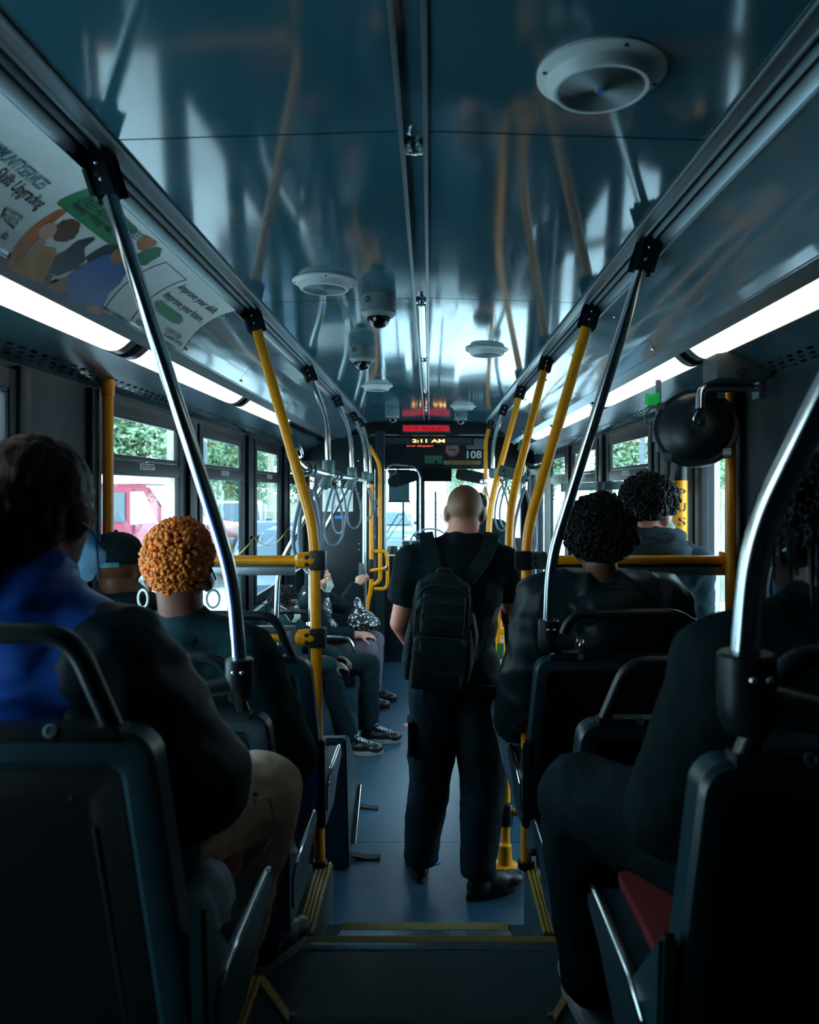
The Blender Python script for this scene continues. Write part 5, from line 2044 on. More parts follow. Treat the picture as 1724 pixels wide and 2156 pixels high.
obox(bm, (sx(1, WALL - 0.008), 2.72, k1.z), (1, 0, 0), (0, 1, 0), (0, 0, 1), 0.016, 0.06, 0.08, 0.004)
obj('wall_plate', bm, 'aluminium', t)
t = thing('alarm_box', 'grey rounded box with sound slots above the mirror bracket', 'box', W(1555, 785, 2.6))
a, b = W(1500, 801, 2.6), W(1612, 769, 2.6)
bm = B()
box(bm, (a.x, 2.56, a.z), (b.x, 2.70, b.z + 0.04), 0.014)
obj('casing', bm, 'dull_grey', t)
for q in range(6):
    bm = B()
    c = W(1551 + q * 5, 784, 2.559)
    hgt = (0.012, 0.024, 0.032, 0.032, 0.024, 0.012)[q]
    obox(bm, c, (1, 0, 0), (0, 1, 0), (0, 0, 1), 0.004, 0.003, hgt)
    obj('slot', bm, 'ink', t)
t = thing('door_lamp', 'small green lamp box near the top of the rear door', 'lamp', W(1372, 842, 3.3))
c = W(1373, 841, 3.2)
bm = B()
obox(bm, c, (1, 0, 0), (0, 1, 0), (0, 0, 1), 0.052, 0.05, 0.052, 0.008)
obj('lens', bm, 'green_lens', t)
bm = B()
obox(bm, c + V((0.005, 0, -0.034)), (1, 0, 0), (0, 1, 0), (0, 0, 1), 0.05, 0.05, 0.014, 0.003)
tube(bm, round_path([c + V((0, 0, -0.035)), c + V((-0.03, 0, -0.06)), c + V((-0.03, 0, -0.10)), c + V((0.01, 0, -0.11))], 0.03), 0.005, 6)
box(bm, (c.x + 0.02, c.y - 0.01, c.z - 0.22), (c.x + 0.035, c.y + 0.02, c.z + 0.15))
obj('bracket', bm, 'grey_fitting', t)
t = thing('door_bar', 'grey horizontal bar across the right windows behind the black curls', 'rail', W(1265, 1028, 4.0))
bm = B()
a, b = W(1186, 1026, 4.55), W(1395, 1019, 3.98)
obox(bm, (a + b) / 2, (b - a).normalized(), (b - a).normalized().cross(V((0, 0, 1))), (0, 0, 1), (b - a).length, 0.03, 0.045, 0.006)
obj('bar', bm, 'grey_fitting', t)
bm = B()
c = W(1262, 1025, 4.25)
obox(bm, c, (1, 0, 0), (0, 1, 0), (0, 0, 1), 0.03, 0.06, 0.06, 0.01)
obj('clamp', bm, 'black_plastic', t)
# ------------------------------------------------------------------ people
BENCH = bpy.data.scenes.new('workbench')


def soften(name, prims, m, parent, voxel=0.011, smooth=4, amp=0.0, scale=9.0, seed=0, stretch=(1, 1, 1), ridged=True, keep=None):
    """fuse rounded volumes into one continuous surface; amp adds cloth folds"""
    bm = B()
    for p in prims:
        if p[0] == 'e':
            _, c, ax = p
            r = bmesh.ops.create_icosphere(bm, subdivisions=3, radius=1.0)
            for v in r['verts']:
                v.co = V(c) + ax[0] * v.co.x + ax[1] * v.co.y + ax[2] * v.co.z
        elif p[0] == 'c':
            _, a, b, ra, rb = p
            a, b = V(a), V(b)
            ax = (b - a)
            L = ax.length
            if L < 1e-5:
                continue
            prof = [(0, -ra)] + [(ra * math.cos(q), -ra * math.sin(q)) for q in (1.1, 0.7, 0.35)] + [(ra, 0), (rb, L)] + \
                   [(rb * math.cos(q), L + rb * math.sin(q)) for q in (0.35, 0.7, 1.1)] + [(0, L + rb)]
            lathe(bm, a, ax, prof, 16)
        elif p[0] == 'k':
            _, a, b, ra, rb = p
            a, b = V(a), V(b)
            L = (b - a).length
            lathe(bm, a, b - a, [(0, -ra * .9), (ra * .7, -ra * .7), (ra, 0), (rb, L), (rb * .97, L + .006), (0, L + .008)], 18)
        elif p[0] == 'b':
            _, c, ax, size, bev = p
            obox(bm, c, ax[0], ax[1], ax[2], size[0], size[1], size[2], bev)
    bmesh.ops.recalc_face_normals(bm, faces=bm.faces)
    me = bpy.data.meshes.new(name)
    bm.to_mesh(me)
    bm.free()
    tmp = bpy.data.objects.new(name + '_work', me)
    BENCH.collection.objects.link(tmp)
    md = tmp.modifiers.new('fuse', 'REMESH')
    md.mode = 'VOXEL'
    md.voxel_size = voxel
    ms = tmp.modifiers.new('soft', 'SMOOTH')
    ms.factor = 0.5
    ms.iterations = smooth
    vl = BENCH.view_layers[0]
    vl.update()
    out = bpy.data.meshes.new_from_object(tmp.evaluated_get(vl.depsgraph))
    out.name = name
    bpy.data.objects.remove(tmp)
    bpy.data.meshes.remove(me)
    if amp:
        off = V((seed * 3.7, seed * 1.3, seed * 2.1))
        st = V(stretch)
        cos = [v.co.copy() for v in out.vertices]
        nrm = [v.normal.copy() for v in out.vertices]
        flat = []
        for co, no in zip(cos, nrm):
            q = V((co.x * st.x, co.y * st.y, co.z * st.z)) * scale + off
            n1 = noise.noise(q + 0.8 * V((noise.noise(q * 0.6), noise.noise(q * 0.6 + V((9, 3, 1))), 0)))
            n2 = noise.noise(q * 2.3 + V((5, 5, 5)))
            h = (1 - 2.4 * abs(n1)) if ridged else n1 * 1.5
            flat.extend(co + no * amp * (h + 0.5 * (1 - 2.4 * abs(n2) if ridged else n2)))
        out.vertices.foreach_set('co', flat)
        out.update()
    for p in out.polygons:
        p.use_smooth = True
    return new_obj(name, out, m, parent)


def lerp(a, b, t):
    return V(a) * (1 - t) + V(b) * t


class Fig:
    def __init__(s, name, label, base, J, yaw=0.0, pitch=0.0, w=1.0, hk=1.0, group=None, nw=1.0, ed=0.0):
        s.nw = nw
        s.ed = ed
        s.J = {k: V(v) for k, v in J.items()}
        s.t = thing(name, label, 'person', base, group)
        J = s.J
        s.w, s.hk = w, hk
        s.U = (J['chest'] - J['hip']).normalized()
        R = (J['shR'] - J['shL'])
        s.R = (R - s.U * R.dot(s.U)).normalized()
        s.Fw = s.U.cross(s.R).normalized()
        # head axes
        Rf = V((s.R.x, s.R.y, 0)).normalized()
        Ff = V((0, 0, 1)).cross(Rf)
        q = Matrix.Rotation(yaw, 3, 'Z')
        s.hr = q @ Rf
        f = q @ Ff
        s.hf = (f * math.cos(pitch) + V((0, 0, 1)) * math.sin(pitch)).normalized()
        s.hu = s.hr.cross(s.hf).normalized()

    def head(s):
        c, r, f, u, k = s.J['head'], s.hr, s.hf, s.hu, s.hk

        def at(a, b, d):
            return c + (r * a + f * b + u * d) * k

        def el(p, a, b, d):
            return ('e', p, (r * a * k, f * b * k, u * d * k))
        P = [el(at(0, -0.012, 0.036), .0765, .096, .084), el(at(0, 0.02, -0.02), .064, .075, .085), el(at(0, 0.032, -0.062), .050, .054, .055),
             el(at(0, 0.066, -0.098), .022, .018, .018), ('c', at(0, .094, .018), at(0, .112, -.024), .010 * k, .013 * k),
             ('c', at(-.012, .102, -.028), at(.012, .102, -.028), .009 * k, .009 * k), ('c', at(-.042, .076, .036), at(.042, .076, .036), .013 * k, .013 * k),
             ('c', at(-.016, .088, -.056), at(.016, .088, -.056), .008 * k, .008 * k), ('c', at(-.014, .087, -.066), at(.014, .087, -.066), .008 * k, .008 * k),
             el(at(-.042, .062, -.012), .022, .02, .02), el(at(.042, .062, -.012), .022, .02, .02)]
        for sg in (-1, 1):
            P.append(('e', at(sg * .080, -.008, -.004 - s.ed), ((r * .009 + f * sg * -.004) * k, (f * .019 - r * sg * -.008) * k, (u * .033 - f * .008) * k)))
            P.append(('c', at(sg * .078, -.002, -.028), at(sg * .064, .006, -.034), .009 * k, .016 * k))
        nk = s.J['neck']
        P.append(('c', at(0, -.02, -.05), nk + s.U * 0.01, .056 * k * s.nw, .062 * k * s.nw))
        P.append(('c', nk + s.U * 0.01, nk - s.U * 0.05, .064 * k, .08 * k))
        return P

    def hand(s, wr, d, n, curl=0.5, thumb=1, k=1.0):
        wr, d = V(wr), V(d).normalized()
        n = V(n)
        n = (n - d * n.dot(d)).normalized()
        sd = d.cross(n)
        P = [('e', wr + d * .048 * k, (d * .052 * k, sd * .040 * k, n * .016 * k)), ('c', wr, wr + d * .03 * k, .024 * k, .026 * k)]
        for i, (L, r0) in enumerate(((.040, .0084), (.045, .0088), (.042, .0085), (.034, .0076))):
            o = (1.5 - i) * .0205 * thumb
            p = wr + d * (.092 - abs(i - 1.2) * .005) * k + sd * o * k
            a = curl * 0.7
            for j, ll in enumerate((L, L * .68, L * .52)):
                q = p + (d * math.cos(a) + n * math.sin(a)) * ll * k
                P.append(('c', p, q, (r0 - .0006 * j) * k, (r0 - .0006 * (j + 1)) * k))
                p = q
                a += curl * (1.15 if j == 0 else 0.9)
        p = wr + d * .026 * k + sd * thumb * .026 * k
        v = (d * .62 + sd * thumb * .72 + n * .30 * (1 + curl)).normalized()
        q = p + v * .040 * k
        P.append(('c', p, q, .013 * k, .0105 * k))
        v2 = (v + d * .4 + n * .5 * curl).normalized()
        P.append(('c', q, q + v2 * .032 * k, .0103 * k, .0085 * k))
        return P

    def torso(s, g=0.0, hem=0.0):
        J, R, F, U, w = s.J, s.R, s.Fw, s.U, s.w
        h, c = J['hip'], J['chest']

        def el(p, a, b, d):
            return ('e', p, (R * (a * w + g), F * (b * w + g), U * (d + g)))
        P = [el(h + U * .03, .168, .120, .135), el(lerp(h, c, .5), .150, .112, .17), el(c - U * .05, .168, .122, .18),
             el(c + U * .04, .150, .100, .13)]
        for sd, k in (('shL', -1), ('shR', 1)):
            P.append(('c', c + U * .03 + R * .07 * k, J[sd], .088 * w + g, .064 * w + g))
            P.append(('c', J[sd], J['neck'] - U * .045 + R * .035 * k, .058 * w + g, .05 * w + g))
        return P

    def sleeve(s, sd, g=0.0, upto=2.0, r=(.060, .050, .046, .036)):
        J = s.J
        a, b, c = J['sh' + sd], J['el' + sd], J['wr' + sd]
        w = s.w
        if upto <= 1:
            e = lerp(a, b, upto)
            return [('k', a, e, r[0] * w + g, (r[0] + (r[1] - r[0]) * upto) * w + g)]
        e = lerp(b, c, upto - 1)
        return [('c', a, b, r[0] * w + g, r[1] * w + g), ('k' if upto < 2 else 'c', b, e, r[1] * w + g, (r[2] + (r[3] - r[2]) * (upto - 1)) * w + g)]

    def legs(s, g=0.0, hemg=0.0, r=(.088, .066, .058, .040), upto=1.0):
        J, w = s.J, s.w
        P = [('e', J['hip'], (s.R * (.168 * w + g), s.Fw * (.118 * w + g), s.U * (.12 + g)))]
        for sd in 'LR':
            hp, kn, an = J['hp' + sd], J['kn' + sd], J['an' + sd]
            P.append(('c', hp, kn, r[0] * w + g, r[1] * w + g))
            P.append(('c', kn, lerp(kn, an, .45), r[1] * w + g, r[2] * w + g + hemg * .4))
            P.append(('k', lerp(kn, an, .45), lerp(kn, an, upto), r[2] * w + g + hemg * .4, r[3] * w + g + hemg))
        return P

    def shoes(s, m, sole='sole_grey', L=0.25, voxel=0.008, which='LR', k=1.0, laces=None):
        for sd in which:
            an, to = s.J['an' + sd], s.J['to' + sd]
            d = V((to.x - an.x, to.y - an.y, 0)).normalized()
            z0 = to.z
            sdv = d.cross(V((0, 0, 1)))
            heel = V((an.x, an.y, z0)) - d * .045
            toe = heel + d * L
            P = [('e', heel + d * .05 + V((0, 0, .048)), (d * .058, sdv * .040 * k, V((0, 0, .048)))),
                 ('e', lerp(heel, toe, .5) + V((0, 0, .045)), (d * .085, sdv * .043 * k, V((0, 0, .045)))),
                 ('e', lerp(heel, toe, .78) + V((0, 0, .036)), (d * .062, sdv * .046 * k, V((0, 0, .034)))),
                 ('c', heel + d * .055 + V((0, 0, .05)), V((an.x, an.y, max(an.z, z0 + .10))), .044, .042)]
            sh = soften('shoe', P, m, s.t, voxel, 3)
            bm = B()
            pts = []
            for q in range(24):
                a = 2 * PI * q / 24
                x = math.cos(a)
                wd = (.040 if x < 0 else .046) * k
                pts.append(heel + d * (L / 2 - .005) + d * (L / 2 + .008) * x + sdv * wd * 1.08 * math.sin(a) * (1 - .15 * abs(x) ** 3) + V((0, 0, .002)))
            prism(bm, pts, (0, 0, 1), .024)
            obj('sole', bm, sole, sh)
            if laces:
                bm = B()
                for q in range(5):
                    t = .42 + q * .075
                    cpt = lerp(heel, toe, t) + V((0, 0, .094 - q * .008))
                    tube(bm, [cpt - sdv * .026, cpt + V((0, 0, .008)), cpt + sdv * .026 + d * .02], .0032, 5)
                    tube(bm, [cpt + sdv * .026, cpt + V((0, 0, .010)), cpt - sdv * .026 + d * .02], .0032, 5)
                cpt = lerp(heel, toe, .40) + V((0, 0, .10))
                for k_ in (-1, 1):
                    tube(bm, [cpt, cpt + sdv * .03 * k_ + V((0, 0, .035)), cpt + sdv * .045 * k_ + V((0, 0, .03)) - d * .02, cpt + sdv * .02 * k_ + V((0, 0, .0))], .0032, 5)
                obj('lace', bm, laces, sh)

    def body(s, skin, hands=True, voxel=0.009, curl=(0.6, 0.6), hn=None, hd=None, hk=1.0):
        J = s.J
        P = s.head()
        P += [(p[0], p[1], tuple(a * 0.93 for a in p[2])) if p[0] == 'e' else (p[0], p[1], p[2], p[3] * .9, p[4] * .9) for p in s.torso(-0.004)]
        for i, sd in enumerate('LR'):
            P += s.sleeve(sd, -0.008, r=(.056, .048, .046, .030))
            d = (J['wr' + sd] - J['el' + sd]).normalized()
            if hd and hd.get(sd) is not None:
                d = V(hd[sd]).normalized()
            n = V(hn[sd]) if hn and sd in hn else V((0, 0, -1)) - s.R * (0.5 if sd == 'R' else -0.5)
            P += s.hand(J['wr' + sd], d, n, curl[i], thumb=(1 if sd == 'L' else -1), k=hk)
            P.append(('c', J['wr' + sd] - d * .03, J['wr' + sd] + d * .02, .030 * hk, .026 * hk))
        P += s.legs(-0.012)
        b = soften('body', P, skin, s.t, voxel, 3)
        c, r, f, u, k = J['head'], s.hr, s.hf, s.hu, s.hk
        bm = B()
        for sg in (-1, 1):
            ball(bm, c + (r * sg * .031 + f * .083 + u * .014) * k, .0125 * k, 2)
        obj('eyes', bm, 'eye_white', b)
        bm = B()
        for sg in (-1, 1):
            ball(bm, c + (r * sg * .031 + f * .0925 + u * .014) * k, .0055 * k, 1)
        obj('irises', bm, 'ink', b)
        bm = B()
        ball(bm, c + (f * .0935 - u * .061) * k, (.02 * k, .012 * k, .006 * k), 2)
        obj('mouth', bm, 'lip', b)
        return b

    def mask(s, m, loops=True, drop=0.0):
        c, r, f, u, k = s.J['head'], s.hr, s.hf, s.hu, s.hk
        bm = B()
        rows = []
        for i in range(9):
            v = -1 + 2 * i / 8
            row = []
            for j in range(13):
                a = -1.05 + 2.1 * j / 12
                rr = .070 - .012 * v * v + (0.010 if abs(v) < .3 else 0)
                fold = .0015 * math.sin(v * 14)
                p = c + (r * (rr * .98 * math.sin(a)) + f * (.055 + (rr + fold) * .92 * math.cos(a) * (1 - .1 * max(0, -v))) + u * (-.052 - drop + v * .052 * (1 - .25 * abs(math.sin(a))))) * k
                row.append(bm.verts.new(p))
            rows.append(row)
        for a, b in zip(rows[:-1], rows[1:]):
            for j in range(12):
                bm.faces.new((a[j], a[j + 1], b[j + 1], b[j]))
        r_ = bmesh.ops.solidify(bm, geom=list(bm.faces), thickness=0.002)
        mk = obj('face_mask', bm, m, s.t, angle=80)
        if loops:
            for sg in (-1, 1):
                bm = B()
                e = c + (r * sg * .092 - f * .016 + u * .01) * k
                for vv in (.030, -.040):
                    st_ = c + (r * sg * .063 + f * .078 + u * (-.052 - drop + vv)) * k
                    tube(bm, round_path([st_, c + (r * sg * .086 + f * .03 + u * (vv * .5 - .02)) * k, e + u * (vv * .4 - .01) * k - f * .008], .02), .0022, 5)
                obj('ear_loop', bm, m, mk)
        return mk

    def curls(s, m, base_m, n, rad, size, seed, low=-0.55, side_low=-0.25, off=(0, -0.008, 0.034), lumps=0.0, ring=True, base_k=0.93, name='hair', front=0.55, up_bias=0.0):
        """tight curls over the scalp"""
        c, r, f, u, k = s.J['head'], s.hr, s.hf, s.hu, s.hk
        rnd = random.Random(seed)
        cc = c + (r * off[0] + f * off[1] + u * off[2]) * k
        ok = []
        bm = B()
        tries = 0
        while len(ok) < n and tries < n * 30:
            tries += 1
            v = V((rnd.gauss(0, 1), rnd.gauss(0, 1), rnd.gauss(0, 1))).normalized()
            a, b, d = v
            lim = low if b < 0.1 else (side_low if b < front else 0.35)
            if d < lim - abs(a) * (-0.25 if b < 0.1 else 0):
                continue
            nb = 1 + lumps * noise.noise(v * 2.2 + V((seed, 0, 0))) + up_bias * max(0, d)
            rr = rnd.uniform(0.94, 1.03) * nb
            p = cc + (r * a * rad[0] + f * b * rad[1] + u * d * rad[2]) * rr * k
            ok.append(p)
            nn = (r * a / rad[0] + f * b / rad[1] + u * d / rad[2]).normalized()
            ax = (nn + V((rnd.gauss(0, .7), rnd.gauss(0, .7), rnd.gauss(0, .7)))).normalized()
            x1, x2 = frame_of(ax)
            sz = size * rnd.uniform(.7, 1.25)
            if ring:
                pts = []
                turns, q = 1.35, 9
                for i in range(q + 1):
                    an = turns * 2 * PI * i / q
                    pts.append(p + (x1 * math.cos(an) + x2 * math.sin(an)) * sz + ax * sz * .9 * (i / q - .5))
                tube(bm, pts, [sz * .34] * q + [sz * .15], 5)
            else:
                q0 = len(bm.verts)
                ball(bm, p, sz, 1)
                bm.verts.ensure_lookup_table()
                for v in bm.verts[q0:]:
                    v.co = p + (v.co - p) * (1 + .55 * noise.noise(v.co * 260))
        h = obj(name, bm, m, s.t, angle=180)
        P = []
        P.append(('e', cc, (r * rad[0] * base_k * k, f * rad[1] * base_k * k, u * rad[2] * base_k * k)))
        # keep the base off the face
        o = soften('hair_base', P, base_m, s.t, 0.009, 2, 0.003, 30, seed, ridged=False)
        bm2 = B()
        bm2.from_mesh(o.data)
        dele = []
        for v in bm2.verts:
            q = (v.co - cc) / k
            a, b, d = q.dot(r) / rad[0], q.dot(f) / rad[1], q.dot(u) / rad[2]
            lim = low - .05 if b < 0.1 else (side_low if b < front - 0.1 else 0.30)
            if d < lim:
                dele.append(v)
        bmesh.ops.delete(bm2, geom=dele, context='VERTS')
        bm2.to_mesh(o.data)
        bm2.free()
        o.parent = h
        o.matrix_parent_inverse = Matrix.Identity(4)
        return h


def ribbon(bm, pts, nrm, width, th=0.006):
    """flat strap along pts; nrm: face normals, one per point or a single one"""
    pts = [V(p) for p in pts]
    n = len(pts)
    nn = [V(nrm[i] if isinstance(nrm, list) else nrm).normalized() for i in range(n)]
    ww = width if isinstance(width, list) else [width] * n
    rows = []
    for i, p in enumerate(pts):
        t = (pts[min(i + 1, n - 1)] - pts[max(i - 1, 0)]).normalized()
        sd = t.cross(nn[i]).normalized()
        rows.append([bm.verts.new(p + sd * ww[i] * a / 2 + nn[i] * th * b) for a, b in ((-1, 0), (1, 0), (1, 1), (-1, 1))])
    for a, b in zip(rows[:-1], rows[1:]):
        for k in range(4):
            bm.faces.new((a[k], a[(k + 1) % 4], b[(k + 1) % 4], b[k]))
    bm.faces.new(rows[0])
    bm.faces.new(rows[-1][::-1])
    return bm


# ---- 1 the standing bald man with the backpack
J = dict(hip=(.115, 3.34, .955), chest=(.125, 3.33, 1.36), neck=(.140, 3.335, 1.545), head=(.153, 3.345, 1.652),
         shL=(-.075, 3.33, 1.425), shR=(.325, 3.33, 1.430), elL=(-.135, 3.36, 1.165), elR=(.372, 3.45, 1.215),
         wrL=(-.065, 3.545, .985), wrR=(.415, 3.66, 1.175), hpL=(.025, 3.34, .90), hpR=(.215, 3.34, .90), knL=(.002, 3.40, .49),
         knR=(.232, 3.33, .48), anL=(-.045, 3.43, .085), anR=(.205, 3.27, .085), toL=(-.075, 3.62, 0), toR=(.36, 3.36, 0))
m1 = Fig('person', 'bald man standing in the aisle with his back turned, black T-shirt and backpack', (.12, 3.34, 0), J, yaw=-0.03, pitch=-0.05, w=1.06, hk=1.03, nw=1.13)
m1.body('skin_shaved', voxel=0.0065, curl=(0.8, 1.1), hd={'R': (0.1, 1, 0.1)}, hn={'R': (1, 0, 0), 'L': (1, 0.3, 0)})
soften('t_shirt', m1.torso(.016) + m1.sleeve('L', .018, .62) + m1.sleeve('R', .018, .64) + [('c', J['neck'] - V((0, .0, .055)) if False else V(J['neck']) - V((0, 0, .055)), V(J['neck']) - V((0, 0, .012)), .098, .077)],
       'black_cotton', m1.t, 0.010, 4, 0.006, 7, 1, (1, 1, 0.5))
soften('trousers', m1.legs(.017, .006, r=(.096, .077, .063, .050), upto=.98) + [('e', V(J['hip']) + V((0, 0, .02)), (V((.190, 0, 0)), V((0, .142, 0)), V((0, 0, .13))))],
       'black_twill', m1.t, 0.010, 4, 0.006, 5.5, 2, (1, 1, .9))
for sx_, px_ in ((-1, .03), (1, .215)):
    bm = B()
    obox(bm, (px_, 3.205, .90), (1, 0, 0), (0, 1, 0.06), (0, 0, 1), .125, .012, .055, .005)
    pk = obj('pocket_flap', bm, 'black_twill', m1.t)
bm = B()
obox(bm, (-.088, 3.32, .68), (0, 1, 0), (1, 0, 0.08), (0, 0, 1), .11, .014, .15, .005)
obj('thigh_pocket', bm, 'black_twill', m1.t)
bm = B()
obox(bm, (.318, 3.33, .66), (0, 1, 0), (1, 0, -0.04), (0, 0, 1), .11, .014, .15, .005)
obj('thigh_pocket', bm, 'black_twill', m1.t)
m1.shoes('shoe_black', 'shoe_black', .285, k=1.1)

# his backpack
bp = thing('backpack', 'black backpack with two zipped pockets on the bald man\'s back', 'backpack', (.04, 3.1, .99))
tl_ = V((0.085, 0, 1)).normalized()
rx = V((1, 0, -0.085)).normalized()
fy = V((0, 1, 0))


def BP(a, b, c):
    """a right, b towards the man, c up from the bag's centre"""
    return V((.042, 3.085, 1.195)) + rx * a + fy * b + tl_ * c


soften('main_compartment', [('b', BP(0, .01, 0), (rx, fy, tl_), (.225, .17, .38), .06), ('e', BP(0, .01, .145), (rx * .100, fy * .085, tl_ * .078)),
                            ('e', BP(0, .0, -.16), (rx * .128, fy * .105, tl_ * .10))], 'pack_nylon', bp, .008, 5, .004, 11, 5)
soften('upper_pocket', [('b', BP(0.004, -.080, .065), (rx, fy, tl_), (.175, .06, .17), .035)], 'pack_nylon', bp, .007, 4, .003, 13, 6)
soften('lower_pocket', [('b', BP(-.004, -.100, -.125), (rx, fy, tl_), (.20, .085, .205), .035)], 'pack_nylon', bp, .007, 4, .004, 12, 7)
for sg in (-1, 1):
    soften('side_pouch', [('e', BP(sg * .116, .0, -.11), (rx * .026, fy * .07, tl_ * .115))], 'pack_nylon', bp, .007, 4, .003, 12, 8 + sg)


def arch(w, top, bot, b, r=.05):
    return round_path([BP(-w, b, bot), BP(-w, b, top), BP(w, b, top), BP(w, b, bot)], r, 8)


for nme, pts in (('zipper', arch(.103, .178, -.03, -.075, .08)), ('zipper', arch(.100, -.020, -.19, -.128, .045)), ('zipper', arch(.116, .195, -.15, -.035, .09))):
    bm = B()
    tube(bm, pts, .0045, 6)
    obj(nme, bm, 'webbing', bp)
for a, b, c in ((-.075, -.145, -.055), (-.092, -.11, .115), (-.098, -.10, .10), (.122, -.06, .05), (.108, -.075, .04)):
    bm = B()
    obox(bm, BP(a, b, c), rx, fy, tl_, .008, .005, .034, .002)
    obj('zip_pull', bm, 'grey_fitting', bp)
for c in (-.08, -.15, .06, .12):
    bm = B()
    b = -.145 if c < 0 else -.118
    obox(bm, BP(0, b, c), rx, fy, tl_, .19 if c < 0 else .165, .003, .018, .001)
    obj('webbing_row', bm, 'webbing', bp)
for sg in (-1, 1):
    bm = B()
    sh = V(J['shL' if sg < 0 else 'shR'])
    xs = (sh.x * .62 + .125 * .38)
    pts = round_path([BP(.02 + sg * .052, .06, .155), V((.118 + sg * .108, 3.195, 1.455)), V((xs + sg * .012, 3.25, 1.535)), V((xs + sg * .02, 3.35, 1.565)), V((xs + sg * .015, 3.47, 1.49)), V((xs + sg * .01, 3.50, 1.30)), V((xs + sg * .05, 3.44, 1.12)), BP(sg * .13, .06, -.16)], .06, 5)
    n_ = len(pts)
    nrm = []
    for p in pts:
        d = p - V((.125, 3.33, 1.30))
        nrm.append(V((d.x * .35, d.y, max(0, d.z) * 1.4)))
    ribbon(bm, pts, nrm, [.062 if i < n_ * .62 else .03 for i in range(n_)], .012)
    obj('shoulder_strap', bm, 'pack_nylon', bp)
bm = B()
ribbon(bm, round_path([BP(.13, .05, .06), BP(.15, -.01, -.02), BP(.145, -.03, -.10), BP(.12, -.04, -.16)], .03), V((.7, -.7, 0)), .022, .004)
obj('compression_strap', bm, 'webbing', bp)
bm = B()
ribbon(bm, round_path([BP(.135, .06, -.16), V((.265, 3.20, 1.19)), V((.30, 3.30, 1.26))], .03), V((.4, -.9, 0)), .024, .004)
ribbon(bm, [V((.318, 3.2, 1.235)), V((.322, 3.2, 1.13)), V((.333, 3.2, 1.01))], V((0, -1, 0)), .016, .004)
obj('loose_strap', bm, 'webbing', bp)
bm = B()
tube(bm, round_path([BP(-.03, .03, .20), BP(-.03, .02, .235), BP(.03, .02, .235), BP(.03, .03, .20)], .03), .007, 8)
obj('haul_loop', bm, 'webbing', bp)

# ---- 2 woman with orange curls
J = dict(hip=(-.70, 2.16, .875), chest=(-.70, 2.13, 1.20), neck=(-.688, 2.12, 1.375), head=(-.692, 2.10, 1.545), shL=(-.885, 2.13, 1.285), shR=(-.525, 2.12, 1.285),
         elL=(-.96, 2.18, 1.02), elR=(-.415, 2.17, 1.00), wrL=(-.80, 2.42, .93), wrR=(-.50, 2.42, .93), hpL=(-.79, 2.20, .84), hpR=(-.60, 2.20, .84),
         knL=(-.80, 2.60, .86), knR=(-.435, 2.58, .84), anL=(-.79, 2.52, .41), anR=(-.50, 2.30, .40), toL=(-.79, 2.66, .31), toR=(-.44, 2.42, .31))
f2 = Fig('person', 'person with short bright orange curls, white hoop earrings and a dark coat', (-.7, 2.15, ZU), J, yaw=0.0, w=1.0, hk=1.02, ed=.042)
f2.body('skin_brown', voxel=0.008)
soften('coat', f2.torso(.034) + f2.sleeve('L', .040) + f2.sleeve('R', .040) + [('c', V(J['neck']) - V((0, 0, .06)), V(J['neck']) + V((0, .0, -.005)), .105, .078),
       ('e', V(J['hip']) + V((.03, .05, -.02)), (V((.235, 0, 0)), V((0, .20, 0)), V((0, 0, .13)))), ('e', V((-.46, 2.14, 1.0)), (V((.075, 0, 0)), V((0, .10, 0)), V((0, 0, .15))))], 'dark_fleece', f2.t, .012, 5, .007, 6, 11)
soften('collar', [('e', V(J['neck']) - V((0, .015, .035)), (V((.105, 0, 0)), V((0, .10, 0)), V((0, 0, .045))))], 'dark_fleece', f2.t, .008, 3, .002, 12, 3)
soften('jeans', f2.legs(.014), 'blue_denim', f2.t, .012, 3, .004, 9, 12)
f2.shoes('shoe_black', 'sole_grey', .25)
h = f2.curls('hair_orange', 'hair_orange_root', 2300, (.089, .105, .104), .0064, 3, ring=False, low=-.98, side_low=-.2, off=(0, -.012, .022), lumps=.05, base_k=.95)
for sg in (-1, 1):
    bm = B()
    c = V(J['head']) + f2.hr * sg * .097 - V((0, .012, .092))
    rr = .021
    tube(bm, [c + f2.hr * rr * .75 * math.cos(a) + V((0, .3 * rr * math.cos(a) * sg, -rr * 1.15 * math.sin(a))) for a in [2 * PI * q / 24 for q in range(24)]], .0034, 8, closed=True)
    obj('hoop_earring', bm, 'mask_white', f2.t)
for sg in (-1, 1):
    bm = B()
    e = V(J['head']) + f2.hr * sg * .089 - V((0, .018, .015))
    tube(bm, [e + V((0, .06, -.03)), e + V((sg * .004, .0, .01)), e + V((0, -.008, -.02)), e + V((0, .02, -.055))], .0026, 6)
    obj('mask_loop', bm, 'ink', f2.t)

# ---- 3 woman at the left edge, ponytail and blue jacket
J = dict(hip=(-.74, 1.36, 1.085), chest=(-.735, 1.325, 1.395), neck=(-.70, 1.315, 1.575), head=(-.690, 1.345, 1.712), shL=(-.945, 1.32, 1.46), shR=(-.548, 1.315, 1.447),
         elL=(-1.02, 1.36, 1.20), elR=(-.432, 1.40, 1.215), wrL=(-.88, 1.60, 1.13), wrR=(-.475, 1.60, 1.125), hpL=(-.83, 1.42, 1.06), hpR=(-.60, 1.40, 1.055),
         knL=(-.84, 1.80, 1.03), knR=(-.405, 1.79, 1.03), anL=(-.84, 1.74, .63), anR=(-.50, 1.70, .63), toL=(-.84, 1.84, ZR), toR=(-.50, 1.82, ZR))
f3 = Fig('person', 'woman at the left edge with brown ponytail, blue and black jacket and face mask', (-.74, 1.36, ZR), J, yaw=-0.12, pitch=-0.04, w=1.03, hk=1.04)
f3.body('skin_tan', voxel=0.007)
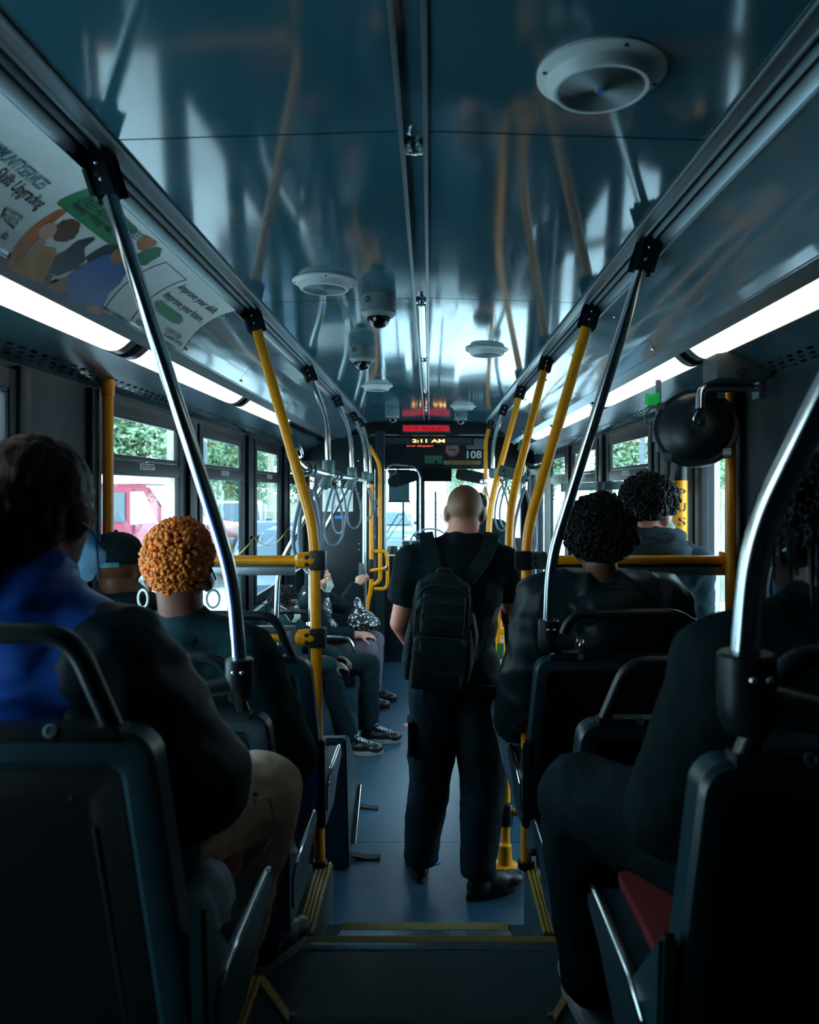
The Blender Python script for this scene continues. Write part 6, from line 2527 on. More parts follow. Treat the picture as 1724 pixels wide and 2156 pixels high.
up = V((0, 0, 1))
soften('jacket', f3.torso(.024) + [('c', V(J['neck']) - up * .07, V(J['neck']) + up * .012, .115, .086)], 'blue_nylon', f3.t, .010, 4, .010, 7, 21, (.5, .6, 2.2))
soften('jacket_sleeves', f3.sleeve('R', .036, r=(.066, .06, .054, .042)) + f3.sleeve('L', .036, r=(.066, .06, .054, .042)) +
       [('c', V(J['sh' + a]) + f3.R * (-.09 * b) + up * .030, V(J['sh' + a]) + f3.R * (.0 * b) + up * .0, .052, .088) for a, b in (('L', -1), ('R', 1))] +
       [('e', V(J['shR']) + V((-.015, .02, -.14)), (V((.075, 0, 0)), V((0, .13, 0)), V((0, 0, .19))))], 'navy_shell', f3.t, .010, 4, .009, 7, 22)
soften('jacket_hem', [('e', V(J['hip']) + V((.075, .0, .02)), (V((.25, 0, 0)), V((0, .18, 0)), V((0, 0, .125))))], 'navy_shell', f3.t, .010, 4, .006, 8, 23)
soften('lining', [('e', V(J['hip']) + V((.335, .0, -.10)), (V((.045, 0, 0)), V((0, .095, 0)), V((0, 0, .09))))], 'silver_lining', f3.t, .008, 3, .006, 16, 24, (1, 1, .4))
soften('trousers', f3.legs(.026, .012, r=(.094, .076, .064, .046)), 'khaki_twill', f3.t, .010, 4, .005, 8, 25)
bm = B()
kx = V((-.355, 1.62, 1.10))
tube(bm, round_path([kx + V((0, -.08, .02)), kx + V((.012, 0, .0)), kx + V((.02, .04, -.09)), kx + V((.0, .0, -.12))], .03), .003, 6)
obj('pocket_seam', bm, 'khaki_twill', f3.t)
bm = B()
ball(bm, kx + V((-.01, -.03, .015)), .006, 1)
obj('pocket_rivet', bm, 'grey_fitting', f3.t)
f3.shoes('shoe_black', 'shoe_black', .25)
c, r, f, u = V(J['head']), f3.hr, f3.hf, f3.hu
soften('hair', [('e', c - f * .016 + u * .046, (r * .086, f * .100, u * .088)), ('e', c - f * .050 - u * .005, (r * .076, f * .062, u * .080)),
                ('c', c - f * .085 + u * .01, c - f * .105 - u * .085 - r * .02, .050, .032),
                ('c', c - f * .03 + r * .055 + u * .05, c - f * .08 - u * .06 + r * .01, .040, .036),
                ('c', c - f * .03 - r * .055 + u * .05, c - f * .08 - u * .06 - r * .02, .040, .036)], 'hair_brown', f3.t, .007, 3, .004, 26, 31, (1.6, 1, .5))
soften('ponytail', [('c', c - f * .11 - u * .080 - r * .02, c - f * .14 - u * .115 - r * .05, .026, .034), ('c', c - f * .14 - u * .115 - r * .05, c - f * .135 - u * .23 - r * .062, .036, .020),
                    ('c', c - f * .135 - u * .23 - r * .062, c - f * .125 - u * .29 - r * .055, .020, .006)], 'hair_brown', f3.t, .006, 3, .004, 30, 32, (1.6, 1.6, .35))
f3.mask('mask_blue', drop=.028)

# ---- 4 man in a black cap by the left wall
J = dict(hip=(-1.02, 2.76, .875), chest=(-1.035, 2.73, 1.19), neck=(-1.06, 2.70, 1.355), head=(-1.098, 2.665, 1.478), shL=(-1.185, 2.72, 1.27), shR=(-.855, 2.72, 1.27),
         elL=(-1.19, 2.78, 1.02), elR=(-.80, 2.80, 1.01), wrL=(-1.08, 3.0, .93), wrR=(-.90, 2.88, .90), hpL=(-1.10, 2.80, .84), hpR=(-.93, 2.80, .84), knL=(-1.10, 2.86, .80), knR=(-.93, 2.86, .80),
         anL=(-1.10, 2.85, .42), anR=(-.93, 2.85, .42), toL=(-1.10, 2.88, ZU), toR=(-.93, 2.88, ZU))
f4 = Fig('person', 'person in a black cap and dark hood by the left wall, beside the orange curls', (-1.02, 2.74, ZU), J, w=.86, hk=.98)
f4.body('skin_brown', voxel=0.009)
soften('hooded_top', f4.torso(.028) + f4.sleeve('L', .024) + f4.sleeve('R', .024), 'black_cotton', f4.t, .012, 4, .006, 8, 41)
c = V(J['head'])
soften('hood', [('e', c + V((.02, -.035, -.135)), (V((.125, 0, 0)), V((0, .095, 0)), V((0, 0, .055)))), ('e', c + V((.02, -.06, -.18)), (V((.13, 0, 0)), V((0, .08, 0)), V((0, 0, .07))))], 'black_cotton', f4.t, .009, 4, .006, 10, 42)
soften('trousers', f4.legs(.01), 'black_denim', f4.t, .013, 3)
f4.shoes('shoe_black', 'shoe_black', .22)
bm = B()
prof = [(.090, -.012), (.0915, .0), (.0905, .02), (.086, .045), (.074, .070), (.052, .088), (.026, .097), (0, .099)]
lathe(bm, c + V((0, -.008, .030)), (0, 0.06, 1), prof, 32, cap=False)
for v in bm.verts:
    d = v.co - c
    v.co.y = c.y + d.y * 1.14
cp = obj('cap', bm, 'black_cotton', f4.t)
bm = B()
prism(bm, [c + V((.085 * math.cos(a), .085 + .075 * math.sin(a), .025)) for a in [PI * q / 14 for q in range(15)]], (0, 0, 1), .005)
obj('peak', bm, 'black_cotton', cp)
bm = B()
pts = [c + V((.094 * math.sin(a), -.010 - .107 * math.cos(a), .022)) for a in [-.75 + 1.3 * q / 10 for q in range(11)]]
ribbon(bm, pts, [V((p.x - c.x, p.y - c.y, 0)) for p in pts], .016, .003)
obj('cap_strap', bm, 'cap_teal', cp)
bm = B()
ball(bm, c + V((0, -.008, .130)), .007, 1)
obj('button', bm, 'black_cotton', cp)
bm = B()
k0 = c + V((.13, -.02, -.11))
tube(bm, round_path([k0, k0 + V((-.03, -.04, -.07)), k0 + V((.015, -.05, -.085)), k0 + V((.05, -.03, .0))], .02), .004, 6)
obj('hood_cord', bm, 'webbing', f4.t)

# ---- 5 person with black curly hair, right
J = dict(hip=(.63, 2.80, .875), chest=(.635, 2.76, 1.23), neck=(.615, 2.73, 1.42), head=(.606, 2.72, 1.545), shL=(.425, 2.76, 1.335), shR=(.835, 2.76, 1.335),
         elL=(.350, 2.80, 1.02), elR=(.93, 2.82, 1.02), wrL=(.345, 3.03, .84), wrR=(.84, 3.05, .90), hpL=(.53, 2.85, .84), hpR=(.73, 2.85, .84),
         knL=(.345, 3.18, .82), knR=(.74, 3.22, .84), anL=(.36, 3.16, .30), anR=(.74, 3.2, .12), toL=(.37, 3.30, .20), toR=(.74, 3.32, .0))
J['anL'] = (.44, 2.87, .40)
J['toL'] = (.47, 2.93, ZU)
f5 = Fig('person', 'person with thick black curly hair and a shiny dark jacket on the right', (.63, 2.8, ZU), J, w=1.05, hk=1.04)
f5.body('skin_brown', voxel=0.008)
soften('jacket', f5.torso(.042) + f5.sleeve('L', .042) + f5.sleeve('R', .042) + [('e', V(J['chest']) + V((0, -.03, .10)), (V((.20, 0, 0)), V((0, .11, 0)), V((0, 0, .07)))),
       ('e', V((.43, 2.80, 1.08)), (V((.105, 0, 0)), V((0, .13, 0)), V((0, 0, .20)))), ('e', V(J['hip']) + V((-.0, .02, .0)), (V((.25, 0, 0)), V((0, .20, 0)), V((0, 0, .12))))], 'black_nylon', f5.t, .011, 3, .013, 6.5, 51, (1, 1, .8))
soften('collar', [('c', V(J['neck']) + V((-.05, -.01, -.045)), V(J['neck']) + V((.05, -.01, -.045)), .072, .072), ('e', V(J['neck']) + V((.02, -.075, -.085)), (V((.16, 0, 0)), V((0, .06, 0)), V((0, 0, .075))))], 'black_nylon', f5.t, .008, 3, .005, 9, 52)
soften('shirt_collar', [('e', V(J['neck']) + V((0, 0, .012)), (V((.078, 0, 0)), V((0, .074, 0)), V((0, 0, .026))))], 'blue_pattern', f5.t, .007, 2)
soften('jeans', f5.legs(.018, .006), 'grey_denim', f5.t, .011, 3, .006, 9, 53)
f5.shoes('shoe_black', 'sole_grey', .25)
f5.curls('hair_black', 'hair_black', 1500, (.118, .122, .118), .0085, 5, low=-.80, side_low=-.1, off=(.0, -.018, .052), lumps=.14, base_k=.95, up_bias=.08)

# ---- 6 standing person in a grey hood by the rear door
J = dict(hip=(.93, 3.24, .94), chest=(.935, 3.22, 1.33), neck=(.925, 3.21, 1.55), head=(.935, 3.235, 1.645), shL=(.75, 3.22, 1.425), shR=(1.105, 3.20, 1.425),
         elL=(.72, 3.28, 1.12), elR=(1.135, 3.24, 1.10), wrL=(.80, 3.46, .98), wrR=(1.09, 3.42, 1.0), hpL=(.85, 3.24, .90), hpR=(1.02, 3.24, .90), knL=(.85, 3.28, .48),
         knR=(1.02, 3.28, .48), anL=(.85, 3.26, .085), anR=(1.02, 3.26, .085), toL=(.83, 3.42, 0), toR=(1.04, 3.42, 0))
f6 = Fig('person', 'person in a charcoal hood standing by the rear door, black wavy hair', (.93, 3.24, 0), J, yaw=-0.7, pitch=0.0, w=.98, hk=1.04)
f6.body('skin_fair', voxel=0.008)
soften('jacket', f6.torso(.030) + f6.sleeve('L', .030) + f6.sleeve('R', .030), 'black_denim', f6.t, .011, 4, .007, 8, 61)
n6 = V(J['neck'])
soften('hood', [('e', n6 + V((.0, -.055, -.055)), (V((.158, 0, 0)), V((0, .095, 0)), V((0, 0, .072)))), ('e', n6 + V((.01, -.03, .002)), (V((.135, 0, 0)), V((0, .10, 0)), V((0, 0, .042)))),
                ('c', n6 + V((.12, .0, .0)), n6 + V((.06, .10, -.05)), .035, .028), ('c', n6 + V((-.12, .0, .0)), n6 + V((-.06, .10, -.05)), .035, .028)], 'charcoal_fleece', f6.t, .008, 4, .007, 10, 62, (.5, .8, 1.6))
soften('shirt', [('e', n6 + V((.17, .02, -.10)), (V((.065, 0, 0)), V((0, .05, 0)), V((0, 0, .03))))], 'print_blue', f6.t, .007, 2)
soften('jeans', f6.legs(.018, .008), 'black_denim', f6.t, .012, 3, .004, 9, 63)
f6.shoes('shoe_black', 'shoe_black', .26)
f6.curls('hair_black', 'hair_black', 1100, (.112, .122, .108), .0105, 9, low=-.62, side_low=-.02, off=(.0, -.010, .050), lumps=.10, base_k=.94, up_bias=.10)
bm = B()
e = V(J['head']) + f6.hr * .085 * 1.0
tube(bm, [e + f6.hu * .005 - f6.hf * .01, e + f6.hf * .05 - f6.hu * .008 - f6.hr * .010, e + f6.hf * .085 - f6.hu * .02 - f6.hr * .030], .0024, 5)
obj('mask_loop', bm, 'mask_white', f6.t)
f6.mask('mask_white', loops=False)

# ---- 7 dark passenger at the right edge
J = dict(hip=(.70, 1.30, 1.085), chest=(.695, 1.275, 1.375), neck=(.685, 1.285, 1.545), head=(.672, 1.315, 1.672), shL=(.51, 1.275, 1.445), shR=(.92, 1.26, 1.445),
         elL=(.43, 1.34, 1.18), elR=(.98, 1.30, 1.18), wrL=(.50, 1.60, 1.12), wrR=(.82, 1.56, 1.12), hpL=(.60, 1.36, 1.06), hpR=(.80, 1.36, 1.06),
         knL=(.342, 1.70, 1.06), knR=(.80, 1.76, 1.05), anL=(.385, 1.71, .635), anR=(.80, 1.72, .635), toL=(.37, 1.83, ZR), toR=(.80, 1.85, ZR))
f7 = Fig('person', 'passenger in black at the right edge, earphone cord and a lowered face mask', (.7, 1.3, ZR), J, yaw=0.42, pitch=-0.02, w=1.04, hk=1.03)
f7.body('skin_dark', voxel=0.008)
soften('sweatshirt', f7.torso(.036) + f7.sleeve('L', .030) + f7.sleeve('R', .030) + [('e', V(J['hip']) + V((0, .02, .02)), (V((.25, 0, 0)), V((0, .19, 0)), V((0, 0, .13)))),
       ('e', V(J['neck']) + V((.0, -.06, -.06)), (V((.17, 0, 0)), V((0, .08, 0)), V((0, 0, .06)))), ('c', V(J['neck']) - up * .05, V(J['neck']), .10, .078)], 'black_cotton', f7.t, .012, 4, .007, 6, 71)
soften('jeans', f7.legs(.020, .014, r=(.094, .072, .062, .046)), 'black_denim', f7.t, .011, 4, .007, 7, 72)
f7.shoes('shoe_white', 'shoe_white', .27, k=1.08, laces='shoe_white')
bm = B()
q = W(1286, 1716, 1.62)
for k_ in range(7):
    ball(bm, q + V((-.010 + .0035 * k_, .0, .003 * math.sin(k_ * 2.1))), (.0035, .003, .0055), 1)
obj('red_emblem', bm, 'sign_red', f7.t)
c, r, f, u = V(J['head']), f7.hr, f7.hf, f7.hu
f7.curls('hair_black', 'hair_black', 900, (.096, .108, .105), .0075, 12, low=-.75, side_low=-.2, off=(0, -.012, .028), lumps=.08, base_k=.95)
bm = B()
rnd = random.Random(4)
for q in range(70):
    a = rnd.uniform(-2.6, 1.2)
    p = c + r * .088 * math.sin(a) - f * (.098 * math.cos(a)) + u * rnd.uniform(.0, .08)
    L = rnd.uniform(.08, .15)
    tube(bm, [p, p + (p - c) * .15 - u * L * .5, p + (p - c) * .08 - u * L], [.006, .0055, .002], 5)
obj('hair_twists', bm, 'hair_black', f7.t)
f7.mask('mask_blue', drop=.055)
bm = B()
e = c - r * .092 - u * .01
tube(bm, round_path([e, e - u * .07 + f * .012 - r * .012, e - u * .14 + f * .02, e - u * .22 + f * .03 + r * .03], .03), .0022, 6)
obj('earphone_cord', bm, 'strap_grey', f7.t)

# ---- 8 boy on the side bench
J = dict(hip=(-1.0, 5.18, .56), chest=(-.985, 5.13, .80), neck=(-.985, 5.10, .90), head=(-.975, 5.06, .985), shL=(-.975, 5.29, .845), shR=(-.985, 4.96, .835),
         elL=(-.86, 5.36, .64), elR=(-.87, 4.90, .63), wrL=(-.66, 5.28, .60), wrR=(-.66, 5.0, .60), hpL=(-.98, 5.26, .535), hpR=(-.98, 5.10, .535),
         knL=(-.43, 5.40, .52), knR=(-.66, 5.02, .53), anL=(-.43, 5.30, .09), anR=(-.545, 5.06, .09), toL=(-.27, 5.30, 0), toR=(-.36, 5.06, 0))
f8 = Fig('person', 'boy in a white mask on the side bench, black sneakers with pale laces', (-1.0, 5.18, 0), J, yaw=0.12, pitch=-.22, w=.86, hk=.98)
f8.body('skin_dark', voxel=0.009)
soften('red_top', f8.torso(.014) + [('e', V(J['hip']) + V((.22, -.03, .0)), (V((.17, 0, 0)), V((0, .13, 0)), V((0, 0, .07))))], 'red_fabric', f8.t, .010, 4, .004, 10, 81)
soften('jacket', [p for p in f8.torso(.026)[2:]] + f8.sleeve('L', .022) + f8.sleeve('R', .022), 'dark_fleece', f8.t, .011, 4, .004, 10, 82)
soften('trousers', f8.legs(.014, .016, r=(.082, .066, .056, .046)), 'black_denim', f8.t, .011, 4, .006, 9, 83)
f8.shoes('shoe_black', 'sole_grey', .28, k=1.1, laces='mask_white')
f8.curls('hair_black', 'hair_black', 700, (.084, .100, .094), .0075, 15, low=-.55, side_low=-.05, off=(0, -.010, .036), lumps=.03, base_k=.96)
f8.mask('mask_white')
# ---- 10 person at the front, mostly behind the bald man's neck
J = dict(hip=(.47, 7.02, .94), chest=(.465, 7.0, 1.31), neck=(.452, 7.0, 1.48), head=(.435, 7.02, 1.60), shL=(.28, 7.0, 1.395), shR=(.63, 7.0, 1.395), elL=(.24, 7.05, 1.10), elR=(.665, 7.06, 1.10),
         wrL=(.32, 7.25, 1.02), wrR=(.60, 7.26, 1.04), hpL=(.39, 7.02, .90), hpR=(.55, 7.02, .90), knL=(.39, 7.06, .48), knR=(.55, 7.06, .48), anL=(.39, 7.03, .085), anR=(.55, 7.03, .085), toL=(.38, 7.2, 0), toR=(.56, 7.2, 0))
f10 = Fig('person', 'person in black at the front, mostly hidden behind the bald man\'s neck', (.47, 7.02, 0), J)
f10.body('skin_tan', voxel=.011)
soften('jacket', f10.torso(.03) + f10.sleeve('L', .024) + f10.sleeve('R', .024) + [('c', V(J['neck']) - V((0, 0, .06)), V(J['neck']) + V((0, 0, .01)), .10, .075)], 'black_cotton', f10.t, .012, 3, .005, 8, 96)
soften('trousers', f10.legs(.015), 'black_denim', f10.t, .013, 3)
f10.shoes('shoe_black', 'shoe_black', .26)
f10.curls('hair_black', 'hair_black', 400, (.086, .10, .096), .009, 21, off=(0, -.010, .036), base_k=.97)

# ---- 9 woman holding the silver pole
J = dict(hip=(-.98, 6.22, .56), chest=(-.955, 6.20, .83), neck=(-.945, 6.18, .945), head=(-.905, 6.17, 1.035), shL=(-.93, 6.39, .87), shR=(-.95, 6.02, .85),
         elL=(-.765, 6.62, .745), elR=(-.80, 5.94, .62), wrL=(-.655, 6.87, .905), wrR=(-.58, 6.06, .60), hpL=(-.98, 6.32, .53), hpR=(-.98, 6.13, .53),
         knL=(-.46, 6.34, .50), knR=(-.50, 6.12, .48), anL=(-.47, 6.30, .09), anR=(-.52, 6.10, .09), toL=(-.32, 6.30, 0), toR=(-.36, 6.10, 0))
f9 = Fig('person', 'woman in a white mask and black cardigan gripping the silver pole', (-.98, 6.2, 0), J, yaw=-.1, pitch=-.06, w=.98, hk=1.0)
f9.body('skin_fair', voxel=0.006, curl=(1.25, .5), hd={'L': (.55, .35, .75)}, hn={'L': (.25, .9, -.4)}, hk=1.12)
soften('cardigan', f9.torso(.018) + f9.sleeve('L', .016, 1.86) + f9.sleeve('R', .016, 1.8), 'black_cotton', f9.t, .010, 4, .005, 9, 91)
soften('blouse', [('e', V(J['neck']) + V((-.01, -.03, -.03)), (V((.085, 0, 0)), V((0, .13, 0)), V((0, 0, .042)))), ('e', V(J['chest']) + V((.08, 0, -.07)), (V((.07, 0, 0)), V((0, .13, 0)), V((0, 0, .15)))),
                  ('e', V(J['hip']) + V((.10, .02, .06)), (V((.12, 0, 0)), V((0, .16, 0)), V((0, 0, .09))))], 'floral_print', f9.t, .009, 3, .004, 12, 92)
soften('trousers', f9.legs(.014, .006), 'grey_trouser', f9.t, .010, 4, .004, 10, 93)
f9.shoes('shoe_black', 'shoe_black', .24)
c, r, f, u = V(J['head']), f9.hr, f9.hf, f9.hu
soften('hair', [('e', c - f * .020 + u * .038, (r * .086, f * .096, u * .090)), ('e', c - f * .05 - u * .03, (r * .078, f * .06, u * .09))], 'black_cotton', f9.t, .007, 3, .004, 22, 94)
f9.mask('mask_white')
bg_ = thing('handbag', 'black and white patterned bag on the lap of the woman holding the pole', 'bag', (-.60, 6.25, .60))
cb = V((-.565, 6.27, .690))
soften('pouch', [('e', cb + V((0, 0, -.015)), (V((.115, 0, 0)), V((0, .12, 0)), V((0, 0, .085)))), ('e', cb + V((.05, .0, -.035)), (V((.10, 0, 0)), V((0, .10, 0)), V((0, 0, .06)))), ('c', cb + V((-.02, 0, .05)), cb + V((-.035, .0, .16)), .06, .02)], 'floral_print', bg_, .008, 3, .006, 14, 95)
bm = B()
tube(bm, round_path([cb + V((-.04, 0, .15)), cb + V((-.12, .0, .10)), cb + V((-.20, .02, .13)), cb + V((-.27, .0, .12))], .04), .006, 6)
obj('strap', bm, 'webbing', bg_)

bpy.data.scenes.remove(BENCH)
# ------------------------------------------------------------------ outside
GZ = -0.38
bm = B()
box(bm, (-90, -40, GZ - 0.1), (90, 160, GZ))
g = struct('ground', bm, 'asphalt', smooth=False)


def leaf_cloud(rad, n, seed, size, lobes=7):
    """loose crown of individual leaf sprays around a few lobes"""
    rnd = random.Random(seed)
    cs = [(V((rnd.uniform(-.55, .55) * rad[0], rnd.uniform(-.55, .55) * rad[1], rnd.uniform(-.5, .6) * rad[2])), rnd.uniform(0.4, 0.65)) for _ in range(lobes)]
    vs_, fs = [], []
    for i in range(n):
        c, k = cs[i % lobes]
        v = V((rnd.gauss(0, 1), rnd.gauss(0, 1), rnd.gauss(0, 1))).normalized() * (rnd.random() ** 0.4)
        p = c + V((v.x * rad[0] * k, v.y * rad[1] * k, v.z * rad[2] * k))
        a = V((rnd.gauss(0, 1), rnd.gauss(0, 1), rnd.gauss(0, .6))).normalized() * size * rnd.uniform(.6, 1.3)
        b = a.cross(V((rnd.gauss(0, 1), rnd.gauss(0, 1), rnd.gauss(0, 1)))).normalized() * size * 0.6
        q = len(vs_)
        vs_ += [p - a, p + b, p + a, p - b]
        fs.append((q, q + 1, q + 2, q + 3))
    me = bpy.data.meshes.new('crown')
    me.from_pydata(vs_, [], fs)
    return me


def make_tree(seed, h, rad, m):
    t = thing('tree', 'x', 'tree', (0, 0, 0), 'trees beside the road')
    me = leaf_cloud(rad, 7000, seed, 0.13, 12)
    for v in me.vertices:
        v.co.z += h * 0.60
    o = new_obj('crown', me, m, t)
    bm = B()
    tube(bm, [(0, 0, 0), (0.1, 0.05, h * 0.3), (0.0, 0.0, h * 0.62)], [0.2, 0.15, 0.06], 10)
    for k in range(5):
        a = k * 1.3
        tube(bm, [(0.05, 0, h * (0.28 + 0.05 * k)), (math.cos(a) * rad[0] * 0.5, math.sin(a) * rad[1] * 0.5, h * (0.5 + 0.06 * k))], [0.07, 0.02], 6)
    obj('trunk', bm, 'bark', t)
    return t


TA = make_tree(1, 6.5, (2.6, 2.6, 2.6), 'leaf')
TB = make_tree(2, 8.0, (2.4, 2.4, 3.4), 'leaf_pale')
pos = [(TA, -13.5, 24.0, 0.95, 'bushy tree behind the red truck, seen through the nearest left window'),
       (TB, -9.6, 24.8, 0.8, 'pale tree right of the red truck in the nearest left window'),
       (TA, -18.5, 22.0, 1.0, 'tree at the edge of the nearest left window, left of the yellow post'),
       (TA, -8.6, 34, 0.82, 'dark tree on the bank in the second left window'),
       (TB, -10.8, 40, 0.7, 'pale tree on the bank in the second left window'),
       (TA, -7.0, 44, 0.85, 'tree above the parked car in the third left window'),
       (TB, -5.2, 46, 0.7, 'pale tree in the fourth left window beside the loop strap'),
       (TA, -21.0, 15.0, 0.9, 'tree beyond the partly hidden window at the left edge'),
       (TB, -17.0, 9.0, 0.8, 'pale tree outside the window at the far left edge'),
       (TA, 6.0, 42, 0.9, 'tree beyond the windscreen right of the bald head'),
       (TB, 9.6, 36, 0.8, 'pale tree beyond the front right window'),
       (TA, 12.5, 34, 0.8, 'tree seen low in the second window on the right'),
       (TA, 15.6, 40, 0.95, 'bushy tree beyond the right-hand windows'),
       (TA, 17.5, 52, 0.8, 'farthest tree on the right'),
       (TB, 9.0, 20.5, 0.55, 'small pale tree behind the mesh fence by the rear door'),
       (TA, 11.5, 24, 0.6, 'small bushy tree behind the mesh fence by the rear door'),
       (TB, 2.5, 60, 0.7, 'faint tree far ahead through the windscreen')]
used = set()
for src, x, y, k, lab in pos:
    if id(src) in used:
        o = dup(src, (x, y, GZ), lab)
    else:
        used.add(id(src))
        o = src
        o.location = (x, y, GZ)
        o['label'] = lab
    o.scale = (k, k, k)
    o.rotation_euler = (0, 0, x * 1.7 + y)
# grassy bank on the left
bm = B()
n = 24
va = []
for i in range(n + 1):
    y = 22 + i * 2.2
    row = []
    for j in range(9):
        u = j / 8
        x = -7.0 - 14 * u - 0.02 * y
        z = GZ + 2.4 * (0.5 - 0.5 * math.cos(min(1, u * 1.6) * PI)) * (0.8 + 0.2 * math.sin(i * 1.3 + j)) * min(1, i / 6)
        row.append(bm.verts.new((x, y + math.sin(j * 2.0) * 0.4, z)))
    va.append(row)
for a, b in zip(va[:-1], va[1:]):
    for k in range(8):
        bm.faces.new((a[k], a[k + 1], b[k + 1], b[k]))
struct('terrain', bm, 'dirt')


def utility_pole(x, y, h, r, lab, m='timber'):
    t = thing('utility_pole', lab, 'pole', (x, y, GZ))
    bm = B()
    tube(bm, [(x, y, GZ), (x, y, GZ + h)], [r, r * 0.8], 14)
    obj('shaft', bm, m, t)
    bm = B()
    box(bm, (x - 1.0, y - 0.06, GZ + h - 0.7), (x + 1.0, y + 0.06, GZ + h - 0.55))
    obj('cross_arm', bm, m, t)


utility_pole(-6.9, 20.4, 9, 0.17, 'wooden utility pole in the nearest left window')
utility_pole(-8.2, 27.5, 9, 0.15, 'pale utility pole in the second left window', 'grey_cladding')
utility_pole(-6.7, 32.0, 9, 0.16, 'utility pole in the third left window')
utility_pole(4.31, 11.6, 8, 0.115, 'weathered wooden utility pole seen through the rear door')
utility_pole(9.5, 34.0, 9, 0.15, 'utility pole beyond the front right windows', 'grey_cladding')

# red truck
def truck():
    t = thing('red_truck', 'red truck with a white roof fairing outside the nearest left window', 'truck', (-6.9, 16.5, GZ))
    bm = B()
    ox, oy = -5.95, 16.4

    def P(x, y, z):
        return (ox + x, oy + y, GZ + z * 0.90)
    # cab faces +x and slightly towards the bus
    prof = [(-1.6, 0.75), (-1.6, 2.35), (-1.45, 2.55), (-0.15, 2.50), (0.22, 1.72), (1.22, 1.52), (1.34, 1.32), (1.36, 0.70), (1.0, 0.62)]
    a = [bm.verts.new(P(x, 0.0, z)) for x, z in prof]
    b = [bm.verts.new(P(x, 2.2, z)) for x, z in prof]
    n = len(prof)
    for i in range(n):
        bm.faces.new((a[i], a[(i + 1) % n], b[(i + 1) % n], b[i]))
    bm.faces.new(a)
    bm.faces.new(b[::-1])
    bmesh.ops.bevel(bm, geom=list(bm.edges), offset=0.06, segments=2, affect='EDGES')
    obj('cab', bm, 'truck_red', t)

    def side(name, pts, m, th=0.03):
        bm = B()
        prism(bm, [P(x, -0.005, z) for x, z in pts], (0, -1, 0), th)
        return obj(name, bm, m, t)
    side('side_window', [(-1.35, 1.62), (-0.62, 1.62), (-0.62, 2.32), (-1.35, 2.32)], 'car_glass')
    side('vent_window', [(-0.50, 1.55), (0.08, 1.62), (-0.22, 2.34), (-0.50, 2.34)], 'car_white')
    side('door_logo', [(-0.95, 1.02), (-0.50, 1.02), (-0.42, 1.30), (-0.88, 1.30)], 'car_white')
    bm = B()
    for q in ([(-0.86, 1.06), (-0.80, 1.06), (-0.74, 1.27), (-0.80, 1.27)], [(-0.62, 1.06), (-0.56, 1.06), (-0.50, 1.27), (-0.56, 1.27)], [(-0.80, 1.15), (-0.6, 1.15), (-0.58, 1.19), (-0.78, 1.19)]):
        prism(bm, [P(x, -0.036, z) for x, z in q], (0, -1, 0), 0.006)
    obj('logo_letter', bm, 'ink', t)
    side('door_number', [(-0.10, 0.92), (0.06, 0.92), (0.06, 1.46), (-0.10, 1.46)], 'car_white')
    side('door_seam', [(-0.46, 0.85), (-0.44, 0.85), (-0.44, 2.4), (-0.46, 2.4)], 'ink', 0.012)
    bm = B()
    box(bm, P(-1.62, 0.1, 2.52), P(-0.35, 2.1, 2.74), 0.07)
    obj('roof_fairing', bm, 'car_white', t)
    bm = B()
    for x in (-1.3, -0.9):
        ball(bm, P(x, 0.4, 2.80), (0.10, 0.10, 0.09), 2)
    obj('marker_lamp', bm, 'car_white', t)
    bm = B()
    box(bm, P(0.30, -0.42, 1.50), P(0.52, -0.18, 2.38), 0.05)
    tube(bm, [P(0.05, 0.0, 2.3), P(0.4, -0.3, 2.3)], 0.025, 6)
    tube(bm, [P(0.05, 0.0, 1.6), P(0.4, -0.3, 1.4)], 0.025, 6)
    obj('wing_mirror', bm, 'car_white', t)
    bm = B()
    for x in (0.75,):
        prism(bm, [P(x + 0.58 * math.cos(a), -0.10, 0.55 + 0.58 * math.sin(a)) for a in [PI * q / 12 for q in range(13)]], (0, 1, 0), 0.4)
    obj('wheel_arch', bm, 'car_white', t)
    for x, y in ((0.75, 0.0), (-3.2, 0.0), (0.75, 2.0), (-3.2, 2.0)):
        bm = B()
        lathe(bm, P(x, y - 0.12, 0.48), (0, 1, 0), [(0.3, 0), (0.46, 0.02), (0.48, 0.06), (0.48, 0.22), (0.46, 0.26), (0, 0.26)], 24)
        w = obj('wheel', bm, 'tyre', t)
        bm = B()
        lathe(bm, P(x, y - 0.125, 0.48), (0, -1, 0), [(0.28, 0), (0.26, 0.03), (0.12, 0.05), (0, 0.05)], 20)
        obj('hub', bm, 'car_white', w)
    bm = B()
    box(bm, P(-5.4, 0.05, 0.85), P(-1.75, 2.15, 2.9), 0.05)
    obj('cargo_box', bm, 'car_silver', t)
    bm = B()
    box(bm, P(-5.4, 0.6, 0.55), P(1.0, 1.6, 0.78))
    obj('chassis', bm, 'tyre', t)


truck()


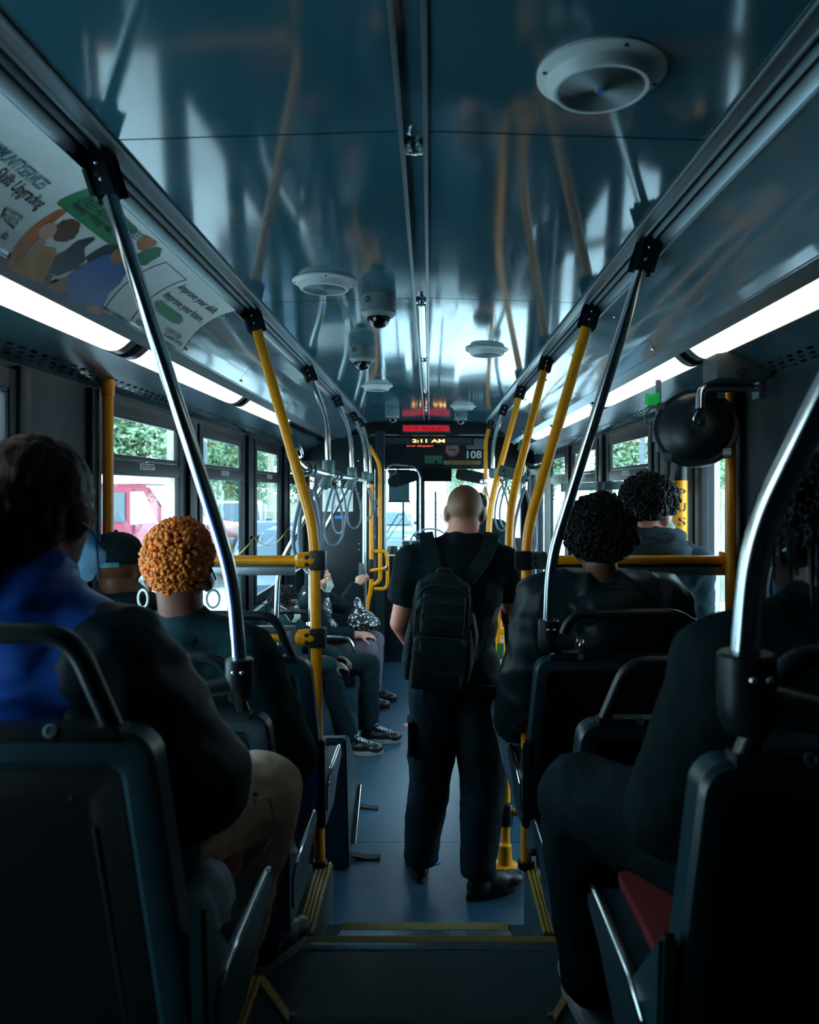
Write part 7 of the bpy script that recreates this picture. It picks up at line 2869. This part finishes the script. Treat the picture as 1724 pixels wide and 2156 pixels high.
def make_car(name, lab, x, y, rz, body, tall=0.0):
    t = thing(name, lab, 'car', (x, y, GZ))
    R = Matrix.Rotation(rz, 4, 'Z')

    def P(u, v, w):
        return V((x, y, GZ)) + R @ V((u, v, w))
    h = 1.42 + tall
    prof = [(-2.15, 0.35), (-2.2, 0.75), (-2.1, 0.95 + tall * .3), (-1.6 - tall, h - 0.05), (-1.2, h), (0.25, h), (0.95, 0.98 + tall * .4), (1.95, 0.85 + tall * .3), (2.15, 0.62), (2.12, 0.32)]
    bm = B()
    rows = []
    for v, k in ((-0.85, 0.0), (-0.83, 1), (0.83, 1), (0.85, 0.0)):
        rows.append([bm.verts.new(P(u, v * (1 if w < 1.0 else 0.84), w)) for u, w in prof])
    n = len(prof)
    for a, b in ((0, 3),):
        for i in range(n):
            bm.faces.new((rows[a][i], rows[a][(i + 1) % n], rows[b][(i + 1) % n], rows[b][i]))
        bm.faces.new(rows[a])
        bm.faces.new(rows[b][::-1])
    for r_ in (rows[1], rows[2]):
        for v in r_:
            bm.verts.remove(v)
    bmesh.ops.bevel(bm, geom=list(bm.edges), offset=0.06, segments=2, affect='EDGES')
    obj('body', bm, body, t)
    for sv in (-1, 1):
        bm = B()
        prism(bm, [P(u, sv * 0.80, w) for u, w in ((-1.55 - tall * .6, 0.98 + tall * .3), (0.72, 0.98 + tall * .3), (0.2, h - 0.10), (-1.3, h - 0.10))], R @ V((0, sv, 0)), 0.03)
        obj('side_window', bm, 'car_glass', t)
    bm = B()
    prism(bm, [P(0.34, -0.62, h - 0.06), P(0.34, 0.62, h - 0.06), P(0.98, 0.72, 1.0 + tall * .4), P(0.98, -0.72, 1.0 + tall * .4)], R @ V((0.8, 0, 0.6)), 0.03)
    obj('windscreen', bm, 'car_glass', t)
    for u in (-1.35, 1.35):
        for v in (-0.82, 0.82):
            bm = B()
            lathe(bm, P(u, v - (0.1 if v < 0 else -0.1) * 0 - 0.1, 0.33), R @ V((0, 1, 0)), [(0.2, 0), (0.32, 0.01), (0.33, 0.05), (0.33, 0.16), (0.32, 0.2), (0, 0.2)], 20)
            obj('wheel', bm, 'tyre', t)
    bm = B()
    for v in (-0.98, 0.98):
        obox(bm, P(0.62, v, 1.05 + tall * .3), R @ V((1, 0, 0)), R @ V((0, 1, 0)), (0, 0, 1), 0.14, 0.2, 0.13, 0.03)
    obj('wing_mirror', bm, 'car_blue', t)
    bm = B()
    for v in (-0.6, 0.6):
        obox(bm, P(2.1, v, 0.66), R @ V((1, 0, 0)), R @ V((0, 1, 0)), (0, 0, 1), 0.1, 0.36, 0.14, 0.03)
    obj('headlamp', bm, 'chrome', t)


make_car('white_van', 'white van outside the second left window', -6.35, 25.2, -1.35, 'car_white', 0.35)
make_car('blue_car', 'dark blue car outside the third left window', -3.4, 17.0, -1.4, 'car_blue')
make_car('blue_car', 'dark blue car outside the fourth left window behind the slanting silver bar', -1.9, 11.9, -1.5, 'car_blue', 0.1)
make_car('silver_car', 'silver car ahead, seen faintly through the left windscreen', -1.5, 26, -1.45, 'car_silver')
make_car('white_car', 'white car waiting beyond the second left window', -9.9, 29.5, -1.2, 'car_white')
# grey clad shed behind the truck
t = thing('shed', 'grey clad shed with posts behind the red truck', 'building', (-8.2, 23, GZ))
for k in range(9):
    bm = B()
    box(bm, (-11.4 + k * 0.42, 22.0, GZ), (-11.4 + k * 0.42 + 0.40, 22.06, GZ + 2.75))
    obj('cladding_board', bm, 'grey_cladding', t)
for x in (-8.3, -7.85, -7.4):
    bm = B()
    box(bm, (x - 0.07, 21.6, GZ), (x + 0.07, 21.75, GZ + 2.75), 0.01)
    obj('post', bm, 'grey_cladding', t)
bm = B()
box(bm, (-11.4, 21.5, GZ + 2.75), (-7.25, 23.5, GZ + 2.92), 0.02)
obj('roof', bm, 'fence_grey', t)
bm = B()
box(bm, (-8.4, 21.62, GZ + 1.5), (-7.3, 21.68, GZ + 1.62))
obj('rail', bm, 'grey_cladding', t)
# mesh fence outside the rear door
t = thing('mesh_fence', 'grey mesh fence with pale rails seen through the rear door', 'fence', (6.5, 15, GZ))
for k in range(7):
    bm = B()
    x = 4.6 + k * 1.0
    tube(bm, [(x, 14.5 + 0.06 * k, GZ), (x, 14.5 + 0.06 * k, GZ + 2.15)], 0.05, 10)
    obj('post', bm, 'timber', t)
for z in (2.1, 3.2 - 0.02):
    bm = B()
    tube(bm, [(4.0, 14.46, GZ + z), (11.2, 14.9, GZ + z)], 0.03, 8)
    obj('rail', bm, 'grey_cladding', t)
bm = B()
for k in range(64):
    x = 4.2 + k * 0.1
    tube(bm, [(x, 14.5 + 0.006 * k, GZ + 0.05), (x + 0.35, 14.5 + 0.006 * k, GZ + 2.1)], 0.012, 4, cap=False)
    tube(bm, [(x + 0.35, 14.5 + 0.006 * k, GZ + 0.05), (x, 14.5 + 0.006 * k, GZ + 2.1)], 0.012, 4, cap=False)
o = obj('mesh_wire', bm, 'fence_grey', t)
o['kind'] = 'stuff'
bm = B()
prism(bm, [(4.2, 14.9, GZ), (11.0, 15.3, GZ), (11.0, 15.3, GZ + 2.05), (4.2, 14.9, GZ + 2.05)], (0, 1, 0), 0.05)
obj('backing_panel', bm, 'fence_grey', t)
